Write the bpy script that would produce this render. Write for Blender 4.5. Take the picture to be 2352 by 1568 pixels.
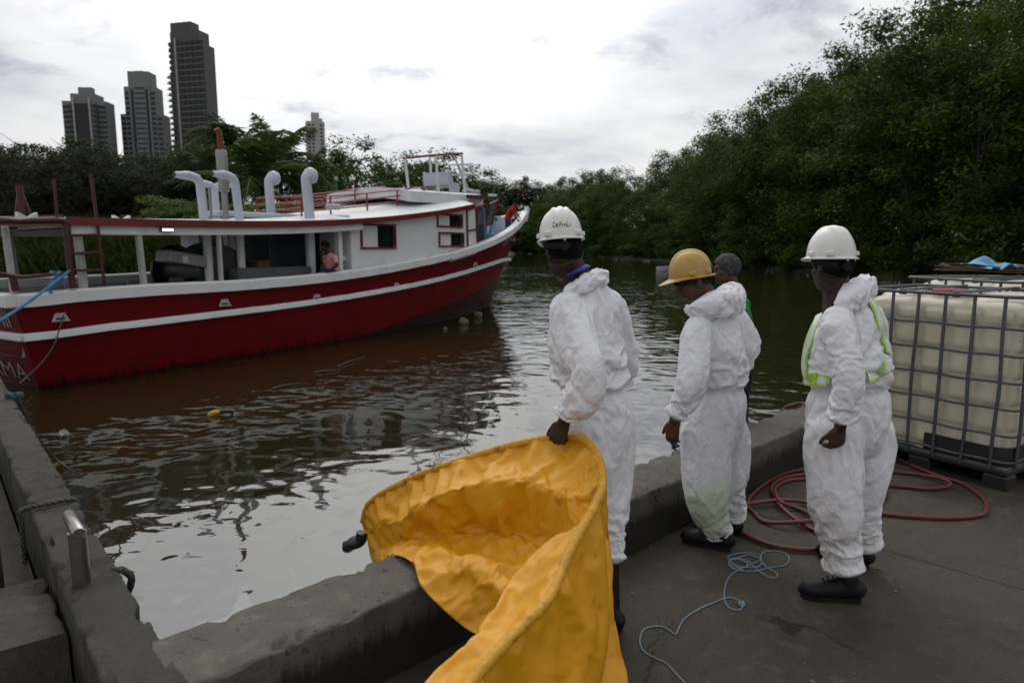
import bpy, bmesh, math, random
import numpy as np
from mathutils import Vector, Matrix

for o in list(bpy.data.objects): bpy.data.objects.remove(o, do_unlink=True)
scene = bpy.context.scene
COL = scene.collection
R = math.radians
random.seed(7)
RNG = np.random.default_rng(11)

# ------------------------------------------------------------------ camera
ZC = 1.72                      # eye height above the quay floor
PITCH = math.atan(222/1568)    # camera tilted 8 degrees down
cam_d = bpy.data.cameras.new('camera'); cam = bpy.data.objects.new('camera', cam_d); COL.objects.link(cam)
cam.location = (0, 0, ZC); cam.rotation_euler = (math.pi/2-PITCH, 0, 0)
cam_d.sensor_fit = 'HORIZONTAL'; cam_d.sensor_width = 36.0; cam_d.lens = 24.0
cam_d.clip_start = 0.05; cam_d.clip_end = 6000
cam_d.dof.use_dof = True; cam_d.dof.focus_distance = 3.4; cam_d.dof.aperture_fstop = 3.2
scene.camera = cam
WATER = -0.58

# ------------------------------------------------------------------ world: bright broken overcast
SUN_EL, SUN_AZ = R(48), R(-8)        # azimuth from +Y, clockwise positive
world = bpy.data.worlds.new('World'); scene.world = world; world.use_nodes = True
def build_world():
    nt = world.node_tree; N = nt.nodes; L = nt.links; N.clear()
    out = N.new('ShaderNodeOutputWorld'); bg = N.new('ShaderNodeBackground'); bg.inputs[1].default_value = 0.1
    sky = N.new('ShaderNodeTexSky'); sky.sky_type = 'NISHITA'; sky.sun_disc = False
    sky.sun_elevation = SUN_EL; sky.sun_rotation = SUN_AZ; sky.air_density = 1.0; sky.dust_density = 2.0
    tc = N.new('ShaderNodeTexCoord'); sep = N.new('ShaderNodeSeparateXYZ'); L.new(tc.outputs['Generated'], sep.inputs[0])
    def math_(op, a, b=None, clamp=False):
        m = N.new('ShaderNodeMath'); m.operation = op; m.use_clamp = clamp
        for i, v in enumerate((a, b)):
            if v is None: continue
            if isinstance(v, (int, float)): m.inputs[i].default_value = v
            else: L.new(v, m.inputs[i])
        return m.outputs[0]
    zz = math_('MAXIMUM', sep.outputs[2], 0.0)
    den = math_('ADD', zz, 0.22)
    cx = math_('DIVIDE', sep.outputs[0], den); cy = math_('DIVIDE', sep.outputs[1], den)
    comb = N.new('ShaderNodeCombineXYZ'); L.new(cx, comb.inputs[0]); L.new(cy, comb.inputs[1])
    def noise(scale, det, rough, off, dist=0.0):
        mp = N.new('ShaderNodeMapping'); mp.inputs['Location'].default_value = off; L.new(comb.outputs[0], mp.inputs[0])
        n = N.new('ShaderNodeTexNoise'); n.inputs['Scale'].default_value = scale; n.inputs['Detail'].default_value = det
        n.inputs['Roughness'].default_value = rough; n.inputs['Distortion'].default_value = dist
        L.new(mp.outputs[0], n.inputs[0]); return n.outputs['Fac']
    def ramp(x, stops):
        r = N.new('ShaderNodeValToRGB'); e = r.color_ramp.elements
        while len(e) < len(stops): e.new(0.5)
        for el, (p, c) in zip(e, stops): el.position = p; el.color = (*c, 1)
        r.color_ramp.interpolation = 'EASE'
        L.new(x, r.inputs[0]); return r.outputs[0]
    big = noise(0.75, 5, 0.55, (3.1, 0.4, 0)); sm = noise(2.2, 6, 0.62, (1.3, 7.0, 0), 0.25)
    c1 = ramp(big, [(0.35, (0.70, 0.725, 0.79)), (0.52, (1.0, 1.0, 1.0)), (0.72, (1.2, 1.19, 1.17))])
    c2 = ramp(sm, [(0.31, (0.66, 0.68, 0.73)), (0.46, (1.0, 1.0, 1.0)), (1.0, (1.06, 1.06, 1.05))])
    mu = N.new('ShaderNodeMix'); mu.data_type = 'RGBA'; mu.blend_type = 'MULTIPLY'; mu.inputs[0].default_value = 1.0; mu.clamp_result = False
    L.new(c1, mu.inputs[6]); L.new(c2, mu.inputs[7])
    # overcast: brighter towards the zenith
    zg = math_('MULTIPLY_ADD', zz, 2.0); 
    zg.node.inputs[2].default_value = 8.0
    # thin cloud lit through by the sun behind it
    dt = N.new('ShaderNodeVectorMath'); dt.operation = 'DOT_PRODUCT'; L.new(tc.outputs['Generated'], dt.inputs[0])
    dt.inputs[1].default_value = (math.sin(SUN_AZ)*math.cos(SUN_EL), math.cos(SUN_AZ)*math.cos(SUN_EL), math.sin(SUN_EL))
    gl = math_('POWER', math_('MAXIMUM', dt.outputs['Value'], 0.0), 5.0)
    glow = math_('MULTIPLY_ADD', gl, 1.9); glow.node.inputs[2].default_value = 1.0
    zg = math_('MULTIPLY', zg, glow)
    sc = N.new('ShaderNodeVectorMath'); sc.operation = 'SCALE'; L.new(mu.outputs[2], sc.inputs[0]); L.new(zg, sc.inputs['Scale'])
    mx = N.new('ShaderNodeMix'); mx.data_type = 'RGBA'; mx.inputs[0].default_value = 0.93; mx.clamp_result = False
    L.new(sky.outputs[0], mx.inputs[6]); L.new(sc.outputs[0], mx.inputs[7])
    L.new(mx.outputs[2], bg.inputs[0]); L.new(bg.outputs[0], out.inputs[0])
build_world()
sun_d = bpy.data.lights.new('sun', 'SUN'); sun = bpy.data.objects.new('sun', sun_d); COL.objects.link(sun)
sun_d.energy = 0.55; sun_d.angle = R(25); sun_d.color = (1.0, 0.96, 0.9)
sdir = Vector((math.sin(SUN_AZ)*math.cos(SUN_EL), math.cos(SUN_AZ)*math.cos(SUN_EL), math.sin(SUN_EL)))
sun.rotation_euler = (-sdir).to_track_quat('-Z', 'Y').to_euler(); sun.location = sdir*50

scene.view_settings.view_transform = 'Standard'; scene.view_settings.look = 'None'
scene.view_settings.gamma = 1.0; scene.view_settings.exposure = -0.32; scene.view_settings.use_curve_mapping = False
scene.render.engine = 'CYCLES'
scene.cycles.max_bounces = 8; scene.cycles.transparent_max_bounces = 8

# ------------------------------------------------------------------ surveying: photo bearing -> place on a known plane
_c, _s = math.cos(PITCH), math.sin(PITCH)
def ray(x, y):
    u = (x-1176)/1568; v = (784-y)/1568
    return np.array([u, _c+v*_s, -_s+v*_c])
def gp(x, y, z=0.0):
    d = ray(x, y); t = (z-ZC)/d[2]; return np.array([0, 0, ZC])+t*d
def pd(x, y, Y):
    d = ray(x, y); return np.array([0, 0, ZC])+d*(Y/d[1])
def pdl(pts, Y): return [pd(p[0], p[1], p[2] if len(p) > 2 else Y) for p in pts]

# ------------------------------------------------------------------ numpy noise
_perm = np.random.default_rng(5).permutation(512)
_perm = np.concatenate([_perm, _perm, _perm])
_grad = np.random.default_rng(6).normal(size=(512, 3)); _grad /= np.linalg.norm(_grad, axis=1)[:, None]
def _hash(i, j, k): return _perm[(_perm[(_perm[i & 511]+j) & 511]+k) & 511]
def perlin(p):
    p = np.asarray(p, float); i = np.floor(p).astype(int); f = p-i; w = f*f*f*(f*(f*6-15)+10)
    r = 0
    for a in (0, 1):
        for b in (0, 1):
            for c in (0, 1):
                g = _grad[_hash(i[:, 0]+a, i[:, 1]+b, i[:, 2]+c)]
                d = (g*(f-np.array([a, b, c]))).sum(1)
                r = r+d*(w[:, 0] if a else 1-w[:, 0])*(w[:, 1] if b else 1-w[:, 1])*(w[:, 2] if c else 1-w[:, 2])
    return r*1.5
def fbm(p, o=3):
    r = 0; a = 1.0; p = np.asarray(p, float)
    for k in range(o): r = r+a*perlin(p*(2**k)+k*17.3); a *= .5
    return r
_jit = np.random.default_rng(9).random((512, 3))
def worley(p):
    p = np.asarray(p, float); i = np.floor(p).astype(int); f1 = np.full(len(p), 9.); f2 = f1.copy()
    for a in (-1, 0, 1):
        for b in (-1, 0, 1):
            for c in (-1, 0, 1):
                q = i+np.array([a, b, c]); d = np.linalg.norm(q+_jit[_hash(q[:, 0], q[:, 1], q[:, 2])]-p, axis=1)
                m = d < f1; f2 = np.where(m, f1, np.minimum(f2, d)); f1 = np.where(m, d, f1)
    return f1, f2

# ------------------------------------------------------------------ object helpers
ORG = {}
def _org(parent):
    return ORG.get(parent.name, np.zeros(3)) if parent else np.zeros(3)
def tag(o, label=None, cat=None, group=None, kind=None):
    if label: o['label'] = label
    if cat: o['category'] = cat
    if group: o['group'] = group
    if kind: o['kind'] = kind
    return o
def thing(name, loc, label=None, cat=None, group=None, kind=None):
    o = bpy.data.objects.new(name, None); COL.objects.link(o); o.location = tuple(loc); o.empty_display_size = .1
    ORG[o.name] = np.array(loc, float)
    return tag(o, label, cat, group, kind)
def mesh_obj(name, V, Fc, mat, parent=None, smooth=None, org=None, mats=None, midx=None):
    """V in world coordinates"""
    V = np.asarray(V, float).reshape(-1, 3)
    og = _org(parent)
    own = np.array(org, float) if org is not None else (og if parent else np.zeros(3))
    me = bpy.data.meshes.new(name); me.from_pydata((V-own).tolist(), [], [tuple(int(i) for i in f) for f in Fc])
    o = bpy.data.objects.new(name, me); COL.objects.link(o)
    for m in (mats or [mat]):
        me.materials.append(m)
    if midx is not None: me.polygons.foreach_set('material_index', np.asarray(midx, np.int32))
    if parent is not None:
        o.parent = parent
    o.location = tuple(own-og) if parent is not None else tuple(own)
    ORG[o.name] = own
    if smooth is not None:
        me.polygons.foreach_set('use_smooth', np.ones(len(me.polygons), bool))
        if smooth < 179: me.set_sharp_from_angle(angle=R(smooth))
    me.update(); return o
def dup(o, parent=None, loc=None, rot=None, scale=None, name=None):
    c = o.copy(); COL.objects.link(c)
    if name: c.name = name
    c.parent = parent
    if loc is not None: c.location = tuple(loc)
    if rot is not None: c.rotation_euler = rot
    if scale is not None: c.scale = (scale,)*3 if isinstance(scale, (int, float)) else scale
    for ch in list(o.children): dup(ch, c)
    return c
def frame_from(d, up=(0, 0, 1)):
    d = np.array(d, float); d /= np.linalg.norm(d)+1e-12
    u = np.array(up, float); s = np.cross(d, u)
    if np.linalg.norm(s) < 1e-4: s = np.cross(d, np.array([1.0, 0, 0]))
    s /= np.linalg.norm(s); n = np.cross(s, d); return d, s, n
class MB:
    def __init__(self): self.V = []; self.F = []; self.n = 0
    def add(self, V, F):
        V = np.asarray(V, float).reshape(-1, 3); b = self.n; self.V.append(V); self.F += [tuple(int(i)+b for i in f) for f in F]; self.n += len(V); return self
    def box(self, c, size, ax=None, bev=0.0):
        c = np.array(c, float); h = np.array(size, float)/2
        A = np.eye(3) if ax is None else np.array(ax, float)
        if bev <= 0:
            S = np.array([[x, y, z] for x in (-1, 1) for y in (-1, 1) for z in (-1, 1)])*h
            return self.add(c+S@A, [(0, 1, 3, 2), (4, 6, 7, 5), (0, 4, 5, 1), (2, 3, 7, 6), (0, 2, 6, 4), (1, 5, 7, 3)])
        b = min(bev, h.min()*.9)
        V = []; idx = {}
        for x in (-1, 1):
            for y in (-1, 1):
                for z in (-1, 1):
                    sg = np.array([x, y, z])
                    for k in range(3):
                        v = sg*(h-b); v[k] = sg[k]*h[k]; idx[(x, y, z, k)] = len(V); V.append(v)
        Fs = []
        cyc = [(-1, -1), (1, -1), (1, 1), (-1, 1)]
        for k in range(3):
            a, d = (k+1) % 3, (k+2) % 3
            for s_ in (-1, 1):
                q = []
                for (p, r) in cyc:
                    t = [0, 0, 0]; t[k] = s_; t[a] = p; t[d] = r; q.append(idx[(*t, k)])
                Fs.append(q if s_ > 0 else q[::-1])
            for p in (-1, 1):
                for r in (-1, 1):   # edges along axis k
                    t0 = [0, 0, 0]; t0[k] = -1; t0[a] = p; t0[d] = r; t1 = list(t0); t1[k] = 1
                    q = [idx[(*t0, a)], idx[(*t1, a)], idx[(*t1, d)], idx[(*t0, d)]]
                    Fs.append(q if p*r < 0 else q[::-1])
        for x in (-1, 1):
            for y in (-1, 1):
                for z in (-1, 1):
                    q = [idx[(x, y, z, 0)], idx[(x, y, z, 1)], idx[(x, y, z, 2)]]; Fs.append(q if x*y*z > 0 else q[::-1])
        return self.add(c+np.array(V)@A, Fs)
    def bar(self, a, b, w, h, up=(0, 0, 1), bev=0.0):
        a = np.array(a, float); b = np.array(b, float); d, s, n = frame_from(b-a, up)
        return self.box((a+b)/2, (np.linalg.norm(b-a), w, h), ax=np.array([d, s, n]), bev=bev)
    def tube(self, P, r, n=10, caps=True, closed=False, ry=None, up=None, round_caps=False):
        P = np.array(P, float); m = len(P); r = np.full(m, r, float) if np.isscalar(r) else np.array(r, float)
        ry = r if ry is None else (np.full(m, ry, float) if np.isscalar(ry) else np.array(ry, float))
        T = np.zeros_like(P)
        if closed: T = np.roll(P, -1, 0)-np.roll(P, 1, 0)
        else: T[1:-1] = P[2:]-P[:-2]; T[0] = P[1]-P[0]; T[-1] = P[-1]-P[-2]
        T /= np.linalg.norm(T, axis=1)[:, None]+1e-12
        u0 = np.array(up, float) if up is not None else (np.array([0, 0, 1.]) if abs(T[0][2]) < .9 else np.array([1., 0, 0]))
        V = []; N_ = u0-T[0]*(u0@T[0]); N_ /= np.linalg.norm(N_)
        ang = np.arange(n)*2*math.pi/n; ca, sa = np.cos(ang), np.sin(ang)
        for i in range(m):
            if up is not None: N_ = u0-T[i]*(u0@T[i])
            else: N_ = N_-T[i]*(N_@T[i])
            N_ /= np.linalg.norm(N_)+1e-12; B = np.cross(T[i], N_)
            V.append(P[i]+np.outer(ca*ry[i], N_)+np.outer(sa*r[i], B))
        V = np.concatenate(V); Fs = []
        for i in range(m if closed else m-1):
            j = (i+1) % m
            for k in range(n):
                l = (k+1) % n; Fs.append((i*n+k, i*n+l, j*n+l, j*n+k))
        if caps and not closed:
            if round_caps:
                a, b = len(V), len(V)+1
                V = np.concatenate([V, [P[0]-T[0]*r[0]*.6], [P[-1]+T[-1]*r[-1]*.6]])
                for k in range(n): l = (k+1) % n; Fs.append((a, l, k)); Fs.append((b, (m-1)*n+k, (m-1)*n+l))
            else:
                Fs.append(tuple(range(n))[::-1]); Fs.append(tuple((m-1)*n+k for k in range(n)))
        return self.add(V, Fs)
    def lathe(self, c, prof, n=20, ax=None, cap=True):
        """prof: (r, z) list"""
        A = np.eye(3) if ax is None else np.array(ax, float); ang = np.arange(n)*2*math.pi/n; V = []
        for (r_, z_) in prof: V.append(np.stack([r_*np.cos(ang), r_*np.sin(ang), np.full(n, z_)], 1))
        V = np.concatenate(V)@A+np.array(c, float); Fs = []; m = len(prof)
        for i in range(m-1):
            for k in range(n): l = (k+1) % n; Fs.append((i*n+k, i*n+l, (i+1)*n+l, (i+1)*n+k))
        if cap: Fs.append(tuple(range(n))[::-1]); Fs.append(tuple((m-1)*n+k for k in range(n)))
        return self.add(V, Fs)
    def grid(self, G, flip=False):
        G = np.asarray(G, float); a, b = G.shape[:2]; Fs = []
        for i in range(a-1):
            for j in range(b-1):
                q = (i*b+j, i*b+j+1, (i+1)*b+j+1, (i+1)*b+j); Fs.append(q[::-1] if flip else q)
        return self.add(G.reshape(-1, 3), Fs)
    def prism(self, poly, off):
        """polygon points (3D) extruded by vector off"""
        P = np.array(poly, float); n = len(P); off = np.array(off, float)
        return self.add(np.concatenate([P, P+off]), [tuple(range(n))[::-1], tuple(range(n, 2*n))]+[(i, (i+1) % n, n+(i+1) % n, n+i) for i in range(n)])
    def ball(self, c, r, n=10, m=8, ax=None):
        r = np.array([r, r, r] if np.isscalar(r) else r, float); V = []; Fs = []
        for i in range(m+1):
            th = math.pi*i/m
            for k in range(n):
                ph = 2*math.pi*k/n; V.append([math.sin(th)*math.cos(ph), math.sin(th)*math.sin(ph), math.cos(th)])
        V = np.array(V)*r
        if ax is not None: V = V@np.array(ax)
        for i in range(m):
            for k in range(n): l = (k+1) % n; Fs.append((i*n+k, (i+1)*n+k, (i+1)*n+l, i*n+l))
        return self.add(V+np.array(c, float), Fs)
    def data(self): return np.concatenate(self.V), self.F
    def build(self, name, mat, parent=None, smooth=None, org=None):
        V, Fc = self.data(); return mesh_obj(name, V, Fc, mat, parent, smooth, org)
def spline(P, n, closed=False):
    """Catmull-Rom resample, any dimension"""
    P = np.array(P, float); m = len(P)
    t = np.linspace(0, m if closed else m-1, n, endpoint=not closed); i = np.minimum(t.astype(int), (m-1) if closed else (m-2)); f = (t-i)[:, None]
    def g(k): return P[k % m] if closed else np.where((k < 0)[:, None], 2*P[0]-P[1], np.where((k >= m)[:, None], 2*P[-1]-P[-2], P[np.clip(k, 0, m-1)]))
    a, b, c, d = g(i-1), g(i), g(i+1), g(i+2)
    return .5*(2*b+(c-a)*f+(2*a-5*b+4*c-d)*f**2+(3*b-a-3*c+d)*f**3)
def remeshed(V, Fc, voxel, smooth_it=4, fac=.5):
    """voxel union of overlapping closed shells, returns V, F numpy"""
    me = bpy.data.meshes.new('tmp'); me.from_pydata(np.asarray(V).tolist(), [], Fc)
    bm = bmesh.new(); bm.from_mesh(me); bmesh.ops.recalc_face_normals(bm, faces=bm.faces); bm.to_mesh(me); bm.free()
    o = bpy.data.objects.new('tmp', me); COL.objects.link(o)
    m = o.modifiers.new('r', 'REMESH'); m.mode = 'VOXEL'; m.voxel_size = voxel; m.use_smooth_shade = True
    if smooth_it:
        s = o.modifiers.new('s', 'SMOOTH'); s.iterations = smooth_it; s.factor = fac
    dg = bpy.context.evaluated_depsgraph_get(); e = o.evaluated_get(dg); m2 = e.to_mesh()
    n = len(m2.vertices); V2 = np.empty(n*3); m2.vertices.foreach_get('co', V2); V2 = V2.reshape(-1, 3)
    F2 = [tuple(p.vertices) for p in m2.polygons]
    NN = np.empty(n*3); m2.vertices.foreach_get('normal', NN); NN = NN.reshape(-1, 3)
    e.to_mesh_clear(); bpy.data.objects.remove(o, do_unlink=True); bpy.data.meshes.remove(me)
    return V2, F2, NN

# ------------------------------------------------------------------ materials
def mat(name, base, rough=.6, metal=0.0, var=0.0, vscale=4.0, bump=0.0, bscale=30.0, stain=None, spec=.5, coords='Object', ior=None,
        noise_detail=6, bdist=.01, trans=0.0, emit=None, sss=0.0):
    m = bpy.data.materials.new(name); m.use_nodes = True; nt = m.node_tree; N = nt.nodes; L = nt.links; b = N['Principled BSDF']
    b.inputs['Base Color'].default_value = (*base, 1); b.inputs['Roughness'].default_value = rough; b.inputs['Metallic'].default_value = metal
    b.inputs['Specular IOR Level'].default_value = spec
    if ior: b.inputs['IOR'].default_value = ior
    if emit: b.inputs['Emission Color'].default_value = (*emit[0], 1); b.inputs['Emission Strength'].default_value = emit[1]
    tc = N.new('ShaderNodeTexCoord')
    col = None
    if var > 0:
        n = N.new('ShaderNodeTexNoise'); n.inputs['Scale'].default_value = vscale; n.inputs['Detail'].default_value = noise_detail; n.inputs['Roughness'].default_value = .65
        L.new(tc.outputs[coords], n.inputs[0])
        r = N.new('ShaderNodeMapRange'); r.inputs[1].default_value = .25; r.inputs[2].default_value = .75; r.inputs[3].default_value = 1-var; r.inputs[4].default_value = 1+var
        L.new(n.outputs['Fac'], r.inputs[0])
        v = N.new('ShaderNodeVectorMath'); v.operation = 'SCALE'; v.inputs[0].default_value = base; L.new(r.outputs[0], v.inputs['Scale'])
        col = v.outputs[0]
    if stain:
        items = stain if isinstance(stain, list) else [stain]
        for (scol, sscale, lo, hi, amt, *st) in items:
            mp = N.new('ShaderNodeMapping'); mp.inputs['Scale'].default_value = st[0] if st else (1, 1, 1); L.new(tc.outputs[coords], mp.inputs[0])
            n = N.new('ShaderNodeTexNoise'); n.inputs['Scale'].default_value = sscale; n.inputs['Detail'].default_value = 8; n.inputs['Roughness'].default_value = .7
            L.new(mp.outputs[0], n.inputs[0])
            r = N.new('ShaderNodeMapRange'); r.interpolation_type = 'SMOOTHSTEP'; r.inputs[1].default_value = lo; r.inputs[2].default_value = hi; r.inputs[3].default_value = 0; r.inputs[4].default_value = amt
            L.new(n.outputs['Fac'], r.inputs[0])
            mx = N.new('ShaderNodeMix'); mx.data_type = 'RGBA'; L.new(r.outputs[0], mx.inputs[0])
            if col: L.new(col, mx.inputs[6])
            else: mx.inputs[6].default_value = (*base, 1)
            mx.inputs[7].default_value = (*scol, 1); col = mx.outputs[2]
    if col: L.new(col, b.inputs['Base Color'])
    if bump > 0:
        n = N.new('ShaderNodeTexNoise'); n.inputs['Scale'].default_value = bscale; n.inputs['Detail'].default_value = 6; n.inputs['Roughness'].default_value = .6
        L.new(tc.outputs[coords], n.inputs[0]); bp = N.new('ShaderNodeBump'); bp.inputs['Strength'].default_value = bump; bp.inputs['Distance'].default_value = bdist
        L.new(n.outputs['Fac'], bp.inputs['Height']); L.new(bp.outputs[0], b.inputs['Normal'])
    return m

def text_mesh(body, size, extr=0.0, res=3, bold=0.0):
    cu = bpy.data.curves.new('t', 'FONT'); cu.body = body; cu.size = size; cu.extrude = extr; cu.resolution_u = res; cu.offset = bold; cu.align_x = 'LEFT'
    o = bpy.data.objects.new('t', cu); COL.objects.link(o); dg = bpy.context.evaluated_depsgraph_get(); me = o.evaluated_get(dg).to_mesh()
    V = np.array([v.co[:] for v in me.vertices]); F_ = [tuple(p.vertices) for p in me.polygons]; o.evaluated_get(dg).to_mesh_clear(); bpy.data.objects.remove(o, do_unlink=True); return V, F_
# ================================================================== SETTING
def water_mat():
    m = bpy.data.materials.new('river_water'); m.use_nodes = True; nt = m.node_tree; N = nt.nodes; L = nt.links; b = N['Principled BSDF']
    b.inputs['Roughness'].default_value = .02; b.inputs['IOR'].default_value = 2.2
    tc = N.new('ShaderNodeTexCoord')
    def nz(scale, det, rough, dist, sc=(1, 1, 1), rot=0.0, loc=(0, 0, 0)):
        mp = N.new('ShaderNodeMapping'); mp.inputs['Scale'].default_value = sc; mp.inputs['Rotation'].default_value = (0, 0, rot); mp.inputs['Location'].default_value = loc
        L.new(tc.outputs['Object'], mp.inputs[0])
        n = N.new('ShaderNodeTexNoise'); n.inputs['Scale'].default_value = scale; n.inputs['Detail'].default_value = det; n.inputs['Roughness'].default_value = rough; n.inputs['Distortion'].default_value = dist
        L.new(mp.outputs[0], n.inputs[0]); return n.outputs['Fac']
    def mth(op, a, b_=None, c=None):
        x = N.new('ShaderNodeMath'); x.operation = op
        for i, v in enumerate((a, b_, c)):
            if v is None: continue
            if isinstance(v, (int, float)): x.inputs[i].default_value = v
            else: L.new(v, x.inputs[i])
        return x.outputs[0]
    big = nz(.9, 1, .4, .3, (1, 1.5, 1), .35)
    rip = nz(2.5, 0.0, .4, .7, (1, 1.2, 1), .28)
    fine = nz(9.0, 1, .4, .3, (1, 2.0, 1), .2, (3, 1, 0))
    patch = nz(.16, 2, .5, .2, (1, 1, 1), 0, (7, 2, 0))
    amp = N.new('ShaderNodeMapRange'); amp.inputs[1].default_value = .35; amp.inputs[2].default_value = .65; amp.inputs[3].default_value = .45; amp.inputs[4].default_value = 1.25; L.new(patch, amp.inputs[0])
    # calmer right against the quay walls
    sp = N.new('ShaderNodeSeparateXYZ'); L.new(tc.outputs['Object'], sp.inputs[0])
    calm = N.new('ShaderNodeMapRange'); calm.interpolation_type = 'SMOOTHSTEP'; calm.inputs[1].default_value = 3.0; calm.inputs[2].default_value = 5.2; calm.inputs[3].default_value = .5; calm.inputs[4].default_value = 1.0
    L.new(mth('MULTIPLY_ADD', sp.outputs[0], -.45, sp.outputs[1]), calm.inputs[0])
    h = mth('ADD', mth('MULTIPLY', big, .024), mth('ADD', mth('MULTIPLY', rip, .0165), mth('MULTIPLY', fine, .0008)))
    h = mth('MULTIPLY', h, mth('MULTIPLY', amp.outputs[0], calm.outputs[0]))
    bp = N.new('ShaderNodeBump'); bp.inputs['Strength'].default_value = 1.0; bp.inputs['Distance'].default_value = 1.0
    L.new(h, bp.inputs['Height']); L.new(bp.outputs[0], b.inputs['Normal'])
    # silty green water with thin drifting oil film
    oil = nz(1.3, 6, .62, 3.2, (1, .45, 1), .8)
    where = nz(.5, 2, .5, .4, (1, 1, 1), 0, (1.7, .4, 0))
    o1 = N.new('ShaderNodeMapRange'); o1.interpolation_type = 'SMOOTHSTEP'; o1.inputs[1].default_value = .555; o1.inputs[2].default_value = .60; o1.inputs[3].default_value = 0; o1.inputs[4].default_value = 1; L.new(oil, o1.inputs[0])
    o2 = N.new('ShaderNodeMapRange'); o2.interpolation_type = 'SMOOTHSTEP'; o2.inputs[1].default_value = .46; o2.inputs[2].default_value = .58; o2.inputs[3].default_value = 0; o2.inputs[4].default_value = .5; L.new(where, o2.inputs[0])
    near = N.new('ShaderNodeMapRange'); near.interpolation_type = 'SMOOTHSTEP'; near.inputs[1].default_value = 4.2; near.inputs[2].default_value = 6.0; near.inputs[3].default_value = 1; near.inputs[4].default_value = 0; L.new(sp.outputs[1], near.inputs[0])
    f = mth('MULTIPLY', mth('MULTIPLY', o1.outputs[0], o2.outputs[0]), near.outputs[0])
    mx = N.new('ShaderNodeMix'); mx.data_type = 'RGBA'; L.new(f, mx.inputs[0]); mx.inputs[6].default_value = (.020, .019, .007, 1); mx.inputs[7].default_value = (.20, .20, .22, 1)
    L.new(mx.outputs[2], b.inputs['Base Color']); return m
M_WATER = water_mat()
tag(mesh_obj('water', [(-400, -30, WATER), (600, -30, WATER), (600, 1500, WATER), (-400, 1500, WATER)], [(0, 1, 2, 3)], M_WATER), kind='structure')

def concrete(name, base, dark, spots=True, chips=None):
    m = mat(name, base, .85, var=.28, vscale=2.2, bump=.9, bscale=70, bdist=.008, spec=.3,
            stain=[(dark, 1.1, .48, .66, .75), (tuple(x*1.75 for x in base), 9, .50, .72, .7), (tuple(x*.30 for x in base), 30, .585, .64, .85), (tuple(min(1, x*2.8) for x in base), 58, .66, .71, .75), (tuple(x*.25 for x in base), 75, .63, .68, .7)])
    return m
M_FLOOR = concrete('floor_concrete', (.064, .054, .040), (.036, .031, .024))
M_CURB = concrete('curb_concrete', (.108, .097, .079), (.060, .053, .043))
M_WALL = concrete('wall_concrete', (.050, .047, .040), (.024, .022, .018))
M_BLOCK = concrete('block_concrete', (.062, .052, .040), (.020, .018, .012))
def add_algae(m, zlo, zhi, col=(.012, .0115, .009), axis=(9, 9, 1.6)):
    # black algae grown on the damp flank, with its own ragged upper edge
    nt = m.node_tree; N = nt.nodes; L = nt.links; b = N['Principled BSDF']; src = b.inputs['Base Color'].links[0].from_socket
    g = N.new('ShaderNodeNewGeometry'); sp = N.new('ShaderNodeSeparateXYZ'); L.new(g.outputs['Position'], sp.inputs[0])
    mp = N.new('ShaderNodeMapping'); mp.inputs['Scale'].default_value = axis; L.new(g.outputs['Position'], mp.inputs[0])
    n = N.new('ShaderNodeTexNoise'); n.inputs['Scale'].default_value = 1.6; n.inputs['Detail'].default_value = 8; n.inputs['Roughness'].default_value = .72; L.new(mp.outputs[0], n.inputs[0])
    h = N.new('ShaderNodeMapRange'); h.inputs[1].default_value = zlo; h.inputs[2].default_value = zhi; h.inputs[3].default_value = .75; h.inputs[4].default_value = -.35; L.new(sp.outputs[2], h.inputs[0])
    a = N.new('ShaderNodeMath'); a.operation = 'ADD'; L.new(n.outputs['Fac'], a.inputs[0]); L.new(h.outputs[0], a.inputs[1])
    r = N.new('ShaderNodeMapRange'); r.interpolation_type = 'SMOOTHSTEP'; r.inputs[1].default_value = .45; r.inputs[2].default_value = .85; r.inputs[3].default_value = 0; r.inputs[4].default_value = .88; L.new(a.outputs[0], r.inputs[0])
    mx = N.new('ShaderNodeMix'); mx.data_type = 'RGBA'; L.new(r.outputs[0], mx.inputs[0]); L.new(src, mx.inputs[6]); mx.inputs[7].default_value = (*col, 1); L.new(mx.outputs[2], b.inputs['Base Color'])
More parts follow.
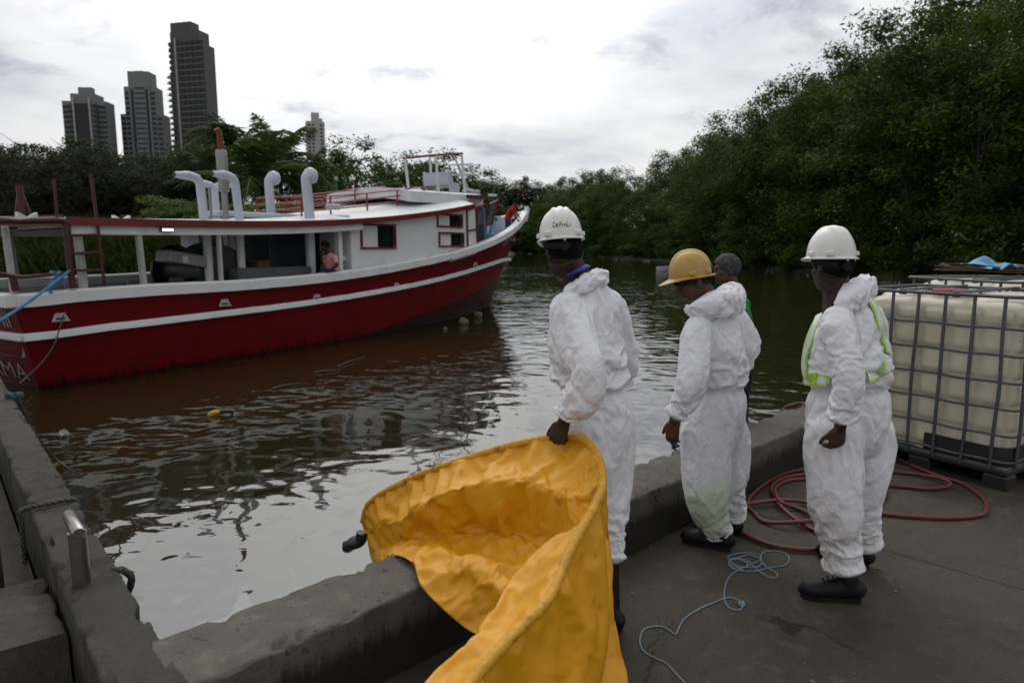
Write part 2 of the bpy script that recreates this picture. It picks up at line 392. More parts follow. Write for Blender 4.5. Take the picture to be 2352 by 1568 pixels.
def add_cracks(m, scale=.85, wet=True):
    # hairline cracks and a few damp, smoother patches
    nt = m.node_tree; N = nt.nodes; L = nt.links; b = N['Principled BSDF']; src = b.inputs['Base Color'].links[0].from_socket; tc = N.new('ShaderNodeTexCoord')
    wn = N.new('ShaderNodeTexNoise'); wn.inputs['Scale'].default_value = 3.5; wn.inputs['Detail'].default_value = 6; L.new(tc.outputs['Object'], wn.inputs[0])
    wd = N.new('ShaderNodeVectorMath'); wd.operation = 'MULTIPLY_ADD'; L.new(wn.outputs['Color'], wd.inputs[0]); wd.inputs[1].default_value = (.45, .45, 0); L.new(tc.outputs['Object'], wd.inputs[2])
    v = N.new('ShaderNodeTexVoronoi'); v.feature = 'DISTANCE_TO_EDGE'; v.inputs['Scale'].default_value = scale; L.new(wd.outputs[0], v.inputs[0])
    c = N.new('ShaderNodeMapRange'); c.inputs[1].default_value = .0025; c.inputs[2].default_value = .006; c.inputs[3].default_value = 1; c.inputs[4].default_value = 0; L.new(v.outputs['Distance'], c.inputs[0])
    pn = N.new('ShaderNodeTexNoise'); pn.inputs['Scale'].default_value = 1.1; pn.inputs['Detail'].default_value = 3; L.new(tc.outputs['Object'], pn.inputs[0])
    pm = N.new('ShaderNodeMapRange'); pm.inputs[1].default_value = .52; pm.inputs[2].default_value = .6; L.new(pn.outputs['Fac'], pm.inputs[0])
    cm = N.new('ShaderNodeMath'); cm.operation = 'MULTIPLY'; L.new(c.outputs[0], cm.inputs[0]); L.new(pm.outputs[0], cm.inputs[1]); cs = N.new('ShaderNodeMath'); cs.operation = 'MULTIPLY'; cs.inputs[1].default_value = .8; L.new(cm.outputs[0], cs.inputs[0])
    mx = N.new('ShaderNodeMix'); mx.data_type = 'RGBA'; L.new(cs.outputs[0], mx.inputs[0]); L.new(src, mx.inputs[6]); mx.inputs[7].default_value = (.008, .007, .006, 1); L.new(mx.outputs[2], b.inputs['Base Color'])
    if wet:
        n = N.new('ShaderNodeTexNoise'); n.inputs['Scale'].default_value = .9; n.inputs['Detail'].default_value = 7; n.inputs['Roughness'].default_value = .6; mp = N.new('ShaderNodeMapping'); mp.inputs['Location'].default_value = (4.2, 1.1, 0); L.new(tc.outputs['Object'], mp.inputs[0]); L.new(mp.outputs[0], n.inputs[0])
        r = N.new('ShaderNodeMapRange'); r.interpolation_type = 'SMOOTHSTEP'; r.inputs[1].default_value = .5; r.inputs[2].default_value = .66; r.inputs[3].default_value = .88; r.inputs[4].default_value = .5; L.new(n.outputs['Fac'], r.inputs[0]); L.new(r.outputs[0], b.inputs['Roughness'])
        m2 = N.new('ShaderNodeMix'); m2.data_type = 'RGBA'; m2.blend_type = 'MULTIPLY'; r2 = N.new('ShaderNodeMapRange'); r2.interpolation_type = 'SMOOTHSTEP'; r2.inputs[1].default_value = .5; r2.inputs[2].default_value = .62; r2.inputs[4].default_value = .55; L.new(n.outputs['Fac'], r2.inputs[0]); L.new(r2.outputs[0], m2.inputs[0]); L.new(mx.outputs[2], m2.inputs[6]); m2.inputs[7].default_value = (.45, .43, .40, 1); L.new(m2.outputs[2], b.inputs['Base Color'])
add_cracks(M_FLOOR); add_cracks(M_CURB, 1.7, False); add_cracks(M_WALL, 1.6, False)
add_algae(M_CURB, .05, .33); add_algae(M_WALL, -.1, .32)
M_STONE = mat('stone', (.16, .15, .13), .9, var=.3, vscale=3, bump=.5, bscale=12)

# quay axes (surveyed): T along the kerb, NW across it towards the water
T = np.array([.723, .691, 0]); T /= np.linalg.norm(T); NW = np.array([-T[1], T[0], 0]); ZU = np.array([0, 0, 1.])
def Q(t, n, z=0.0): return T*t+NW*n+ZU*z
KF, KB, KH = 2.165, 2.52, .32       # kerb front, back, height
J0 = gp(2004, 1255); J1 = gp(2352, 1354); JD = (J1-J0)/np.linalg.norm(J1-J0)
def Wp_(m, n, z): return np.array([.758*m-.652*n, .652*m+.758*n, z])
def slab_poly(side):
    # convex quay area clipped by the joint line
    P = [Q(-1.35, KF+.04), Q(16, KF+.04), Q(16, -14), Q(-9, -14), Q(-9, .5), Q(-1.35, .5)]
    nrm = np.array([-JD[1], JD[0], 0])*side; out = []
    g = .004
    for i in range(len(P)):
        a, b = P[i], P[(i+1) % len(P)]; da, db = (a-J0)@nrm-g, (b-J0)@nrm-g
        if da >= 0: out.append(a)
        if da*db < 0: out.append(a+(b-a)*(da/(da-db)))
    return out
floor_root = thing('quay_floor', (0, 3, 0), kind='structure')
for sd in (1, -1):
    MB().prism([p+np.array([0, 0, -.9]) for p in slab_poly(sd)][::-1] if sd else None, (0, 0, .9)).build('slab', M_FLOOR, floor_root)
MB().prism([Q(-1.4, KF, -1), Q(16, KF, -1), Q(16, -14, -1), Q(-9, -14, -1)], (0, 0, .985)).build('bedding', M_FLOOR, floor_root)

MB().prism([Wp_(m_, n_, -.95) for m_, n_ in ((.3, 1.4), (.3, 14), (-9, 14), (-9, 1.4))], (0, 0, .93)).build('side_slab', M_FLOOR, floor_root)

def rough_beam(name, a, b, n_dir, w, z0, z1, seed, material, label, cat, seg=.03, rad=.017, amp=.016, chip=.03):
    """cast concrete beam from a to b (centre of inner foot), width w along n_dir, worn rounded arrises"""
    a = np.array(a, float); b = np.array(b, float); L_ = np.linalg.norm(b-a); d = (b-a)/L_; n = max(4, int(L_/seg)); r = rad
    prof = []
    k = 5
    prof.append((0, z0)); 
    for i in range(7): prof.append((0, z0+(z1-r-z0)*(i+1)/8))
    for i in range(k+1): th = math.pi/2*i/k; prof.append((r-r*math.cos(th), z1-r+r*math.sin(th)))
    for i in range(1, 8): prof.append((r+(w-2*r)*i/8, z1))
    for i in range(k+1): th = math.pi/2*i/k; prof.append((w-r+r*math.sin(th), z1-r+r*math.cos(th)))
    for i in range(5): prof.append((w, z1-r-(z1-r-z0)*(i+1)/5))
    prof = np.array(prof); m = len(prof)
    s = np.linspace(0, L_, n); G = np.zeros((n, m, 3))
    G += a+s[:, None, None]*d; G += prof[None, :, 0:1]*np.array(n_dir); G[:, :, 2] += prof[None, :, 1]
    P = G.reshape(-1, 3)
    cen = np.array([w/2, (z0+z1)/2]); nv = prof-np.array([w/2, max(z0, z1-w/2)]); nv[prof[:, 1] < z1-r-1e-6, 1] = 0; nv /= np.linalg.norm(nv, axis=1)[:, None]
    off = amp*(fbm(P*6+seed, 3)*.8+.6*fbm(P*22+seed, 2))
    arr = np.zeros(m); arr[8:14] = 1; arr[21:27] = 1
    ch = np.clip(fbm(P*9+seed*3, 3)-.12, 0, 1)*np.tile(arr, n)*chip*2.2
    off = off*.5-ch
    dv = np.tile(nv, (n, 1)); P = P+off[:, None]*(dv[:, :1]*np.array(n_dir)+dv[:, 1:]*ZU)
    P[:, 2] += .012*fbm(np.c_[P[:, :2]*.9, np.full(len(P), seed)], 2)*(P[:, 2] > z1-.1)
    G = P.reshape(n, m, 3); B = MB(); B.grid(G)
    V, Fc = B.data(); Fc.append(tuple(range(m))); Fc.append(tuple((n-1)*m+i for i in range(m))[::-1])
    o = mesh_obj(name, V, Fc, material, None, 50, org=(a+b)/2)
    bm = bmesh.new(); bm.from_mesh(o.data); bmesh.ops.recalc_face_normals(bm, faces=bm.faces); bm.to_mesh(o.data); bm.free()
    return tag(o, label, cat)
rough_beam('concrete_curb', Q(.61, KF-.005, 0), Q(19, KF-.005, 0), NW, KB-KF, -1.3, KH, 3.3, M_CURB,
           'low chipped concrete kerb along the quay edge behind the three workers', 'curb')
W_DIR = np.array([-.652, .758, 0]); W_DIR /= np.linalg.norm(W_DIR); W_N = np.array([.758, .652, 0]); W_N /= np.linalg.norm(W_N)
WI, WO = .317, .531
def Wp(n, m, z=0.0):
    A = np.array([W_N[:2], W_DIR[:2]]); xy = np.linalg.solve(A, np.array([m, n])); return np.array([xy[0], xy[1], z])
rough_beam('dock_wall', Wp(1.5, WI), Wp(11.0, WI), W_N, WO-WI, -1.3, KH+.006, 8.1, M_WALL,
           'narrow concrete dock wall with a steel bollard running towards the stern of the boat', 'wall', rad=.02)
# raised block behind the dock wall
pb = Wp(2.62, WI-.20, 0)
rough_beam('concrete_block', Wp(3.06, WI-.70), Wp(3.68, WI-.70), W_N, .69, -.2, .20, 5.5, M_BLOCK,
           'dark stained concrete block inside the dock wall', 'block', rad=.02, amp=.012)
M_PILE = mat('dark_timber', (.03, .016, .011), .75, var=.3, vscale=8, bump=.5, bscale=25)
pp = Wp(3.98, WI-.235)
MB().tube([pp+np.array([0, 0, -.4]), pp+np.array([0, 0, .3]), pp+np.array([-.02, 0, .80]), pp+np.array([-.02, 0, .85])], [.085, .085, .08, .06], 14).build('timber_pile', M_PILE, None, 40, org=pp)
tag(bpy.data.objects['timber_pile'], 'dark brown timber pile at the left edge of the picture', 'pile')

# steel T bollard on the dock wall
M_STEEL = mat('polished_steel', (.30, .29, .275), .34, 1.0, var=.15, vscale=12, stain=((.12, .06, .03), 9, .56, .7, .6))
bb = gp(188, 1340, KH); br = thing('bollard', bb, 'stainless steel T shaped bollard standing on the dock wall', 'bollard')
ta, tb = bb+W_DIR*.21+np.array([0, 0, .235]), bb-W_DIR*.05+np.array([0, 0, .235])
MB().lathe(bb, [(.034, -.02), (.034, .228)], 24).build('post', M_STEEL, br, 40)
MB().tube([ta, ta+(tb-ta)*.02, tb-(tb-ta)*.02, tb], [.022, .026, .026, .022], 24).build('cross_bar', M_STEEL, br, 40)

# ------------------------------------------------------------------ river banks
def bank_sheet(name, line, inland, hs, seed, m):
    """strip mesh: shoreline -> successive inland offsets with heights"""
    L_ = np.array(spline(np.array(line, float), 90)); t = np.gradient(L_, axis=0); t /= np.linalg.norm(t, axis=1)[:, None]
    nrm = np.stack([-t[:, 1], t[:, 0]], 1)*inland; rows = []
    for (off, h) in hs:
        p = L_+nrm*off; z = h+.25*fbm(np.c_[p*.25, np.full(len(p), seed)], 3)*(1 if off > .5 else .1); rows.append(np.c_[p, z])
    return MB().grid(np.array(rows)).build(name, m, None, 60)
M_MUD = mat('bank_earth', (.055, .048, .028), .95, var=.4, vscale=.6, bump=.6, bscale=4, bdist=.1, stain=((.03, .05, .012), .5, .42, .6, .9))
LEFT_LINE = [(-120, 6), (-60, 9), (-30, 12), (-17, 16.5), (-11, 23.5), (-7, 32), (-5.5, 48), (-5, 75), (-4, 110), (-1, 150), (3, 186), (10, 230)]
tag(bank_sheet('left_bank', LEFT_LINE, 1, [(-2, -1.4), (0, -.65), (.8, -.1), (2.5, .35), (6, .9), (11, 1.3), (20, 1.6), (60, 2), (250, 3), (900, 3)], 1, M_MUD), kind='structure')
RIGHT_LINE = [(70, 4), (40, 20), (28, 38), (25, 58), (22.5, 80), (20.9, 102), (14, 136), (9, 160), (3, 186), (-6, 200)]
tag(bank_sheet('right_bank', RIGHT_LINE, -1, [(-2, -1.4), (0, -.65), (.6, -.3), (3, .1), (8, .4), (20, 1.5), (60, 4), (300, 6), (1200, 6)], 2, M_MUD), kind='structure')
# ================================================================== BOAT
HD = np.array([-.857, 25.764])-(np.array([-7.472, 10.89])+2.05*np.array([-.90, .43])); LWL = np.linalg.norm(HD); HD /= LWL
ES = np.array([HD[0], HD[1], 0]); ET = np.array([HD[1], -HD[0], 0])          # forward, starboard (camera side)
OB = np.array([-.857, 25.764, WATER])-ES*LWL                                   # stern, centreline, waterline
LT = LWL+2.75                                                                   # stem head
def BP(s, t, z): return OB+ES*s+ET*t+np.array([0, 0, z])
def taper(s, s0, s1, p):
    x = np.clip((s-s0)/(s1-s0), 0, 1); return (1-x**p)
def bg(s): return (2.36+.10*np.sin(np.clip(s/9, 0, 1)*math.pi))*taper(s, 9.0, LT, 2.15)    # gunwale half beam
def brl(s): return (2.27+.10*np.sin(np.clip(s/9, 0, 1)*math.pi))*taper(s, 8.6, LT-.75, 2.1)
def bw(s): return (2.05+.16*np.sin(np.clip(s/9, 0, 1)*math.pi))*taper(s, 7.5, LWL, 1.9)
def on_plan(px, py, bf, smax, off=0.0):
    """bearing -> (s, z) on the vertical ruled surface above plan curve bf"""
    d = ray(px, py); s = np.linspace(-2.2, smax, 3000); t = bf(s)+off
    X = OB[0]+ES[0]*s+ET[0]*t; Y = OB[1]+ES[1]*s+ET[1]*t
    c = X*d[1]-Y*d[0]; k = np.where(np.sign(c[:-1]) != np.sign(c[1:]))[0]
    k = k[0] if len(k) else np.argmin(abs(c)); Yy = Y[k]; return s[k], ZC+d[2]*(Yy/d[1])-WATER
def on_t(px, py, t):        # bearing -> (s, z) on plane t = const
    return on_plan(px, py, lambda s: np.full_like(s, t), LT+6)
def bpt(px, py, t): s, z = on_t(px, py, t); return BP(s, t, z)
def trace(pts, bf, smax):
    A = np.array([on_plan(x, y, bf, smax) for x, y in pts]); A = A[np.argsort(A[:, 0])]
    return lambda s: np.interp(s, A[:, 0], A[:, 1])
def smoothed(fn, lo, hi, deg=5):
    x = np.linspace(lo, hi, 200); c = np.polyfit(x, fn(x), deg); return lambda s: np.polyval(c, np.clip(s, lo, hi))
ZG_ = trace([(49, 677), (165, 667), (311, 656), (513, 645), (632, 639), (784, 626), (922, 603), (1039, 577), (1098, 564), (1139, 549), (1171, 524), (1203, 498), (1219, 480)], bg, LT-.02)
ZGL = trace([(57, 698), (205, 691), (315, 683), (632, 662), (746, 652), (922, 621), (1039, 595), (1127, 568), (1171, 542), (1213, 503)], bg, LT-.02)
ZR_ = trace([(82, 770), (128, 764), (315, 743), (632, 706), (746, 689), (908, 660), (1039, 637), (1098, 622), (1139, 601)], brl, LT-1.2)
ZB_ = trace([(400, 862), (640, 812), (804, 771), (923, 743), (1006, 719), (1066, 696), (1101, 680), (1128, 662)], brl, LT-1.2)
zg = smoothed(ZG_, 0, LT, 6); zr = smoothed(ZR_, 0, LT-1.0, 4)
HR = LT-.95     # rub rail forward end
M_RED = mat('red_hull_paint', (.120, .002, .0038), .5, var=.16, vscale=1.2, bump=.12, bscale=9, bdist=.02, spec=.14,
            stain=[((.06, .004, .006), .8, .50, .72, .5, (1, 1, 3)), ((.22, .16, .14), 30, .71, .76, .35)])
M_BOOT = mat('dark_bottom_paint', (.030, .008, .008), .75, var=.3, vscale=2.5, bump=.3, bscale=12, stain=((.06, .045, .04), 3, .52, .7, .5, (1, 1, .4)))
M_BWHITE = mat('boat_white_paint', (.62, .635, .64), .5, var=.06, vscale=2.5, bump=.2, bscale=14, bdist=.01, stain=[((.40, .43, .43), 1.6, .50, .75, .6, (1, 1, .35)), ((.25, .22, .17), 14, .68, .76, .5)])
M_POST = mat('weathered_shaded_post_paint', (.36, .36, .34), .7, var=.15, vscale=4, stain=((.14, .11, .09), 6, .52, .7, .7, (1, 1, .3)))  # grey mixes weathering with awning shade put into the paint colour
M_BGREY = mat('boat_grey_paint', (.40, .43, .47), .5, var=.08, vscale=3, bump=.15, bscale=12)
M_TRIM = mat('boat_red_trim', (.13, .005, .008), .5, var=.2, vscale=2, bump=.15, bscale=10)
M_RUSTRED = mat('dark_red_pipe', (.055, .008, .009), .5, var=.25, vscale=5)
M_DECK = mat('deck_grey', (.10, .105, .11), .7, var=.3, vscale=2)
M_BLACK = mat('black_machinery', (.012, .012, .013), .4, var=.3, vscale=6)
M_GLASS_D = mat('dark_window_glass', (.012, .016, .018), .08, spec=.6)
M_GLASS_L = mat('pale_window_glass', (.10, .12, .115), .10, spec=.7)
M_TEAL = mat('interior_blue_paint', (.015, .035, .045), .6, var=.2, vscale=2)
M_PIPE = mat('grey_plastic_pipe', (.43, .46, .53), .38, var=.06, vscale=4)
M_LETTER = mat('white_lettering', (.30, .285, .27), .6, var=.2, vscale=30)
boat = thing('fishing_boat', BP(0, 0, 0), 'long red and white wooden fishing boat moored across the river', 'boat')

# --- hull as a ruled loft: keel below water, waterline, bottom-paint edge, rub rail, gunwale
def stem_s(z):    # stem profile: forward overhang grows with height
    zt = zg(LT); x = np.clip(z/zt, -.4, 1); return LWL+(LT-LWL)*np.sign(x)*abs(x)**1.08
def hull_pt(u, v, side=1):
    """u 0..1 stern to stem, v: 0 keel .2 wl .55 rub rail 1 gunwale (z fraction)"""
    s0 = u*LT; zt = zg(s0); zrr = zr(min(s0, HR))
    if v < .2: z = -.9+(v/.2)*.9
    elif v < .6: z = (v-.2)/.4*zrr
    else: z = zrr+(v-.6)/.4*(zt-zrr)
    se = stem_s(z); aft = -.35*np.clip(z/1.3, 0, 1.1)
    s = aft+u*(se-aft)
    # half beam: blend by height, parameterised by fraction along this level
    f = u
    lv = [(-.9, .55*bw(f*LWL)), (0, bw(f*LWL)), (zrr, brl_n(f)), (zt, bg_n(f))]
    zz = [a for a, _ in lv]; t = np.interp(z, zz, [b for _, b in lv]); return s, side*t, z
def bg_n(f): return float(bg(np.array(f*LT)))
def brl_n(f): return float(brl(np.array(f*(LT-.75))))
def hbz(s, z):      # hull half beam at height z
    aft = -.35*np.clip(z/1.3, 0, 1.1); f = float(np.clip((s-aft)/(stem_s(z)-aft), 0, 1))
    zrr, zt = float(zr(min(f*LT, HR))), float(zg(f*LT))
    return float(np.interp(z, [0, zrr, zt], [float(bw(np.array(f*LWL))), brl_n(f), bg_n(f)]))
NU, NV = 90, 26
us = 1-(1-np.linspace(0, 1, NU))**1.25; vs = np.linspace(0, .95, NV)
def hull_grid(side, off=0.0, us_=us, vs_=vs):
    G = np.zeros((len(us_), len(vs_), 3))
    for i, u in enumerate(us_):
        for j, v in enumerate(vs_):
            s, t, z = hull_pt(u, v, side); G[i, j] = BP(s, t+side*off, z)
    return G
GS, GPt = hull_grid(1), hull_grid(-1)
B = MB(); B.grid(GS, True); B.grid(GPt)
# transom
for j in range(NV-1):
    k = 7; A = np.linspace(0, 1, k)[:, None]
    B.grid(np.array([GS[0, j]*(1-A)+GPt[0, j]*A, GS[0, j+1]*(1-A)+GPt[0, j+1]*A]), True)
V, Fc = B.data(); V = np.array(V)
ctr = np.array([V[list(f)].mean(0) for f in Fc]); rel = ctr-OB; sc_ = rel@ES; zc_ = rel[:, 2]
zb = smoothed(ZB_, on_plan(640, 812, brl, LT-1.2)[0], LT-1.2, 3)
bline = np.where(sc_ < 6, -.05, np.maximum(-.05, zb(np.clip(sc_, 6.5, LT-1.2))*np.clip((sc_-6)/2.5, 0, 1)))
relv = V-OB; sv = relv@ES; bl_v = np.where(sv < 6, -.05, np.maximum(-.05, zb(np.clip(sv, 6.5, LT-1.2))*np.clip((sv-6)/2.5, 0, 1)))
hull = mesh_obj('hull', V, Fc, M_RED, boat, 60); hull.data.attributes.new('wl', 'FLOAT', 'POINT').data.foreach_set('value', (relv[:, 2]-bl_v).astype(np.float32))
def two_tone(m, col):
    nt = m.node_tree; N = nt.nodes; L = nt.links; b = N['Principled BSDF']; src = b.inputs['Base Color'].links[0].from_socket; at = N.new('ShaderNodeAttribute'); at.attribute_name = 'wl'
    r = N.new('ShaderNodeMapRange'); r.inputs[1].default_value = -.012; r.inputs[2].default_value = .012; L.new(at.outputs['Fac'], r.inputs[0]); mx = N.new('ShaderNodeMix'); mx.data_type = 'RGBA'
    n = N.new('ShaderNodeTexNoise'); n.inputs['Scale'].default_value = 3; n.inputs['Detail'].default_value = 6; tc = N.new('ShaderNodeTexCoord'); L.new(tc.outputs['Object'], n.inputs[0]); c2 = N.new('ShaderNodeMix'); c2.data_type = 'RGBA'; L.new(n.outputs['Fac'], c2.inputs[0]); c2.inputs[6].default_value = (*[x*.5 for x in col], 1); c2.inputs[7].default_value = (*[x*1.6 for x in col], 1)
    L.new(r.outputs[0], mx.inputs[0]); L.new(c2.outputs[2], mx.inputs[6]); L.new(src, mx.inputs[7])
    # oily black wash along the waterline amidships
    sp = N.new('ShaderNodeMapping'); sp.inputs['Scale'].default_value = (5, 5, .5); L.new(tc.outputs['Object'], sp.inputs[0]); n2 = N.new('ShaderNodeTexNoise'); n2.inputs['Scale'].default_value = 2.2; n2.inputs['Detail'].default_value = 8; n2.inputs['Roughness'].default_value = .7; L.new(sp.outputs[0], n2.inputs[0])
    g = N.new('ShaderNodeSeparateXYZ'); L.new(tc.outputs['Object'], g.inputs[0]); h = N.new('ShaderNodeMapRange'); h.inputs[1].default_value = 0; h.inputs[2].default_value = .75; h.inputs[3].default_value = .22; h.inputs[4].default_value = -.5; L.new(g.outputs[2], h.inputs[0])
    a = N.new('ShaderNodeMath'); a.operation = 'ADD'; L.new(n2.outputs['Fac'], a.inputs[0]); L.new(h.outputs[0], a.inputs[1]); r2 = N.new('ShaderNodeMapRange'); r2.interpolation_type = 'SMOOTHSTEP'; r2.inputs[1].default_value = .56; r2.inputs[2].default_value = .74; r2.inputs[4].default_value = .85; L.new(a.outputs[0], r2.inputs[0])
    m3 = N.new('ShaderNodeMix'); m3.data_type = 'RGBA'; L.new(r2.outputs[0], m3.inputs[0]); L.new(mx.outputs[2], m3.inputs[6]); m3.inputs[7].default_value = (.010, .004, .004, 1); L.new(m3.outputs[2], b.inputs['Base Color'])
two_tone(M_RED, (.028, .008, .008))
# carvel plank seams: groove relief following the strakes
vv = np.zeros(len(V), np.float32); vv[:2*NU*NV] = np.tile(vs, 2*NU); vv[2*NU*NV:] = ((V[2*NU*NV:, 2]-WATER)/1.3)
hull.data.attributes.new('strake', 'FLOAT', 'POINT').data.foreach_set('value', vv)
def strakes(m):
    nt = m.node_tree; N = nt.nodes; L = nt.links; b = N['Principled BSDF']; at = N.new('ShaderNodeAttribute'); at.attribute_name = 'strake'; old = b.inputs['Normal'].links[0].from_socket
    a = N.new('ShaderNodeMath'); a.operation = 'MULTIPLY'; a.inputs[1].default_value = 19; L.new(at.outputs['Fac'], a.inputs[0]); f = N.new('ShaderNodeMath'); f.operation = 'PINGPONG'; f.inputs[1].default_value = .5; L.new(a.outputs[0], f.inputs[0])
    r = N.new('ShaderNodeMapRange'); r.interpolation_type = 'SMOOTHSTEP'; r.inputs[1].default_value = 0; r.inputs[2].default_value = .10; L.new(f.outputs[0], r.inputs[0]); bp = N.new('ShaderNodeBump'); bp.inputs['Strength'].default_value = .22; bp.inputs['Distance'].default_value = .012; L.new(r.outputs[0], bp.inputs['Height']); L.new(old, bp.inputs['Normal']); L.new(bp.outputs[0], b.inputs['Normal'])
strakes(M_RED)
# --- gunwale cap and rub rail
def rail(name, zf, bf, s0, s1, w, h, out, mt, side=1, n=80):
    s = np.linspace(s0, s1, n); P = np.array([BP(a, side*(float(bf(np.array(a)))+out), float(zf(a))) for a in s])
    Bm = MB(); tg = np.gradient(P, axis=0); tg /= np.linalg.norm(tg, axis=1)[:, None]
    lat = np.cross(tg, ZU); lat /= np.linalg.norm(lat, axis=1)[:, None]; up = np.cross(lat, tg)
    wob = .010*fbm(P*2.3, 2)[:, None]
    prof = [(-.5, -.5), (.5, -.5), (.5, .35), (.38, .5), (-.38, .5), (-.5, .35)]
    G = np.array([P+lat*(a*w)*side*1.0+up*(b*h)+up*wob*(1 if b > 0 else .6) for a, b in prof]+[P+lat*(prof[0][0]*w)*side+up*(prof[0][1]*h)+up*wob*.6])
    Bm.grid(G); Vv, Ff = Bm.data(); m = n
    Ff.append(tuple(k*m for k in range(6))); Ff.append(tuple(k*m+m-1 for k in range(6))[::-1])
    o = mesh_obj(name, Vv, Ff, mt, boat, 40); bmx = bmesh.new(); bmx.from_mesh(o.data); bmesh.ops.recalc_face_normals(bmx, faces=bmx.faces); bmx.to_mesh(o.data); bmx.free(); return o
gh = lambda s: float(np.clip(ZG_(s)-ZGL(s), .14, .25))
rail('gunwale', lambda s: zg(s)-.09, bg, -.35, LT-.03, .26, .20, -.06, M_BWHITE, 1)
rail('gunwale', lambda s: zg(s)-.09, bg, -.35, LT-.03, .26, .20, -.06, M_BWHITE, -1)
hz_r = lambda s: np.array([hbz(float(x), float(zr(min(float(x), HR)))) for x in np.atleast_1d(s)])[0] if np.ndim(s) == 0 else None
for side in (1, -1): rail('rub_rail', lambda s: zr(s), hz_r, -.27, HR-.35, .10, .115, .035, M_BWHITE, side)
MB().bar(BP(-.37, -2.42, zg(0)-.09), BP(-.37, 2.42, zg(0)-.09), .26, .205, bev=.02).build('transom_cap', M_BWHITE, boat)
MB().bar(BP(-.29, -2.31, zr(0)), BP(-.29, 2.31, zr(0)), .10, .12, bev=.02).build('transom_rail', M_BWHITE, boat)
MB().bar(BP(LT-.10, 0, zg(LT)-.42), BP(LT+.10, 0, zg(LT)+.12), .16, .2, up=ES, bev=.02).build('stem_head', M_BWHITE, boat)
# --- inside: deck and bulwark lining
def zdeck(s): return max(.35, float(zg(s))-1.0)
Gd = np.array([[BP(s, t*max(.02, hbz(s, zdeck(s))-.15), zdeck(s)) for t in (-1, -.5, 0, .5, 1)] for s in np.linspace(-.2, LT-2.6, 40)])
MB().grid(Gd).build('deck', M_DECK, boat)
for side in (1, -1):
    Gb = np.array([[BP(s, side*max(.02, hbz(s, z)-.13), z) for z in np.linspace(zdeck(s), float(zg(s))-.05, 4)] for s in np.linspace(-.2, LT-.9, 60)])
    MB().grid(Gb, side > 0).build('bulwark_lining', M_BGREY, boat)
    for s in (1.2, 2.6, 4.0, 12.6, 13.6, 14.6, 15.6, 16.6):
        tt = side*(hbz(s, float(zg(s))-.15)-.24); tb_0 = hbz(s, zdeck(s))-.24
        if tb_0 < .2 or abs(tt) < .2: continue
        MB().bar(BP(s, side*tb_0, zdeck(s)), BP(s, tt, float(zg(s))-.15), .1, .12, up=ES).build('frame_rib', M_BGREY, boat)
# --- scuppers in the topside (pale recess with a lip)
for (x, y) in [(134, 727), (512, 694), (727, 682), (912, 655), (1099, 607)]:
    s, z = on_plan(x, y, brl, LT-1.2); t = max(hbz(s-.15, z-.07), hbz(s+.15, z-.07), hbz(s, z+.07))+.004
    w, h = .13, .062
    sc = MB().prism([BP(s-w, t, z-h), BP(s+w, t, z-h), BP(s+w*.55, t, z+h), BP(s-w*.55, t, z+h)], ET*.012).build('scupper', M_POST, boat)
    MB().bar(BP(s-w*1.05, t+.02, z-h), BP(s+w*1.05, t+.02, z-h), .02, .02).build('lip', M_POST, sc)
    MB().bar(BP(s-w*.5, t+.014, z-h*.45), BP(s+w*.5, t+.014, z-h*.45), .006, .03).build('hole', M_BLACK, sc)
# --- lettering wrapped on the hull
def hull_text(body, size, u0, u1, vtop, stretch=1.0):
    V, F_ = text_mesh(body, 1.0); x = (V[:, 0]-V[:, 0].min())/(np.ptp(V[:, 0])); y = (V[:, 1]-V[:, 1].min())/np.ptp(V[:, 1]); W = []
    for a, b in zip(x, y):
        u = u0+(u1-u0)*a; v = vtop-size*(1-b); s, t, z = hull_pt(u, v, 1); s2, t2, _ = hull_pt(u+.004, v, 1)
        n = ET*(s2-s)-ES*(t2-t); n /= np.linalg.norm(n); W.append(BP(s, t, z)+n*.012)
    return mesh_obj('lettering', W, F_, M_LETTER, boat)
hull_text('SALMON VICTORIA', .10, .872, .955, .845)
for body, za, h, t0, t1 in (('DO-III', .80, .30, 1.05, 2.05), ('PANAMA', .28, .27, -.55, 1.92)):
    V, F_ = text_mesh(body, 1.0); x = (V[:, 0]-V[:, 0].min())/np.ptp(V[:, 0]); y = (V[:, 1]-V[:, 1].min())/np.ptp(V[:, 1]); W = []
    for a, b in zip(x, y):
        z = zr(0)*(za)+h*b if za < .5 else zr(0)+.14+h*b
        z = z-.10 if za < .5 else z
        sx = hull_pt(0, .2+.4*z/zr(0) if z < zr(0) else .6+.4*(z-zr(0))/(zg(0)-zr(0)))[0]
        W.append(BP(sx-.014, t0+(t1-t0)*a, z))
    mesh_obj('lettering', W, F_, M_LETTER, boat)

# --- deckhouse side planes
THS = 2.18      # house side half beam (follows the plan curve forward)
def hb(s): return np.minimum(THS, bg(np.asarray(s))-.16)
def hpt(px, py, off=0.0):
    s, z = on_plan(px, py, hb, 14.5, off); return s, z
SR0 = on_plan(149, 505, bg, 15)[0]
ZRF_ = trace([(149, 507), (225, 509), (344, 513), (550, 514), (696, 515), (784, 511), (905, 501), (996, 491), (1089, 473)], lambda s: bg(s)+.02, 15)
zrf = smoothed(ZRF_, 0, on_plan(1089, 473, bg, 15)[0], 4)
SRE = on_plan(1089, 473, bg, 15)[0]                    # forward end of main roof
SH0 = hpt(806, 560)[0]                                 # aft end of the closed house side
SH1 = hpt(1095, 520)[0]
def roof_z(s, t):
    camb = float(np.interp(s, [0, 5, 10, 14], [.06, .10, .28, .34])); b = float(bg(np.array(s))); return float(zrf(s))+camb*(1-(t/b)**2)
ss = np.linspace(SR0, SRE, 50); ts = np.linspace(-1, 1, 17)
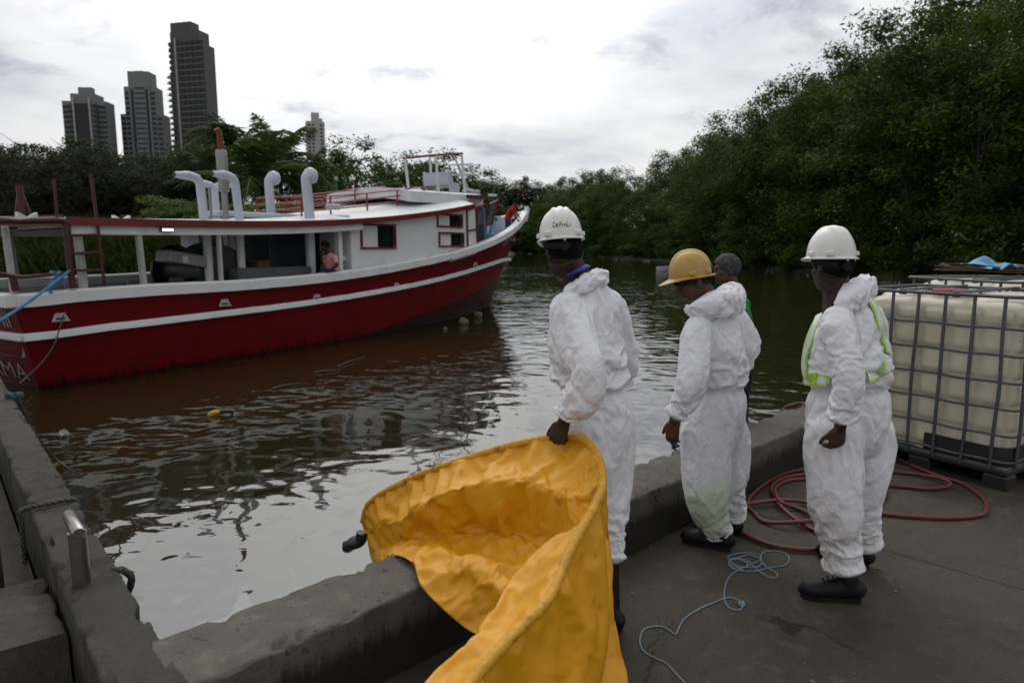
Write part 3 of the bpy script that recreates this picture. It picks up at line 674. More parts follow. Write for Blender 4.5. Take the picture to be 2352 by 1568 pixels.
Gr = np.array([[BP(s, t*(float(bg(np.array(s)))+.02), roof_z(s, t*float(bg(np.array(s))))+.05) for t in ts] for s in ss])
Gu = Gr-np.array([0, 0, .06])
B = MB(); B.grid(Gr); B.grid(Gu, True); B.grid(np.array([Gr[0], Gu[0]]), True); B.grid(np.array([Gr[-1], Gu[-1]])); B.build('roof', M_BWHITE, boat, 60)
for side in (1, -1):
    P = np.array([BP(s, side*(float(bg(np.array(s)))+.035), float(zrf(s))) for s in ss])
    G = np.array([P+[0, 0, .065], P+ET*side*.02+[0, 0, .065], P+ET*side*.02-[0, 0, .065], P-[0, 0, .065], P+[0, 0, .065]]); MB().grid(G, side < 0).build('roof_trim', M_TRIM, boat, 30)
    s_b = np.linspace(SR0+.1, SH0+.2, 20)
    for a, b in zip(s_b[:-1], s_b[1:]): pass
    P = np.array([BP(s, side*(float(bg(np.array(s)))-.08), float(zrf(s))-.13) for s in s_b])
    G = np.array([P+[0, 0, .075], P+ET*side*.05+[0, 0, .075], P+ET*side*.05-[0, 0, .075], P-[0, 0, .075], P+[0, 0, .075]]); MB().grid(G, side < 0).build('roof_beam', M_BWHITE, boat, 30)
MB().bar(BP(SR0-.02, -2.35, zrf(SR0)+.03), BP(SR0-.02, 2.35, zrf(SR0)+.03), .06, .14).build('roof_trim', M_TRIM, boat)
# --- posts of the aft awning
for (x0, y0, x1, y1, w) in [(10, 512, 30, 648, .10), (176, 515, 193, 662, .13), (316, 520, 331, 650, .11), (501, 520, 508, 642, .09)]:
    for side in (1, -1):
        s1, z1 = on_plan(x0, y0, bg, 15, -.1); s0, z0 = on_plan(x1, y1, bg, 15, -.1)
        if side < 0 and x0 > 400: continue
        tt = float(bg(np.array((s0+s1)/2)))-.10
        MB().bar(BP(s0, side*tt, zg(max(0, s0))-.03), BP(s1, side*tt, zrf(max(0, s1))-.10), w, w*.75, up=ES, bev=.012).build('awning_post', M_POST, boat)
# --- house: starboard side wall with openings, port wall, ends
def wall_quad(name, s0, s1, side, z0f, z1f, mt, off=0.0, n=16):
    G = np.array([[BP(s, side*(float(hb(s))+off), z) for z in np.linspace(z0f(s), z1f(s), 2)] for s in np.linspace(s0, s1, n)])
    G2 = G-ET*side*.05; B_ = MB(); B_.grid(G, side > 0); B_.grid(G2, side < 0)
    B_.grid(np.array([G[0], G2[0]]), side > 0); B_.grid(np.array([G[-1], G2[-1]]), side < 0); B_.grid(np.array([G[:, 1], G2[:, 1]]), side < 0); return B_.build(name, mt, boat, 30)
zlo = lambda s: float(zg(s))-.3
zhi = lambda s: float(zrf(min(s, SRE)))-.02
# window rectangles on the starboard wall (photo bearings: left-top, right-bottom)
def rect(xl, yt, xr, yb_l, yb_r, yt_r):
    sl, za = hpt(xl, yt); _, zb_ = hpt(xl, yb_l); sr, zc = hpt(xr, yt_r); _, zd = hpt(xr, yb_r); return sl, sr, (za+zc)/2, (zb_+zd)/2
W1 = rect(828, 520, 906, 577, 563, 513); W2 = rect(1004, 500, 1060, 526, 516, 487); W3 = rect(1008, 541, 1063, 571, 561, 530)
openings = [W1, W2, W3]
def wall_with_openings(s0, s1, wins):
    cuts = sorted(set([s0, s1]+[c for w in wins for c in (w[0], w[1])])); cuts = [c for c in cuts if s0 <= c <= s1]
    for a, b in zip(cuts[:-1], cuts[1:]):
        if b-a < 1e-3: continue
        inside = sorted([w for w in wins if w[0] <= (a+b)/2 <= w[1]], key=lambda w: w[3])
        zprev = None
        lo = zlo
        for w in inside:
            wall_quad('house_wall', a, b, 1, lo, (lambda s, z=w[3]: z), M_BWHITE, n=4); lo = (lambda s, z=w[2]: z)
        wall_quad('house_wall', a, b, 1, lo, zhi, M_BWHITE, n=6)
wall_with_openings(SH0, SH1, openings)
wall_quad('house_wall', SH0-.6, SH1, -1, zlo, zhi, M_BWHITE)
def window(w, split=.52):
    s0, s1, z1, z0 = w; par = None
    def P(s, z, o=0.0): return BP(s, float(hb(s))+o, z)
    pane = MB().grid(np.array([[P(s, z, -.10) for z in (z0, z1)] for s in (s0+(s1-s0)*split, s1)]), True).build('window', M_GLASS_D, boat)
    for a, b in (((s0, z0), (s1, z0)), ((s0, z1), (s1, z1)), ((s0, z0), (s0, z1)), ((s1, z0), (s1, z1))):
        ea = P(*a, .012); eb = P(*b, .012); d = (eb-ea)/np.linalg.norm(eb-ea)
        ext = .035 if abs(d[2]) < .7 else -.036
        MB().bar(ea-d*ext, eb+d*ext, .07, .05, up=(ES if abs(d[2]) > .7 else ZU), bev=.006).build('frame', M_TRIM, pane)
    sm = s0+(s1-s0)*split
    MB().grid(np.array([[P(s, z, -.035) for z in (z0, z1)] for s in (s0, sm)]), True).build('sliding_panel', M_BWHITE, pane)
    MB().bar(P(sm, z0, -.05), P(sm, z1, -.05), .03, .03, up=ES).build('mullion', M_BWHITE, pane)
    return pane
for w in openings: window(w, .5)
# aft bulkhead with open doorway, dark blue inside
SA = hpt(612, 560)[0]
mid = lambda s: float(zrf(s))+.2
for a, b, mt in ((-2.1, -1.35, M_BWHITE), (-1.2, 1.2, M_TEAL)):
    MB().box((BP(SA+.9, (a+b)/2, zg(SA)*.5+zrf(SA)*.5-.25)), ((b-a), .06, zrf(SA)-zg(SA)+.8), ax=np.array([ET, ES, ZU])).build('bulkhead', mt, boat)
wall_quad('inner_wall', SA+.95, SH1-.3, 1, lambda s: zdeck(s), zhi, M_TEAL, off=-1.3)
pw = [hpt(616, 520), hpt(612, 520)]
MB().bar(BP(SA, 1.1, zdeck(SA)), BP(SA-.25, 1.1, zrf(SA)-.05), .32, .30, up=ES).build('bulkhead_post', M_BWHITE, boat)
MB().bar(BP(SA-.18, 1.1, zdeck(SA)), BP(SA-.43, 1.1, zrf(SA)-.05), .34, .06, up=ES).build('bulkhead_edge', M_TRIM, boat)
# recess next to the seated man
MB().box(BP(SH0+.02, THS-.55, (zg(SH0)+zrf(SH0))/2-.1), (1.0, .05, zrf(SH0)-zg(SH0)+.5), ax=np.array([ET, ES, ZU])).build('house_end', M_BWHITE, boat)
MB().box(BP(SH0-.25, THS-.35, zg(SH0)+.26), (.34, .55, .12), ax=np.array([ET, ES, ZU]), bev=.01).build('shelf', M_BWHITE, boat)
MB().bar(BP(SH0-.05, THS-.2, zg(SH0)-.1), BP(SH0-.38, THS-.2, zg(SH0)+.2), .05, .05).build('shelf_brace', M_BWHITE, boat)
s_, z_ = on_plan(783, 540, bg, 15, -.25)
MB().bar(BP(s_, 2.1, zg(s_)-.2), BP(s_, 2.1, zrf(s_)-.08), .14, .12, up=ES).build('awning_post', M_BWHITE, boat)
# --- wheelhouse front
SF = SH1+1.25
def wz(px, py, t): return on_t(px, py, t)
t_w = 1.55
zroof2 = on_t(1100, 455, 1.5)[1]
MB().prism([BP(SH1-.02, 1.45, zlo(SH1)-.2), BP(SF-.1, 1.25, zlo(SH1)-.2), BP(SF+.1, 1.25, zroof2), BP(SH1-.02, 1.45, zroof2)], -ET*.05).build('wheelhouse_side', M_BWHITE, boat)
MB().prism([BP(SH1-.02, -1.6, zlo(SH1)-.2), BP(SF-.1, -1.25, zlo(SH1)-.2), BP(SF+.1, -1.25, zroof2), BP(SH1-.02, -1.6, zroof2)], ET*.05).build('wheelhouse_side', M_BWHITE, boat)
MB().prism([BP(SF-.1, -1.25, zlo(SH1)-.2), BP(SF-.1, 1.25, zlo(SH1)-.2), BP(SF+.1, 1.25, zroof2), BP(SF+.1, -1.25, zroof2)], ES*.05).build('wheelhouse_front', M_BWHITE, boat)
# side door and panel, trims
pA = hpt(1071, 483)[0]
def tr(a, b, w=.06): return MB().bar(a, b, w, .05, up=ES if abs((b-a)[2]) > .5*np.linalg.norm(b-a) else ZU).build('door_trim', M_TRIM, boat)
to = lambda s: float(hb(s))+.015
for (xa, ya, xb, yb) in [(1071, 484, 1073, 570), (1092, 478, 1096, 565), (1072, 530, 1094, 527), (1070, 483, 1113, 470)]:
    sa, za = hpt(xa, ya); sb, zb2 = hpt(xb, yb); tr(BP(sa, to(sa), za), BP(sb, to(sb), zb2))
sd0, zd0 = on_t(1093, 478, 1.47); sd1, zd1 = on_t(1113, 474, 1.42)
zdb = on_t(1113, 555, 1.42)[1]
door = MB().prism([BP(sd0, 1.475, zdb), BP(sd1, 1.43, zdb), BP(sd1, 1.43, zd1), BP(sd0, 1.475, zd0)], ET*.02).build('door', M_TEAL, boat)
MB().bar(BP((sd0+sd1)/2+.2, 1.49, zdb), BP((sd0+sd1)/2+.1, 1.49, zd1-.05), .10, .03, up=ES).build('door_edge', mat('pale_blue_paint', (.18, .30, .42), .5, var=.1), door)
MB().prism([BP(sd0+.05, 1.497, zdb+.55), BP((sd0+sd1)/2+.05, 1.488, zdb+.55), BP((sd0+sd1)/2, 1.488, zd1-.12), BP(sd0+.05, 1.497, zd0-.12)], ET*.01).build('door_pane', M_GLASS_L, door)
tr(BP(sd1, 1.46, zdb), BP(sd1-.05, 1.46, zd1+.05), .09)
# slanted forward side window
wf = [on_t(1118, 470, 1.3), on_t(1140, 461, 1.3), on_t(1130, 515, 1.3), on_t(1117, 519, 1.3)]
W_ = [BP(s, 1.40-.06*k, z) for k, (s, z) in enumerate(wf)]
pane = MB().prism(W_, ET*.015).build('window', M_GLASS_L, boat)
for i in range(4): MB().bar(W_[i]+ET*.02, W_[(i+1) % 4]+ET*.02, .06, .05).build('frame', M_TRIM, pane)
# upper roof of the wheelhouse
s0u = on_t(885, 463, 1.5)[0]+.9
ss2 = np.linspace(s0u, SF+.45, 26)
def ub(s): x = np.clip((s-SF+.6)/1.05, 0, 1); return 1.62*(1-x**2.6)+.25*x
zu = lambda s: float(np.interp(s, [s0u, SH1, SF+.45], [zroof2-.06, zroof2+.0, zroof2+.05]))
Gr2 = np.array([[BP(s, t*ub(s), zu(s)+.16*(1-t*t)+.05) for t in np.linspace(-1, 1, 11)] for s in ss2]); Gu2 = Gr2-np.array([0, 0, .3])
Gu2[ss2 > SH1-.1] = Gr2[ss2 > SH1-.1]-np.array([0, 0, .1])
B = MB(); B.grid(Gr2); B.grid(Gu2, True); B.grid(np.array([Gr2[:, -1], Gu2[:, -1]]), False); B.grid(np.array([Gr2[:, 0], Gu2[:, 0]]), True); B.grid(np.array([Gr2[0], Gu2[0]]), True); B.grid(np.array([Gr2[-1], Gu2[-1]])); B.build('wheelhouse_roof', M_BWHITE, boat, 50)
sel = ss2[ss2 > SH1-.25]
for side in (1, -1):
    P = np.array([BP(s, side*(ub(s)+.012), zu(s)) for s in sel]); G = np.array([P+[0, 0, .06], P+ET*side*.03+[0, 0, .06], P+ET*side*.03-[0, 0, .05], P-[0, 0, .05], P+[0, 0, .06]]); MB().grid(G, side < 0).build('roof_trim', M_TRIM, boat, 30)
# --- roof gear
def rz(s, t): return roof_z(np.clip(s, SR0, SRE), t)
def pipe_to(path, r, mt, name, n=14, par=None, rad=None):
    return MB().tube(spline(path, 30) if len(path) > 2 else path, r if rad is None else r, n).build(name, mt, par or boat, 45)
def cowl(px_base, py_base, px_top, py_top, t, r, mouth, name='vent_pipe'):
    sb, zb3 = on_t(px_base, py_base, t); st, zt = on_t(px_top, py_top, t); root = BP(sb, t, rz(sb, t)+.02); top = BP(st, t, zt)
    h = top-root; d = np.array(mouth, float); d /= np.linalg.norm(d); Lm = np.linalg.norm(mouth)
    P = [root, root+h*.3, root+h*.6, root+h*.82, root+h*.95+d*.06*1, root+h*1.0+d*.22, root+h+d*(Lm*.7), root+h+d*Lm]
    pts = spline(P, 40); o = MB().tube(pts, r*np.interp(np.linspace(0, 1, 40), [0, .78, 1], [1, 1, .62]), 16, caps=False).build(name, M_PIPE, boat, 50)
    MB().tube([pts[-1]-d*.02, pts[-1]+d*.001], r*.60, 16).build('mouth', M_BLACK, o)
    for k in (22, 28): dd = pts[k+1]-pts[k]; MB().tube([pts[k], pts[k]+dd*.6], r*1.08, 16).build('collar', M_PIPE, o)
    return o
cowl(470, 505, 458, 406, 1.7, .084, -ES*.52); cowl(551, 505, 538, 404, 1.7, .084, -ES*.50)
cowl(498, 500, 492, 424, -.2, .075, -ES*.45); cowl(500, 500, 493, 424, -.9, .075, ES*.45)
def mushroom(xb, yb, xt, yt, t, r):
    sb, _ = on_t(xb, yb, t); st, zt = on_t(xt, yt, t); a = BP(sb, t, rz(sb, t)); b = BP(st, t, zt)
    P = [a, a+(b-a)*.35, a+(b-a)*.65, a+(b-a)*.8, a+(b-a)*.92+ES*.01, b-ZU*.04+ES*.04, b+ES*.13+ZU*.0, b+ES*.24+ZU*.03]
    pts = spline(P, 36); rr = np.interp(np.linspace(0, 1, 36), [0, .6, .72, .86, .94, 1], [r, r*.98, r*1.1, r*1.6, r*1.6, r*1.3])
    o = MB().tube(pts, rr, 18, round_caps=False).build('cowl_vent', M_PIPE, boat, 60)
    MB().tube([pts[-1]-ES*.01, pts[-1]+ES*.004-ZU*.001], r*1.15, 16).build('mouth', M_BGREY, o)
mushroom(624, 500, 617, 409, .6, .105); mushroom(712, 503, 702, 403, 1.75, .115)
# exhaust stack
M_RUST = mat('rusty_metal', (.16, .045, .012), .7, .3, var=.4, vscale=14, stain=((.05, .02, .01), 10, .5, .65, .8))
M_MUFF = mat('galvanised_muffler', (.26, .255, .24), .45, .7, var=.15, vscale=6)
te = 1.2
P0 = bpt(518, 505, te); P1 = bpt(516, 440, te); P2 = bpt(508, 345, te); P3 = bpt(505, 312, te); P4 = bpt(497, 296, te)
ex = MB().tube([P0-ZU*1.6, P1], .065, 14).build('exhaust_pipe', M_MUFF, boat, 40)
MB().tube([P1-(P2-P1)*.02, P1, P1+(P2-P1)*.02, P2-(P2-P1)*.02, P2, P2+(P2-P1)*.015], [.065, .105, .112, .112, .105, .066], 20).build('muffler', M_MUFF, ex, 40)
MB().tube(spline([P2, P2*.5+P3*.5, P3, P3*.5+P4*.5+ZU*.02, P4], 16), .062, 14).build('exhaust_tip', M_RUST, ex, 50)
MB().tube([bpt(486, 505, te), bpt(481, 430, te)], .03, 8).build('stay_pipe', M_MUFF, boat, 40)
for (x, t, w) in ((550, 1.5, .085), (474, 1.5, .085), (540, -1.2, .1), (711, 1.55, .115), (525, .3, .09)):
    s, _ = on_t(x, 520, t); MB().tube([BP(s, t, zdeck(s)), BP(s, t, zrf(s)+.1)], w, 14).build('deck_column', M_BWHITE, boat, 40)
# engine hatch coaming on the roof
ca, cb = on_t(500, 497, .95)[0], on_t(735, 497, .95)[0]
MB().box((BP((ca+cb)/2, .75, zrf((ca+cb)/2)+.19)), (cb-ca, .5, .13), ax=np.array([ES, ET, ZU]), bev=.03).build('hatch_coaming', M_BGREY, boat)
MB().box(BP(on_t(767, 505, 2.0)[0], 2.0, zrf(9)+.14), (.35, .2, .13), ax=np.array([ES, ET, ZU]), bev=.03).build('vent_box', M_BGREY, boat)
# notched cleat boards on the aft roof
for x in (283, 66):
    s, z = on_t(x, 500, 1.8); h = .14; w = .15
    MB().prism([BP(s-w, 1.8, zrf(s)), BP(s+w, 1.8, zrf(s)), BP(s+w*.9, 1.8, zrf(s)+h), BP(s, 1.8, zrf(s)+h*.42), BP(s-w*.95, 1.8, zrf(s)+h)], -ET*.1).build('cleat_board', M_BWHITE, boat)
# railings on the roof: two sides, three rails each, converging forward
M_RAIL = mat('red_railing_paint', (.22, .018, .022), .45, var=.15)
ra = on_t(692, 465, 1.25)[0]; rb = on_t(975, 440, 1.25)[0]
for t in (1.25, -.35):
    pts = [ra, ra+(rb-ra)*.2, ra+(rb-ra)*.48, ra+(rb-ra)*.74, rb]
    for k, hh in enumerate((.44, .28, .12)):
        sE = pts[-1]+.25
        path = [BP(s, t, rz(s, t)+.05+hh) for s in pts]+[BP(sE+.2, t-.3, rz(rb, t)+.05+hh+.03)]
        MB().tube(path, .018, 8).build('railing_bar', M_RAIL, boat, 40)
    for s in pts: MB().tube([BP(s, t, rz(s, t)), BP(s, t, rz(s, t)+.47)], .024, 8).build('railing_post', M_RAIL, boat, 40)
for hh in (.44, .28, .12): MB().tube([BP(ra, 1.25, rz(ra, 1.25)+.05+hh), BP(ra-.15, .45, rz(ra, .45)+.05+hh), BP(ra, -.35, rz(ra, -.35)+.05+hh)], .022, 8).build('railing_bar', M_RAIL, boat, 40)
# upper helm: bench, frame, mast, dome
zt2 = lambda s: zu(s)+.18
def up2(x, y, t): return bpt(x, y, t)
fp = [((930, 364), (939, 437), 1.2), ((1001, 356), (1009, 457), 1.2), ((987, 356), (993, 405), -.5), ((1060, 352), (1068, 440), .9)]
tops = []
for (a, b, t) in fp:
    A = bpt(*a, t); Bq = bpt(*b, t); Bq[2] = min(Bq[2], OB[2]+zt2(on_t(*b, t)[0])); MB().tube([Bq, A], .04, 10).build('helm_frame_post', M_BWHITE, boat, 40); tops.append(A)
MB().tube([tops[0]-ES*.05, tops[1], tops[3]+ES*.05], .035, 8).build('helm_frame_bar', M_TRIM, boat, 40)
MB().tube([tops[2], tops[0]*.4+tops[1]*.6], .03, 8).build('helm_frame_bar', M_BWHITE, boat, 40)
MB().tube([bpt(935, 446, 1.2), bpt(1005, 445, 1.2)], .022, 8).build('helm_frame_bar', M_BWHITE, boat, 40)
sb0, zb0 = on_t(1030, 458, .75); sb1 = on_t(966, 405, .75)[0]
sb0 += .35
prof = [(sb0+.28, 0), (sb0+.28, .30), (sb0+.20, .36), (sb0-.05, .37), (sb0-.16, .68), (sb0-.22, .72), (sb0-.30, .68), (sb0-.22, 0)]
zb_ = zt2(sb0)-.05
for t in (.75, -.25): MB().prism([BP(s, t, zb_+h) for s, h in prof], -ET*.06).build('bench_end', M_BGREY, boat)
MB().prism([BP(sb0-.16, .7, zb_+.68), BP(sb0-.30, .7, zb_+.68), BP(sb0-.26, .7, zb_+.28), BP(sb0-.1, .7, zb_+.28)], -ET*.95).build('bench_back', M_BGREY, boat)
MB().prism([BP(sb0+.26, .7, zb_+.30), BP(sb0-.1, .7, zb_+.30), BP(sb0-.1, .7, zb_+.24), BP(sb0+.26, .7, zb_+.24)], -ET*.95).build('bench_seat', M_BGREY, boat)
ma = bpt(1077, 440, 0.0); mb_ = bpt(1042, 356, 0.0); mroot = MB().tube([ma-ZU*.1, ma, mb_], [.16, .13, .07], 10, ry=[.05, .045, .03]).build('mast', M_BGREY, boat, 40)
MB().ball(ma+ZU*.0, (.34, .2, .1), 14, 8, ax=np.array([ES, ET, ZU])).build('mast_foot', M_BGREY, mroot, 60)
for (xa, ya, xb, yb) in ((1035, 379, 1080, 377), (1034, 402, 1090, 401)):
    MB().bar(bpt(xa, ya, .0), bpt(xb, yb, .0), .28, .06, bev=.025).build('mast_spreader', M_BWHITE, mroot)
MB().tube([tops[1], mb_], .03, 8).build('helm_frame_bar', M_BWHITE, boat, 40)
dm = bpt(956, 441, .55); MB().ball(dm, (.19, .19, .15), 16, 10).build('dome_antenna', M_BWHITE, boat, 60)
MB().tube([dm-ZU*.32, dm], .09, 12).build('dome_base', mat('yellowed_plastic', (.45, .36, .22), .5, var=.2), boat, 40)
MB().box(BP(on_t(1092, 440, .3)[0], .3, zt2(SF)+.09), (.3, .25, .2), ax=np.array([ES, ET, ZU]), bev=.03).build('hatch_box', M_BGREY, boat)
sl = bpt(1131, 449, .9); lo_ = MB().box(sl, (.3, .2, .08), ax=np.array([ES, ET, ZU]), bev=.02).build('searchlight_base', M_BWHITE, boat)
MB().tube([sl+ES*.05+ZU*.05, sl+ES*.18+ZU*.28], .05, 10).build('searchlight', M_BLACK, lo_, 40)
# --- work light under the awning beam (lit)
wl = bpt(383, 527, 2.44); lm = MB().box(wl, (.24, .07, .075), ax=np.array([ES, ET, ZU]), bev=.015).build('work_light', M_BLACK, boat)
M_LED = mat('lit_led', (1, 1, 1), .5, emit=((.95, 1.0, .95), 2.5))
for k in range(6): MB().box(wl+ES*(-.085+.034*k)+ET*.038-ZU*.008, (.028, .010, .042), ax=np.array([ES, ET, ZU])).build('led', M_LED, lm)
# --- dark red stern gantry and ladder
tg_ = 2.42
def gpt(x, y, t=tg_): return bpt(x, y, t)
MB().tube(spline([BP(-.5, -2.4, on_t(60, 507, 1.0)[1]), gpt(-40, 507), gpt(60, 507), gpt(135, 506), gpt(150, 512), gpt(154, 530), gpt(160, 600), gpt(168, 662)], 50), .05, 12).build('gantry_pipe', M_RUSTRED, boat, 50)
MB().tube([gpt(44, 425, 1.6), gpt(54, 505, 1.6)], .05, 14).build('gantry_post', M_RUSTRED, boat, 40)
MB().tube([gpt(50, 445, 1.6), gpt(72, 502, 1.6)], .033, 10).build('gantry_brace', M_RUSTRED, boat, 40)
MB().tube([gpt(43, 450, 1.5), gpt(38, 502, 1.5)], .028, 10).build('gantry_brace', M_RUSTRED, boat, 40)
MB().tube([gpt(124, 411), gpt(132, 502)], .02, 10).build('gantry_pole', M_RUSTRED, boat, 40)
MB().tube([gpt(209, 399), gpt(228, 540), gpt(240, 657)], .024, 10).build('ladder_rail', M_RUSTRED, boat, 40)
for (a, b, y0, y1) in ((158, 230, 541, 539), (162, 235, 583, 579), (166, 239, 621, 620)): MB().tube([gpt(a, y0), gpt(b, y1)], .022, 8).build('ladder_rung', M_RUSTRED, boat, 40)
MB().tube([gpt(42, 528), gpt(140, 523)], .022, 8).build('gantry_bar', M_RUSTRED, boat, 40)
MB().tube(spline([gpt(-40, 620), gpt(10, 630), gpt(45, 636), gpt(100, 632), gpt(160, 626)], 20), .03, 8).build('stern_rail', M_RUSTRED, boat, 40)
MB().tube([gpt(30, 636), gpt(37, 668)], .05, 8).build('stern_rail_post', M_RUSTRED, boat, 40)
# --- deck winch
wc = bpt(455, 622, .6); wroot = MB().tube([wc-ET*.75, wc+ET*.75], .40, 24).build('winch_drum', M_BLACK, boat, 40)
for t in (-.8, .8): MB().tube([wc+ET*(t-.04), wc+ET*(t+.04)], .56, 24).build('drum_flange', M_BLACK, wroot, 40)
wc2 = bpt(488, 620, .9); MB().tube([wc2-ET*.35, wc2+ET*.35], .58, 24).build('winch_housing', mat('dark_green_machine', (.02, .027, .026), .5, var=.2), boat, 40)
MB().box(bpt(425, 596, 1.3), (.95, .5, .24), ax=np.array([ES*.985-ZU*.17, ET, ZU*.985+ES*.17]), bev=.02).build('steel_box', M_MUFF, boat)
MB().box(bpt(426, 596, 1.56), (.12, .01, .13), ax=np.array([ES, ET, ZU])).build('plate', M_BWHITE, boat)
MB().bar(bpt(405, 645, .8), bpt(520, 640, .8), .5, .12).build('winch_bed', M_BLACK, boat)
for (x0, y0, x1, y1, t, hh, mt) in ((575, 616, 605, 612, 1.3, .30, mat('brown_crate', (.10, .05, .025), .8, var=.3)), (530, 632, 700, 626, 1.5, .30, M_DECK)):
    MB().bar(bpt(x0, y0, t), bpt(x1, y1, t), .5, hh, bev=.02).build('deck_locker', mt, boat)
# --- mooring lines and the rope coils on the bow
M_BLUEROPE = mat('blue_rope', (.06, .22, .42), .8, var=.4, vscale=60)
for k in range(4):
    c = bpt(1137, 548-k*3, .9); s0_ = c+ES*.4
    MB().tube(spline([c+ES*(.45*math.cos(a))+ET*(.25*math.sin(a))+ZU*.03*math.sin(3*a+k) for a in np.linspace(0, 6.28, 9)[:-1]], 30, True), .035, 6, closed=True).build('rope_coil', M_BLUEROPE, boat, 50)
MB().tube(spline([bpt(1124, 555, 1.0), bpt(1127, 530, 1.0), bpt(1133, 503, 1.0), bpt(1139, 500, 1.0), bpt(1140, 508, 1.0)], 20), .06, 8).build('rope_hank', M_BLUEROPE, boat, 50)
MB().tube([bpt(1143, 560, .5), bpt(1140, 497, .5)], .16, 10).build('bow_bitt', M_BGREY, boat, 40)
# ================================================================== TOWERS
M_T1 = mat('tower_stone', (.165, .168, .170), .8, var=.1, vscale=.05)
M_T3 = mat('tower_brown_cladding', (.050, .049, .050), .6, var=.15, vscale=.08)
M_T3B = mat('tower_dark_band', (.045, .040, .038), .6)
M_TW = mat('tower_window', (.016, .020, .026), .3, spec=.3)
M_TG = mat('tower_glass_strip', (.012, .014, .017), .3, spec=.3)
M_TL = mat('tower_light', (.36, .35, .33), .8, var=.1, vscale=.05)
M_SLAB = mat('tower_slab_edge', (.16, .15, .14), .8)
M_BALC = mat('balcony_glass', (.22, .28, .28), .2)
def tower_frame(xl, xr, ytop, Y, yaw):
    a, b = pd(xl, 340, Y), pd(xr, 340, Y); w = b[0]-a[0]; h = pd((xl+xr)/2, ytop, Y)[2]
    c = np.array([(a[0]+b[0])/2, Y, 3.0]); ax = np.array([[math.cos(yaw), math.sin(yaw), 0], [-math.sin(yaw), math.cos(yaw), 0], [0, 0, 1.]])
    return c, w, h, ax
def twin(root, c, ax, shared, x, y, z, w, h, m, name='window'):
    key = (round(w, 2), round(h, 2), m.name)
    if key not in shared:
        o = MB().box((0, 0, 0), (w, .5, h)).build(name, m, None); shared[key] = o.data
        bpy.data.objects.remove(o)
    o = bpy.data.objects.new(name, shared[key]); COL.objects.link(o); o.parent = root
    p = np.array([x, y, z])@ax+c-ORG[root.name]; o.location = tuple(p); o.rotation_euler = (0, 0, math.atan2(ax[0][1], ax[0][0])); return o
def tb(root, c, ax, x, y, z0, z1, w, d, m, name):
    return MB().box(c+np.array([x, y, (z0+z1)/2])@ax, (w, d, z1-z0), ax=ax).build(name, m, root)
# tower 1: left, dark glazed centre
def tower_one():
    c, w, h, ax = tower_frame(152, 250, 229, 520, .06); r = thing('apartment_tower', c, 'shorter grey tower with dark glazed centre, leftmost on the skyline', 'tower'); sh = {}
    D = w*.4
    tb(r, c, ax, 0, D/2, 0, h-4, w*.98, D, M_T1, 'wall'); tb(r, c, ax, 0, D/2-1, 0, h+1, w*.55, D, M_T1, 'core')
    tb(r, c, ax, -.02*w, D/2, h, h+6.5, w*.3, D*.4, M_T1, 'roof_block')
    tb(r, c, ax, -.02*w, -1.6, 0, h-6, w*.36, 1.2, M_TG, 'glass_strip'); 
    for x in (-.2, .16): tb(r, c, ax, x*w, -2.4, 0, h-2, .9, 1.2, M_TL, 'pilaster')
    fh = 3.6; n = int((h-6)/fh)
    for k in range(8, n):
        z = k*fh+1.5
        for x, ww in ((-.42, 3.6), (-.29, 3.0), (.27, 3.0), (.36, 2.6), (.45, 2.4)):
            twin(r, c, ax, sh, x*w, -.2 if abs(x) > .3 else -1.2, z, ww, 2.2, M_TW)
        if k % 1 == 0: tb(r, c, ax, -.24*w, -1.5, z+1.4, z+1.7, w*.16, 1.6, M_SLAB, 'balcony_slab'); tb(r, c, ax, .23*w, -1.5, z+1.4, z+1.7, w*.16, 1.6, M_SLAB, 'balcony_slab')
def tower_two():
    c, w, h, ax = tower_frame(284, 378, 184, 540, .06); r = thing('apartment_tower', c, 'stepped stone coloured tower with punched windows between the two darker towers', 'tower'); sh = {}
    D = w*.4
    tb(r, c, ax, 0, D/2, 0, h-28, w, D, M_T1, 'wall'); tb(r, c, ax, .0, D/2-.5, 0, h-8, w*.74, D, M_T1, 'wall'); tb(r, c, ax, 0, D/2-1.2, 0, h+3, w*.5, D, M_T1, 'core'); tb(r, c, ax, -.05*w, D/2, h+3, h+4.5, w*.2, D*.4, M_T1, 'roof_block')
    tb(r, c, ax, -.17*w, -1.0, 0, h-10, w*.06, 1, M_TG, 'glass_strip'); tb(r, c, ax, .17*w, -1.0, 0, h-10, w*.06, 1, M_TG, 'glass_strip')
    fh = 3.7; n = int((h-6)/fh)
    for k in range(9, n):
        z = k*fh+1.4
        for x in (-.43, -.30, .30, .43):
            if z > h-30 and abs(x) > .4: continue
            if z > h-11: continue
            twin(r, c, ax, sh, x*w, -.2 if abs(x) > .36 else -.6, z, 2.9, 2.2, M_TW)
        for x in (-.09, -.03, .03, .09): twin(r, c, ax, sh, x*w, -1.4, z, 1.2, 1.3, M_TW)
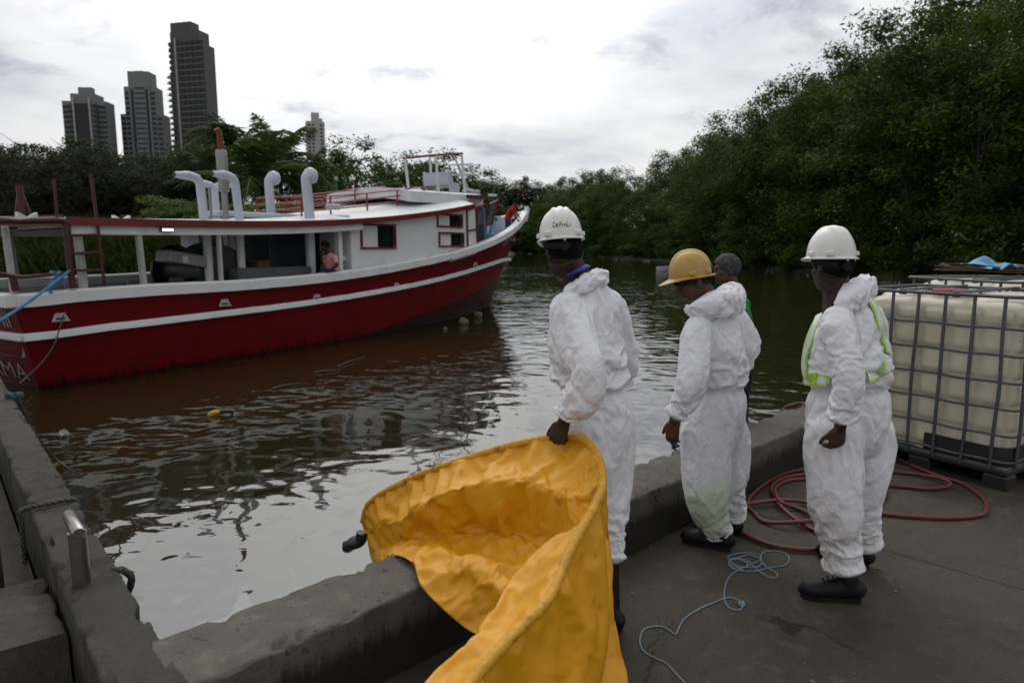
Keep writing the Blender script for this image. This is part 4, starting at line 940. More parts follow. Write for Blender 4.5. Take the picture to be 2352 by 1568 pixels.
def tower_three():
    c, w, h, ax = tower_frame(392, 488, 84, 540, -.25); r = thing('apartment_tower', c, 'tallest brown slab tower with balconies up its left edge', 'tower'); sh = {}
    D = w*.4; w2 = w*.92
    tb(r, c, ax, .03*w, D/2, 0, h-9, w2, D, M_T3, 'wall'); tb(r, c, ax, -.02*w, D/2, h-9, h+1, w2*.86, D*.9, M_T3, 'wall'); tb(r, c, ax, -.14*w, D/2, h, h+8, w2*.62, D*.7, M_T3, 'roof_block')
    tb(r, c, ax, -.30*w, -.6, 0, h-6, w*.05, 1.2, M_T3B, 'recess'); tb(r, c, ax, -.25*w, -.9, 0, h-4, .8, 1.2, M_TL, 'pilaster')
    fh = 4.3; n = int((h-4)/fh)
    for k in range(14, n):
        z = k*fh
        tb(r, c, ax, .12*w, -.35, z, z+.55, w*.72, .5, M_T1, 'floor_band')
        for j in range(5): twin(r, c, ax, sh, (-.14+.145*j)*w, -.3, z+2.3, w*.112, 2.6, M_TG)
        twin(r, c, ax, sh, -.40*w, -.3, z+2.3, w*.11, 2.6, M_TG)
        if z < h-28: tb(r, c, ax, -.50*w, D*.4, z, z+.7, 6.0, D*.7, M_SLAB, 'balcony_slab'); tb(r, c, ax, -.49*w, D*.4, z+.9, z+1.9, 4.6, D*.66, M_BALC, 'balcony_rail')
def tower_four():
    c, w, h, ax = tower_frame(704, 749, 279, 700, .35); r = thing('apartment_tower', c, 'small pale tower far off to the right of the palms', 'tower'); sh = {}
    D = w*.7
    tb(r, c, ax, 0, D/2, h*.72, h-3, w*.9, D, M_TL, 'wall'); tb(r, c, ax, .02*w, D/2, h-3, h+6, w*.38, D*.5, M_TL, 'roof_block'); tb(r, c, ax, .1*w, D/2-.4, h*.7, h, w*.5, D, M_TL, 'wall')
    for k in range(10):
        z = h*.74+k*3.6
        if z < h-4:
            for x in (-.33, -.12, .28): twin(r, c, ax, sh, x*w, -.4, z, 2.0, 1.6, M_TW)
            tb(r, c, ax, -.46*w, D*.4, z-1.4, z-1.0, 2.6, D*.6, M_TL, 'balcony_slab')
    for k in range(9):
        z = h*.71-k*4.2
        if z > 5: tb(r, c, ax, 0, D/2, z, z+.7, w*1.02, D, M_T3B, 'floor_slab')
    for x in (-.42, -.15, .15, .42):
        for y in (.1, .9): tb(r, c, ax, x*w, D*y, 0, h*.72, 1.1, 1.1, M_T3B, 'column')
    tb(r, c, ax, 0, D/2, 0, h*.72, w*.35, D*.5, M_T3B, 'core')
tower_one(); tower_two(); tower_three(); tower_four()

# ================================================================== TREES
def leaf_mat(name, c0, c1, trans=.35):
    m = bpy.data.materials.new(name); m.use_nodes = True; nt = m.node_tree; N = nt.nodes; L = nt.links; b = N['Principled BSDF']; out = N['Material Output']
    at = N.new('ShaderNodeAttribute'); at.attribute_name = 'tint'; oi = N.new('ShaderNodeObjectInfo')
    ad = N.new('ShaderNodeMath'); ad.operation = 'MULTIPLY_ADD'; L.new(oi.outputs['Random'], ad.inputs[0]); ad.inputs[1].default_value = .45; L.new(at.outputs['Fac'], ad.inputs[2])
    sb = N.new('ShaderNodeMath'); sb.operation = 'SUBTRACT'; sb.use_clamp = True; L.new(ad.outputs[0], sb.inputs[0]); sb.inputs[1].default_value = .22
    mx = N.new('ShaderNodeMix'); mx.data_type = 'RGBA'; L.new(sb.outputs[0], mx.inputs[0]); mx.inputs[6].default_value = (*c0, 1); mx.inputs[7].default_value = (*c1, 1)
    L.new(mx.outputs[2], b.inputs['Base Color']); b.inputs['Roughness'].default_value = .6; b.inputs['Specular IOR Level'].default_value = .12
    tr = N.new('ShaderNodeBsdfTranslucent'); L.new(mx.outputs[2], tr.inputs[0]); ms = N.new('ShaderNodeMixShader'); ms.inputs[0].default_value = trans
    L.new(b.outputs[0], ms.inputs[1]); L.new(tr.outputs[0], ms.inputs[2]); L.new(ms.outputs[0], out.inputs[0]); return m
M_LEAF = leaf_mat('mangrove_leaves', (.015, .034, .004), (.072, .120, .013))
M_LEAFD = leaf_mat('dark_tree_leaves', (.018, .026, .010), (.050, .062, .022))
M_LEAFB = leaf_mat('bright_bush_leaves', (.038, .068, .012), (.115, .165, .030))
M_GRASS = leaf_mat('bank_grass', (.020, .036, .007), (.070, .098, .022))
M_LEAFP = leaf_mat('palm_leaflets', (.030, .055, .014), (.095, .130, .035))
M_BARK = mat('bark', (.034, .028, .021), .9, var=.3, vscale=5, bump=.5, bscale=10)
M_BARKL = mat('pale_bark', (.15, .135, .11), .9, var=.3, vscale=5)
def leaves_mesh(name, C, rad, per, leaf, rng, flat=.6, droop=.0, up=.7):
    """C clump centres; leaf-sized bent quads scattered through every clump"""
    n = len(C)*per; ci = np.repeat(np.arange(len(C)), per)
    d = rng.normal(size=(n, 3)); d /= np.linalg.norm(d, axis=1)[:, None]; rr = rng.random(n)**.45
    P = C[ci]+d*(rad[ci]*rr)[:, None]*np.array([1, 1, flat])
    nrm = d*.55+rng.normal(size=(n, 3))*.55+np.array([0, 0, up]); nrm /= np.linalg.norm(nrm, axis=1)[:, None]
    a = np.cross(nrm, rng.normal(size=(n, 3))); a /= np.linalg.norm(a, axis=1)[:, None]; b = np.cross(nrm, a)
    L_ = (leaf*(.6+.8*rng.random(n)))[:, None]; W_ = L_*.42
    V = np.stack([P-a*L_*.5, P+b*W_*.5-nrm*L_*.08, P+a*L_*.5-np.array([0, 0, droop])*L_, P-b*W_*.5-nrm*L_*.08], 1).reshape(-1, 3)
    me = bpy.data.meshes.new(name); me.vertices.add(4*n); me.vertices.foreach_set('co', V.ravel())
    me.loops.add(4*n); me.loops.foreach_set('vertex_index', np.arange(4*n, dtype=np.int32)); me.polygons.add(n); me.polygons.foreach_set('loop_start', np.arange(0, 4*n, 4, dtype=np.int32)); me.polygons.foreach_set('loop_total', np.full(n, 4, np.int32))
    at = me.attributes.new('tint', 'FLOAT', 'FACE'); tint = np.clip(rng.random(len(C))[ci]*.5+rng.random(n)*.5+.12*d[:, 2], 0, 1); at.data.foreach_set('value', tint.astype(np.float32))
    me.update(); me.validate(); return me
def tree_meshes(seed, H, rx, z0, nclump, per, leaf, clump_r=.9, trunk_r=.22, flat=.6, shell=.55, bare=0, lean=0.0, leafm=None, barkm=None, up=.7):
    rng = np.random.default_rng(seed); C = []
    ph = rng.random(8)*6.28
    while len(C) < nclump:
        d = rng.normal(size=3); d /= np.linalg.norm(d); r = shell+(1-shell)*rng.random()**.6
        bump = 1+.22*math.sin(3*math.atan2(d[1], d[0])+ph[0])+.18*math.sin(5*math.atan2(d[1], d[0])+4*d[2]+ph[1])+.12*math.sin(7*d[2]+ph[2])
        p = np.array([d[0]*rx*bump, d[1]*rx*bump, (H+z0)/2+d[2]*(H-z0)/2*(.85+.15*bump)])*np.array([r, r, 1]); p[2] = (H+z0)/2+(p[2]-(H+z0)/2)*r
        p[0] += lean*p[2]; C.append(p)
    C = np.array(C); rad = clump_r*(.6+.7*rng.random(nclump))
    cm = leaves_mesh('crown', C, rad, per, leaf, rng, flat, up=up); cm.materials.append(leafm or M_LEAF)
    B = MB(); top = np.array([lean*H*.8, 0, H*.82]); tp = spline([(0, 0, -.6), (.06*rx*rng.normal(), .06*rx*rng.normal(), H*.25), (lean*H*.5+.08*rx*rng.normal(), .08*rx*rng.normal(), H*.5), tuple(top)], 12)
    B.tube(tp, np.linspace(trunk_r, trunk_r*.2, 12), 8)
    for c in C[:: max(1, nclump//(24+bare))]:
        k = int(np.clip((c[2]/H*.75)*11, 1, 10)); a = tp[k]; m_ = (a+c)/2+np.array([0, 0, .12*np.linalg.norm(c-a)])*rng.normal(1, .5)
        B.tube(spline([a, m_, c], 6), np.linspace(trunk_r*.22, .012, 6), 4, caps=False)
    for k in range(bare):
        a = tp[int(rng.integers(4, 11))]; c = a+np.array([rng.normal()*rx*.7, rng.normal()*rx*.7, H*.25*rng.random()+.6]); B.tube(spline([a, (a+c)/2+rng.normal(size=3)*.2, c], 6), np.linspace(.06, .012, 6), 4, caps=False)
    V, Fc = B.data(); tm = bpy.data.meshes.new('trunk'); tm.from_pydata(V.tolist(), [], Fc); tm.materials.append(barkm or M_BARK)
    tm.polygons.foreach_set('use_smooth', np.ones(len(tm.polygons), bool)); tm.update(); return cm, tm
def place_tree(name, ms, loc, sc, rot, label, cat, group=None):
    r = thing(name, loc, label, cat, group); r.scale = (sc, sc, sc) if np.isscalar(sc) else sc; r.rotation_euler = (0, 0, rot)
    for nm, me in (('crown', ms[0]), ('trunk', ms[1])):
        o = bpy.data.objects.new(nm, me); COL.objects.link(o); o.parent = r
    return r
rt = np.random.default_rng(21)
MANG = [tree_meshes(100+i, 13.5, 4.3, .2, 120, 160, .27, 1.35, .2, .66, .38, up=.9) for i in range(4)]
rl = spline(np.array(RIGHT_LINE, float), 400); seg = np.r_[0, np.cumsum(np.linalg.norm(np.diff(rl, axis=0), axis=1))]
def along(L_, seg_, d): return np.array([np.interp(d, seg_, L_[:, 0]), np.interp(d, seg_, L_[:, 1])])
cnt = 0
def right_label(p, k):
    x = 1176+1568*p[0]/p[1]
    return x
rows = []
d = 14.0
while d < seg[-1]-4:
    p = along(rl, seg, d); rows.append((p, 0)); d += 4.6+.018*d+rt.normal()*.5
d = 12.0
while d < seg[-1]-10:
    p = along(rl, seg, d); rows.append((p, 1)); d += 6.2+.02*d+rt.normal()*.6
d = 10.0
while d < seg[-1]-20:
    p = along(rl, seg, d); rows.append((p, 2)); d += 7.5+.02*d+rt.normal()*.7
for (p, row) in rows:
    if p[1] < 22 or (row == 2 and p[1] > 130): continue
    q = p+np.array([2.8+7.0*row+rt.normal()*.5, .4*row+rt.normal()*.4]); s = (.95, 1.22, 1.38)[row]*(1+.09*rt.normal())*float(np.interp(p[1], [30, 60, 100, 140], [1.22, 1.22, 1.05, .95]))
    if p[1] > 125: q = p+np.array([1+5*row, 2+5*row])
    ms = MANG[int(rt.integers(4))]
    lab = ('leafy green mangrove tree at the water edge of the far right bank', 'taller mangrove tree standing behind the front row on the right bank', 'tallest mangrove tree in the rearmost row on the right bank')[row]
    place_tree('mangrove_tree', ms, (q[0], q[1], (-.45, .2, 2.2)[row]), (s, s, s*(.95+.12*rt.random())), rt.random()*6.28, lab, 'tree', ('front row of mangroves on the right bank', 'back row of mangroves on the right bank', 'rearmost row of mangroves on the right bank')[row])
# low skirts of foliage over the water on the right bank
SK = [tree_meshes(140+i, 4.2, 2.6, -.1, 46, 120, .26, .9, .1, .6, .4) for i in range(3)]
d = 16.0
while d < seg[-1]-30:
    p = along(rl, seg, d); d += 3.6+.02*d
    if p[1] < 26: continue
    place_tree('mangrove_shrub', SK[int(rt.integers(3))], (p[0]+.9+.3*rt.normal(), p[1], -.5), .8+.35*rt.random(), rt.random()*6.28, 'low mangrove shrub overhanging the water along the right bank', 'shrub', 'mangrove shrubs along the right bank')
# far bend: paler trees beyond the bow
FARB = [tree_meshes(160+i, 17, 5.5, 3.0, 70, 110, .42, 1.6, .3, .6, .45, bare=10, leafm=M_LEAFD) for i in range(2)]
for i, x in enumerate(np.linspace(1100, 1400, 15)):
    P = pd(x, 590, 200+12*rt.random()); place_tree('riverbend_tree', FARB[i % 2], (P[0], P[1], .5), 1.12+.22*rt.normal()*.6, rt.random()*6.28, 'hazy tree at the bend of the river beyond the bow', 'tree', 'trees at the river bend')
for i, x in enumerate(np.linspace(1140, 1330, 12)):
    P = pd(x, 583, 176); place_tree('bank_shrub', SK[i % 3], (P[0], P[1], -.4), 1.3+.4*rt.random(), rt.random()*6.28, 'green shrub along the far shoreline beyond the bow', 'shrub', 'shrubs on the far shoreline')
# left bank: dark thin trees
DARK = [tree_meshes(180+i, 9.5, 2.7, 1.2, 80, 80, .24, .85, .14, .7, .35, bare=26, leafm=M_LEAFD) for i in range(4)]
lab_dark = ['dark thin tree in the row behind the stern of the boat']
for row, (Y, ytop, n) in enumerate(((44, 352, 15), (52, 340, 13), (60, 338, 12))):
    for i, x in enumerate(np.linspace(-60, 500, n)):
        x += rt.normal()*10; P = pd(x, 560, Y+rt.normal()*1.5); top = pd(x, ytop+rt.normal()*12+(20 if 250 < x < 420 else 0), Y)[2]; s = (top-1.2)/9.5
        place_tree('thin_tree', DARK[int(rt.integers(4))], (P[0], P[1], 1.2), s*1.03, rt.random()*6.28, 'dark thin tree in the row behind the stern of the boat', 'tree', 'dark trees behind the stern')
# mid trees between palms and the bow
MID = [tree_meshes(200+i, 10, 3.6, 2.2, 62, 105, .30, 1.05, .22, .55, .45, leafm=M_LEAF, barkm=M_BARK) for i in range(3)]
for j, (x, ytop, Y, sx, lab) in enumerate([(828, 308, 52, .95, 'airy open crowned tree behind the roof railing of the boat'), (770, 345, 60, .9, 'rounded green tree just left of the airy tree behind the railing'), (905, 352, 70, 1.0, 'green tree standing between the railing and the upper helm frame'), (1000, 338, 78, 1.35, 'broad dark crowned tree behind the upper helm frame'), (1065, 372, 82, 1.1, 'green tree behind the mast of the boat'), (960, 362, 74, 1.0, 'tree partly hidden behind the left post of the helm frame'), (715, 395, 58, .9, 'low tree below the small pale tower'), (1105, 420, 95, 1.0, 'last tree before the bow on the left bank'), (872, 400, 56, .9, 'short tree behind the roof railing, right of the airy tree')]):
    P = pd(x, 560, Y); top = pd(x, ytop, Y)[2]; s = (top-1)/10.4; place_tree('broadleaf_tree', MID[j % 3], (P[0], P[1], 1.0), (s*sx*1.1, s*sx*1.1, s), rt.random()*6.28, lab, 'tree', None)
# bright bushes close behind the boat
BUSH = [tree_meshes(220+i, 4.4, 2.3, .3, 60, 120, .17, .62, .1, .38, .45, leafm=M_LEAFB) for i in range(3)]
for j, (x, ytop, Y, sc, lab) in enumerate([(415, 432, 29, 1.35, 'spreading light green bush behind the two front vent pipes'), (350, 492, 27, 1.1, 'low end of the light green bush left of the vent pipes'), (480, 440, 31, 1.3, 'light green bush behind the exhaust stack'), (590, 445, 33, 1.2, 'light green bush behind the first cowl vent'), (655, 450, 35, 1.2, 'light green bush between the two cowl vents'), (750, 455, 37, 1.2, 'light green bush behind the roof railing'), (860, 458, 42, 1.2, 'light green bush behind the right end of the roof railing'), (540, 500, 28, 1.1, 'low bush seen through the open deck beside the exhaust')]):
    P = pd(x, 560, Y); top = pd(x, ytop, Y)[2]; s = (top-.8)/4.6; place_tree('leafy_bush', BUSH[j % 3], (P[0], P[1], .7), (s*sc, s*sc, s), rt.random()*6.28, lab, 'bush')
# coconut palms
def palm_meshes(seed, nf, L_):
    rng = np.random.default_rng(seed); V = []; Fc = []; tint = []; Bm = MB()
    for k in range(nf):
        az = k*2.4+rng.normal()*.15; el = R(rng.uniform(-20, 66)); n = 26; t = np.linspace(0, 1, n); Lf = L_*(.8+.35*rng.random()); drp = rng.uniform(.75, 1.35)
        hx = Lf*(t*math.cos(el)); hz = Lf*(t*math.sin(el)-drp*.62*t**2.2*math.cos(el)**.6); P = np.stack([hx*math.cos(az), hx*math.sin(az), hz], 1)
        Bm.tube(P, np.linspace(.045, .008, n), 4, caps=False); side = np.array([-math.sin(az), math.cos(az), 0]); tg = np.gradient(P, axis=0); tg /= np.linalg.norm(tg, axis=1)[:, None]
        for i in range(2, n):
            for sg in (-1, 1):
                for q in (0, .5):
                    b0 = P[i-1]*(1-q)+P[i]*q; l = Lf*.24*math.sin(math.pi*min(.97, .12+.85*t[i]))*(.85+.3*rng.random()); dn = side*sg*.8+tg[i]*.55+np.array([0, 0, -.42+rng.normal()*.16]); dn /= np.linalg.norm(dn)
                    w = tg[i]*.034; tip = b0+dn*l+np.array([0, 0, -.10*l]); b = len(V); V += [b0-w, b0+w, b0+dn*l*.55+w, tip, b0+dn*l*.55-w]; Fc.append((b, b+1, b+2, b+3, b+4)); tint.append(rng.random())
    me = bpy.data.meshes.new('fronds'); me.from_pydata([tuple(v) for v in V], [], Fc); at = me.attributes.new('tint', 'FLOAT', 'FACE'); at.data.foreach_set('value', np.array(tint, np.float32)); me.materials.append(M_LEAFP); me.update()
    Vv, Ff = Bm.data(); m2 = bpy.data.meshes.new('frond_stems'); m2.from_pydata(Vv.tolist(), [], Ff); m2.materials.append(mat('frond_stem', (.10, .11, .035), .6)); m2.update(); return me, m2
PALM = [palm_meshes(i, 21, 5.0) for i in (1, 2)]
for j, (x, y, Y, s, lab) in enumerate([(545, 345, 46, 1.0, 'dark coconut palm behind the exhaust stack'), (640, 362, 43, .95, 'coconut palm with upright young frond right of the exhaust'), (592, 425, 38, 1.0, 'low bright coconut palm between exhaust and cowl vent'), (690, 412, 42, .85, 'coconut palm with arching frond behind the second cowl vent'), (480, 395, 47, .85, 'coconut palm half hidden left of the exhaust stack')]):
    P = pd(x, y, Y); r = thing('coconut_palm', (P[0], P[1], .8), lab, 'palm')
    for nm, me in (('fronds', PALM[j % 2][0]), ('frond_stems', PALM[j % 2][1])):
        o = bpy.data.objects.new(nm, me); COL.objects.link(o); o.parent = r; o.location = (0, 0, P[2]-.8); o.scale = (s, s, s); o.rotation_euler = (0, 0, j*1.3)
    MB().tube(spline([(P[0]+.5, P[1], .4), (P[0]+.15, P[1], P[2]*.5), (P[0], P[1], P[2])], 10), np.linspace(.19, .11, 10), 8).build('trunk', M_BARKL, r, 60)
# ------------------------------------------------------------------ tall grass on the left bank and the wire fence
def grass(name, n, seed, label, hmin, hmax, region):
    rng = np.random.default_rng(seed); x = rng.uniform(region[0], region[1], n); Y = rng.uniform(region[2], region[3], n)
    X = (x-1176)/1568*Y; base = np.stack([X, Y, np.interp(Y-(15+.55*np.maximum(0, X+18)), [0, 4, 12, 30], [.0, .5, 1.1, 1.5])], 1)
    h = rng.uniform(hmin, hmax, n)*(1+.35*fbm(np.c_[X*.3, Y*.3, np.zeros(n)], 2)); az = rng.random(n)*6.28; bend = rng.uniform(.1, .6, n)*h; w = .018+.022*rng.random(n)
    dx = np.stack([np.cos(az), np.sin(az), np.zeros(n)], 1); sx = np.stack([-np.sin(az), np.cos(az), np.zeros(n)], 1)*w[:, None]; up = np.array([0, 0, 1.])
    a = base; m_ = base+dx*(bend*.3)[:, None]+up*(h*.6)[:, None]; t_ = base+dx*bend[:, None]+up*(h*.95)[:, None]
    V = np.stack([a-sx, a+sx, m_+sx, t_, m_-sx], 1).reshape(-1, 3); me = bpy.data.meshes.new(name); me.vertices.add(5*n); me.vertices.foreach_set('co', V.ravel()); me.loops.add(5*n); me.loops.foreach_set('vertex_index', np.arange(5*n, dtype=np.int32)); me.polygons.add(n); me.polygons.foreach_set('loop_start', np.arange(0, 5*n, 5, dtype=np.int32)); me.polygons.foreach_set('loop_total', np.full(n, 5, np.int32))
    at = me.attributes.new('tint', 'FLOAT', 'FACE'); at.data.foreach_set('value', rng.random(n).astype(np.float32)); me.materials.append(M_GRASS); me.update(); me.validate()
    o = bpy.data.objects.new(name, me); COL.objects.link(o); return tag(o, label, 'grass', kind='stuff')
grass('tall_grass', 42000, 3, 'tall green grass and weeds on the bank behind the boat', .7, 1.7, (-120, 720, 17.5, 34))
M_FENCE = mat('rusty_fence_pipe', (.12, .028, .02), .7, var=.3, vscale=6)
Yf = 24.0; fz = .3
fr = thing('wire_fence', (pd(300, 600, Yf)[0], Yf, fz), 'low red pipe fence on the bank behind the boat deck', 'fence')
zt = pd(300, 555, Yf)[2]
MB().tube([(pd(-60, 555, Yf)[0], Yf, zt), (pd(393/1.0, 552, Yf)[0], Yf, zt)], .028, 6).build('top_rail', M_FENCE, fr, 40)
MB().tube([(pd(400, 552, Yf)[0], Yf, zt), (pd(560, 552, Yf)[0], Yf, zt)], .028, 6).build('top_rail', M_FENCE, fr, 40)
for x in (0, 140, 148, 268, 372, 382, 470, 560): MB().tube([(pd(x, 600, Yf)[0], Yf, fz-.6), (pd(x, 600, Yf)[0], Yf, zt)], .035, 6).build('post', M_FENCE, fr, 40)
# green lamp post behind the railing
lp = pd(772, 470, 40); lr = thing('lamp_post', (lp[0], lp[1], .8), 'slim green lamp post with pale cap behind the railing', 'lamp post')
MB().tube([(lp[0], lp[1], .4), pd(772, 415, 40)], .08, 8).build('pole', mat('green_post_paint', (.02, .13, .09), .5), lr, 40)
lc = pd(772, 412, 40); MB().lathe(lc, [(.09, -.08), (.13, 0), (.10, .1), (.02, .16)], 12).build('lamp_cap', M_TL, lr, 50)
# ================================================================== PEOPLE
from mathutils.bvhtree import BVHTree
def nv(v): v = np.array(v, float); return v/(np.linalg.norm(v)+1e-12)
def suit_mat(name, base, fine=1.0, spot=None):
    m = bpy.data.materials.new(name); m.use_nodes = True; nt = m.node_tree; N = nt.nodes; L = nt.links; b = N['Principled BSDF']
    b.inputs['Roughness'].default_value = .62; b.inputs['Specular IOR Level'].default_value = .25; b.inputs['Base Color'].default_value = (*base, 1)
    b.inputs['Subsurface Weight'].default_value = 0.0
    tc = N.new('ShaderNodeTexCoord'); wn = N.new('ShaderNodeTexNoise'); wn.inputs['Scale'].default_value = 6; wn.inputs['Detail'].default_value = 3; L.new(tc.outputs['Object'], wn.inputs[0])
    ad = N.new('ShaderNodeVectorMath'); ad.operation = 'MULTIPLY_ADD'; L.new(wn.outputs['Color'], ad.inputs[0]); ad.inputs[1].default_value = (.12, .12, .12); L.new(tc.outputs['Object'], ad.inputs[2])
    hs = []
    for sc, st, amp in ((13, (1, 1, .75), .010), (6, (1, .8, .6), -.0040/fine), (12, (1, 1.1, .65), -.0022/fine), (26, (1, .9, 1), -.0008/fine)):
        mp = N.new('ShaderNodeMapping'); mp.inputs['Scale'].default_value = st; mp.inputs['Rotation'].default_value = (.4, .7, .3*sc); L.new(ad.outputs[0], mp.inputs[0])
        v = N.new('ShaderNodeTexVoronoi'); v.feature = 'F1' if amp > 0 else 'DISTANCE_TO_EDGE'; v.inputs['Scale'].default_value = sc; L.new(mp.outputs[0], v.inputs[0])
        if amp > 0: p = N.new('ShaderNodeMath'); p.operation = 'POWER'; p.inputs[1].default_value = 2; L.new(v.outputs['Distance'], p.inputs[0])
        else: p = N.new('ShaderNodeMapRange'); p.interpolation_type = 'SMOOTHSTEP'; p.inputs[1].default_value = 0; p.inputs[2].default_value = .14; L.new(v.outputs['Distance'], p.inputs[0])
        q = N.new('ShaderNodeMath'); q.operation = 'MULTIPLY'; q.inputs[1].default_value = amp*fine; L.new(p.outputs[0], q.inputs[0]); hs.append(q.outputs[0])
    h = hs[0]
    for x in hs[1:]:
        a = N.new('ShaderNodeMath'); a.operation = 'ADD'; L.new(h, a.inputs[0]); L.new(x, a.inputs[1]); h = a.outputs[0]
    bp = N.new('ShaderNodeBump'); bp.inputs['Strength'].default_value = .75; bp.inputs['Distance'].default_value = 1; L.new(h, bp.inputs['Height']); L.new(bp.outputs[0], b.inputs['Normal'])
    n2 = N.new('ShaderNodeTexNoise'); n2.inputs['Scale'].default_value = 5; n2.inputs['Detail'].default_value = 6; L.new(tc.outputs['Object'], n2.inputs[0])
    r = N.new('ShaderNodeMapRange'); r.inputs[1].default_value = .55; r.inputs[2].default_value = .8; r.inputs[3].default_value = 0; r.inputs[4].default_value = .22; L.new(n2.outputs['Fac'], r.inputs[0])
    mx = N.new('ShaderNodeMix'); mx.data_type = 'RGBA'; L.new(r.outputs[0], mx.inputs[0]); mx.inputs[6].default_value = (*base, 1); mx.inputs[7].default_value = (base[0]*.72, base[1]*.70, base[2]*.64, 1)
    # grime picked up towards the hems
    gg = N.new('ShaderNodeNewGeometry'); sz = N.new('ShaderNodeSeparateXYZ'); L.new(gg.outputs['Position'], sz.inputs[0]); hz = N.new('ShaderNodeMapRange'); hz.inputs[1].default_value = .08; hz.inputs[2].default_value = .75; hz.inputs[3].default_value = .30; hz.inputs[4].default_value = -.12; L.new(sz.outputs[2], hz.inputs[0])
    n5 = N.new('ShaderNodeTexNoise'); n5.inputs['Scale'].default_value = 11; n5.inputs['Detail'].default_value = 8; n5.inputs['Roughness'].default_value = .7; L.new(tc.outputs['Object'], n5.inputs[0]); a5 = N.new('ShaderNodeMath'); a5.operation = 'ADD'; L.new(n5.outputs['Fac'], a5.inputs[0]); L.new(hz.outputs[0], a5.inputs[1])
    r5 = N.new('ShaderNodeMapRange'); r5.interpolation_type = 'SMOOTHSTEP'; r5.inputs[1].default_value = .60; r5.inputs[2].default_value = .85; r5.inputs[4].default_value = .40; L.new(a5.outputs[0], r5.inputs[0]); m5 = N.new('ShaderNodeMix'); m5.data_type = 'RGBA'; L.new(r5.outputs[0], m5.inputs[0]); L.new(mx.outputs[2], m5.inputs[6]); m5.inputs[7].default_value = (.36, .32, .25, 1); mx = m5
    L.new(mx.outputs[2], b.inputs['Base Color'])
    if spot:   # faint green water stain at one place on the fabric
        g = N.new('ShaderNodeNewGeometry'); ds = N.new('ShaderNodeVectorMath'); ds.operation = 'DISTANCE'; L.new(g.outputs['Position'], ds.inputs[0]); ds.inputs[1].default_value = tuple(spot[0])
        n3 = N.new('ShaderNodeMath'); n3.operation = 'MULTIPLY_ADD'; L.new(n2.outputs['Fac'], n3.inputs[0]); n3.inputs[1].default_value = -.12; L.new(ds.outputs['Value'], n3.inputs[2])
        r4 = N.new('ShaderNodeMapRange'); r4.interpolation_type = 'SMOOTHSTEP'; r4.inputs[1].default_value = spot[1]; r4.inputs[2].default_value = spot[1]*.3; r4.inputs[3].default_value = 0; r4.inputs[4].default_value = .55; L.new(n3.outputs[0], r4.inputs[0])
        m4 = N.new('ShaderNodeMix'); m4.data_type = 'RGBA'; L.new(r4.outputs[0], m4.inputs[0]); L.new(mx.outputs[2], m4.inputs[6]); m4.inputs[7].default_value = (.42, .55, .30, 1); L.new(m4.outputs[2], b.inputs['Base Color'])
    return m
M_SUIT = suit_mat('white_coverall_fabric', (.74, .74, .775), .38)
M_SKIN_D = mat('dark_skin', (.036, .017, .011), .5, spec=.3, var=.15, vscale=20, bump=.1, bscale=90, bdist=.002)
M_SKIN_M = mat('brown_skin', (.085, .038, .024), .5, spec=.3, var=.2, vscale=22, bump=.1, bscale=90, bdist=.002)
M_SKIN_T = mat('tattooed_skin', (.055, .026, .017), .5, spec=.3, var=.25, vscale=26, stain=((.018, .012, .012), 22, .50, .56, .75), bump=.1, bscale=90, bdist=.002)
M_HAIR = mat('black_hair', (.006, .005, .005), .8, spec=.1, bump=.8, bscale=160, bdist=.004)
M_HAIRG = mat('greying_hair', (.020, .019, .019), .7, var=.5, vscale=60, bump=1.0, bscale=120, bdist=.006, stain=((.16, .16, .165), 38, .50, .72, .65, (1, 1, .5)))
M_BOOT_B = mat('black_boot_leather', (.008, .008, .008), .55, spec=.25, var=.3, vscale=20, bump=.3, bscale=60, bdist=.003)
M_SOLE = mat('boot_sole_rubber', (.010, .010, .009), .8, spec=.2, var=.3, vscale=20)
M_HATW = mat('white_hard_hat', (.72, .715, .69), .33, var=.05, vscale=12, stain=[((.36, .34, .30), 38, .62, .74, .5), ((.30, .27, .22), 7, .60, .8, .4)])
M_HATY = mat('worn_yellow_hard_hat', (.43, .25, .055), .42, var=.22, vscale=9, stain=[((.42, .31, .15), 11, .45, .68, .7), ((.06, .045, .03), 42, .66, .72, .8)])
M_STRAP = mat('black_strap', (.006, .006, .007), .6, spec=.2)
M_LIME = mat('lime_trim', (.36, .62, .02), .55); M_REFL = mat('silver_reflective', (.62, .65, .60), .35, var=.1, vscale=30)
M_PRINT = mat('dark_print', (.015, .014, .016), .6)
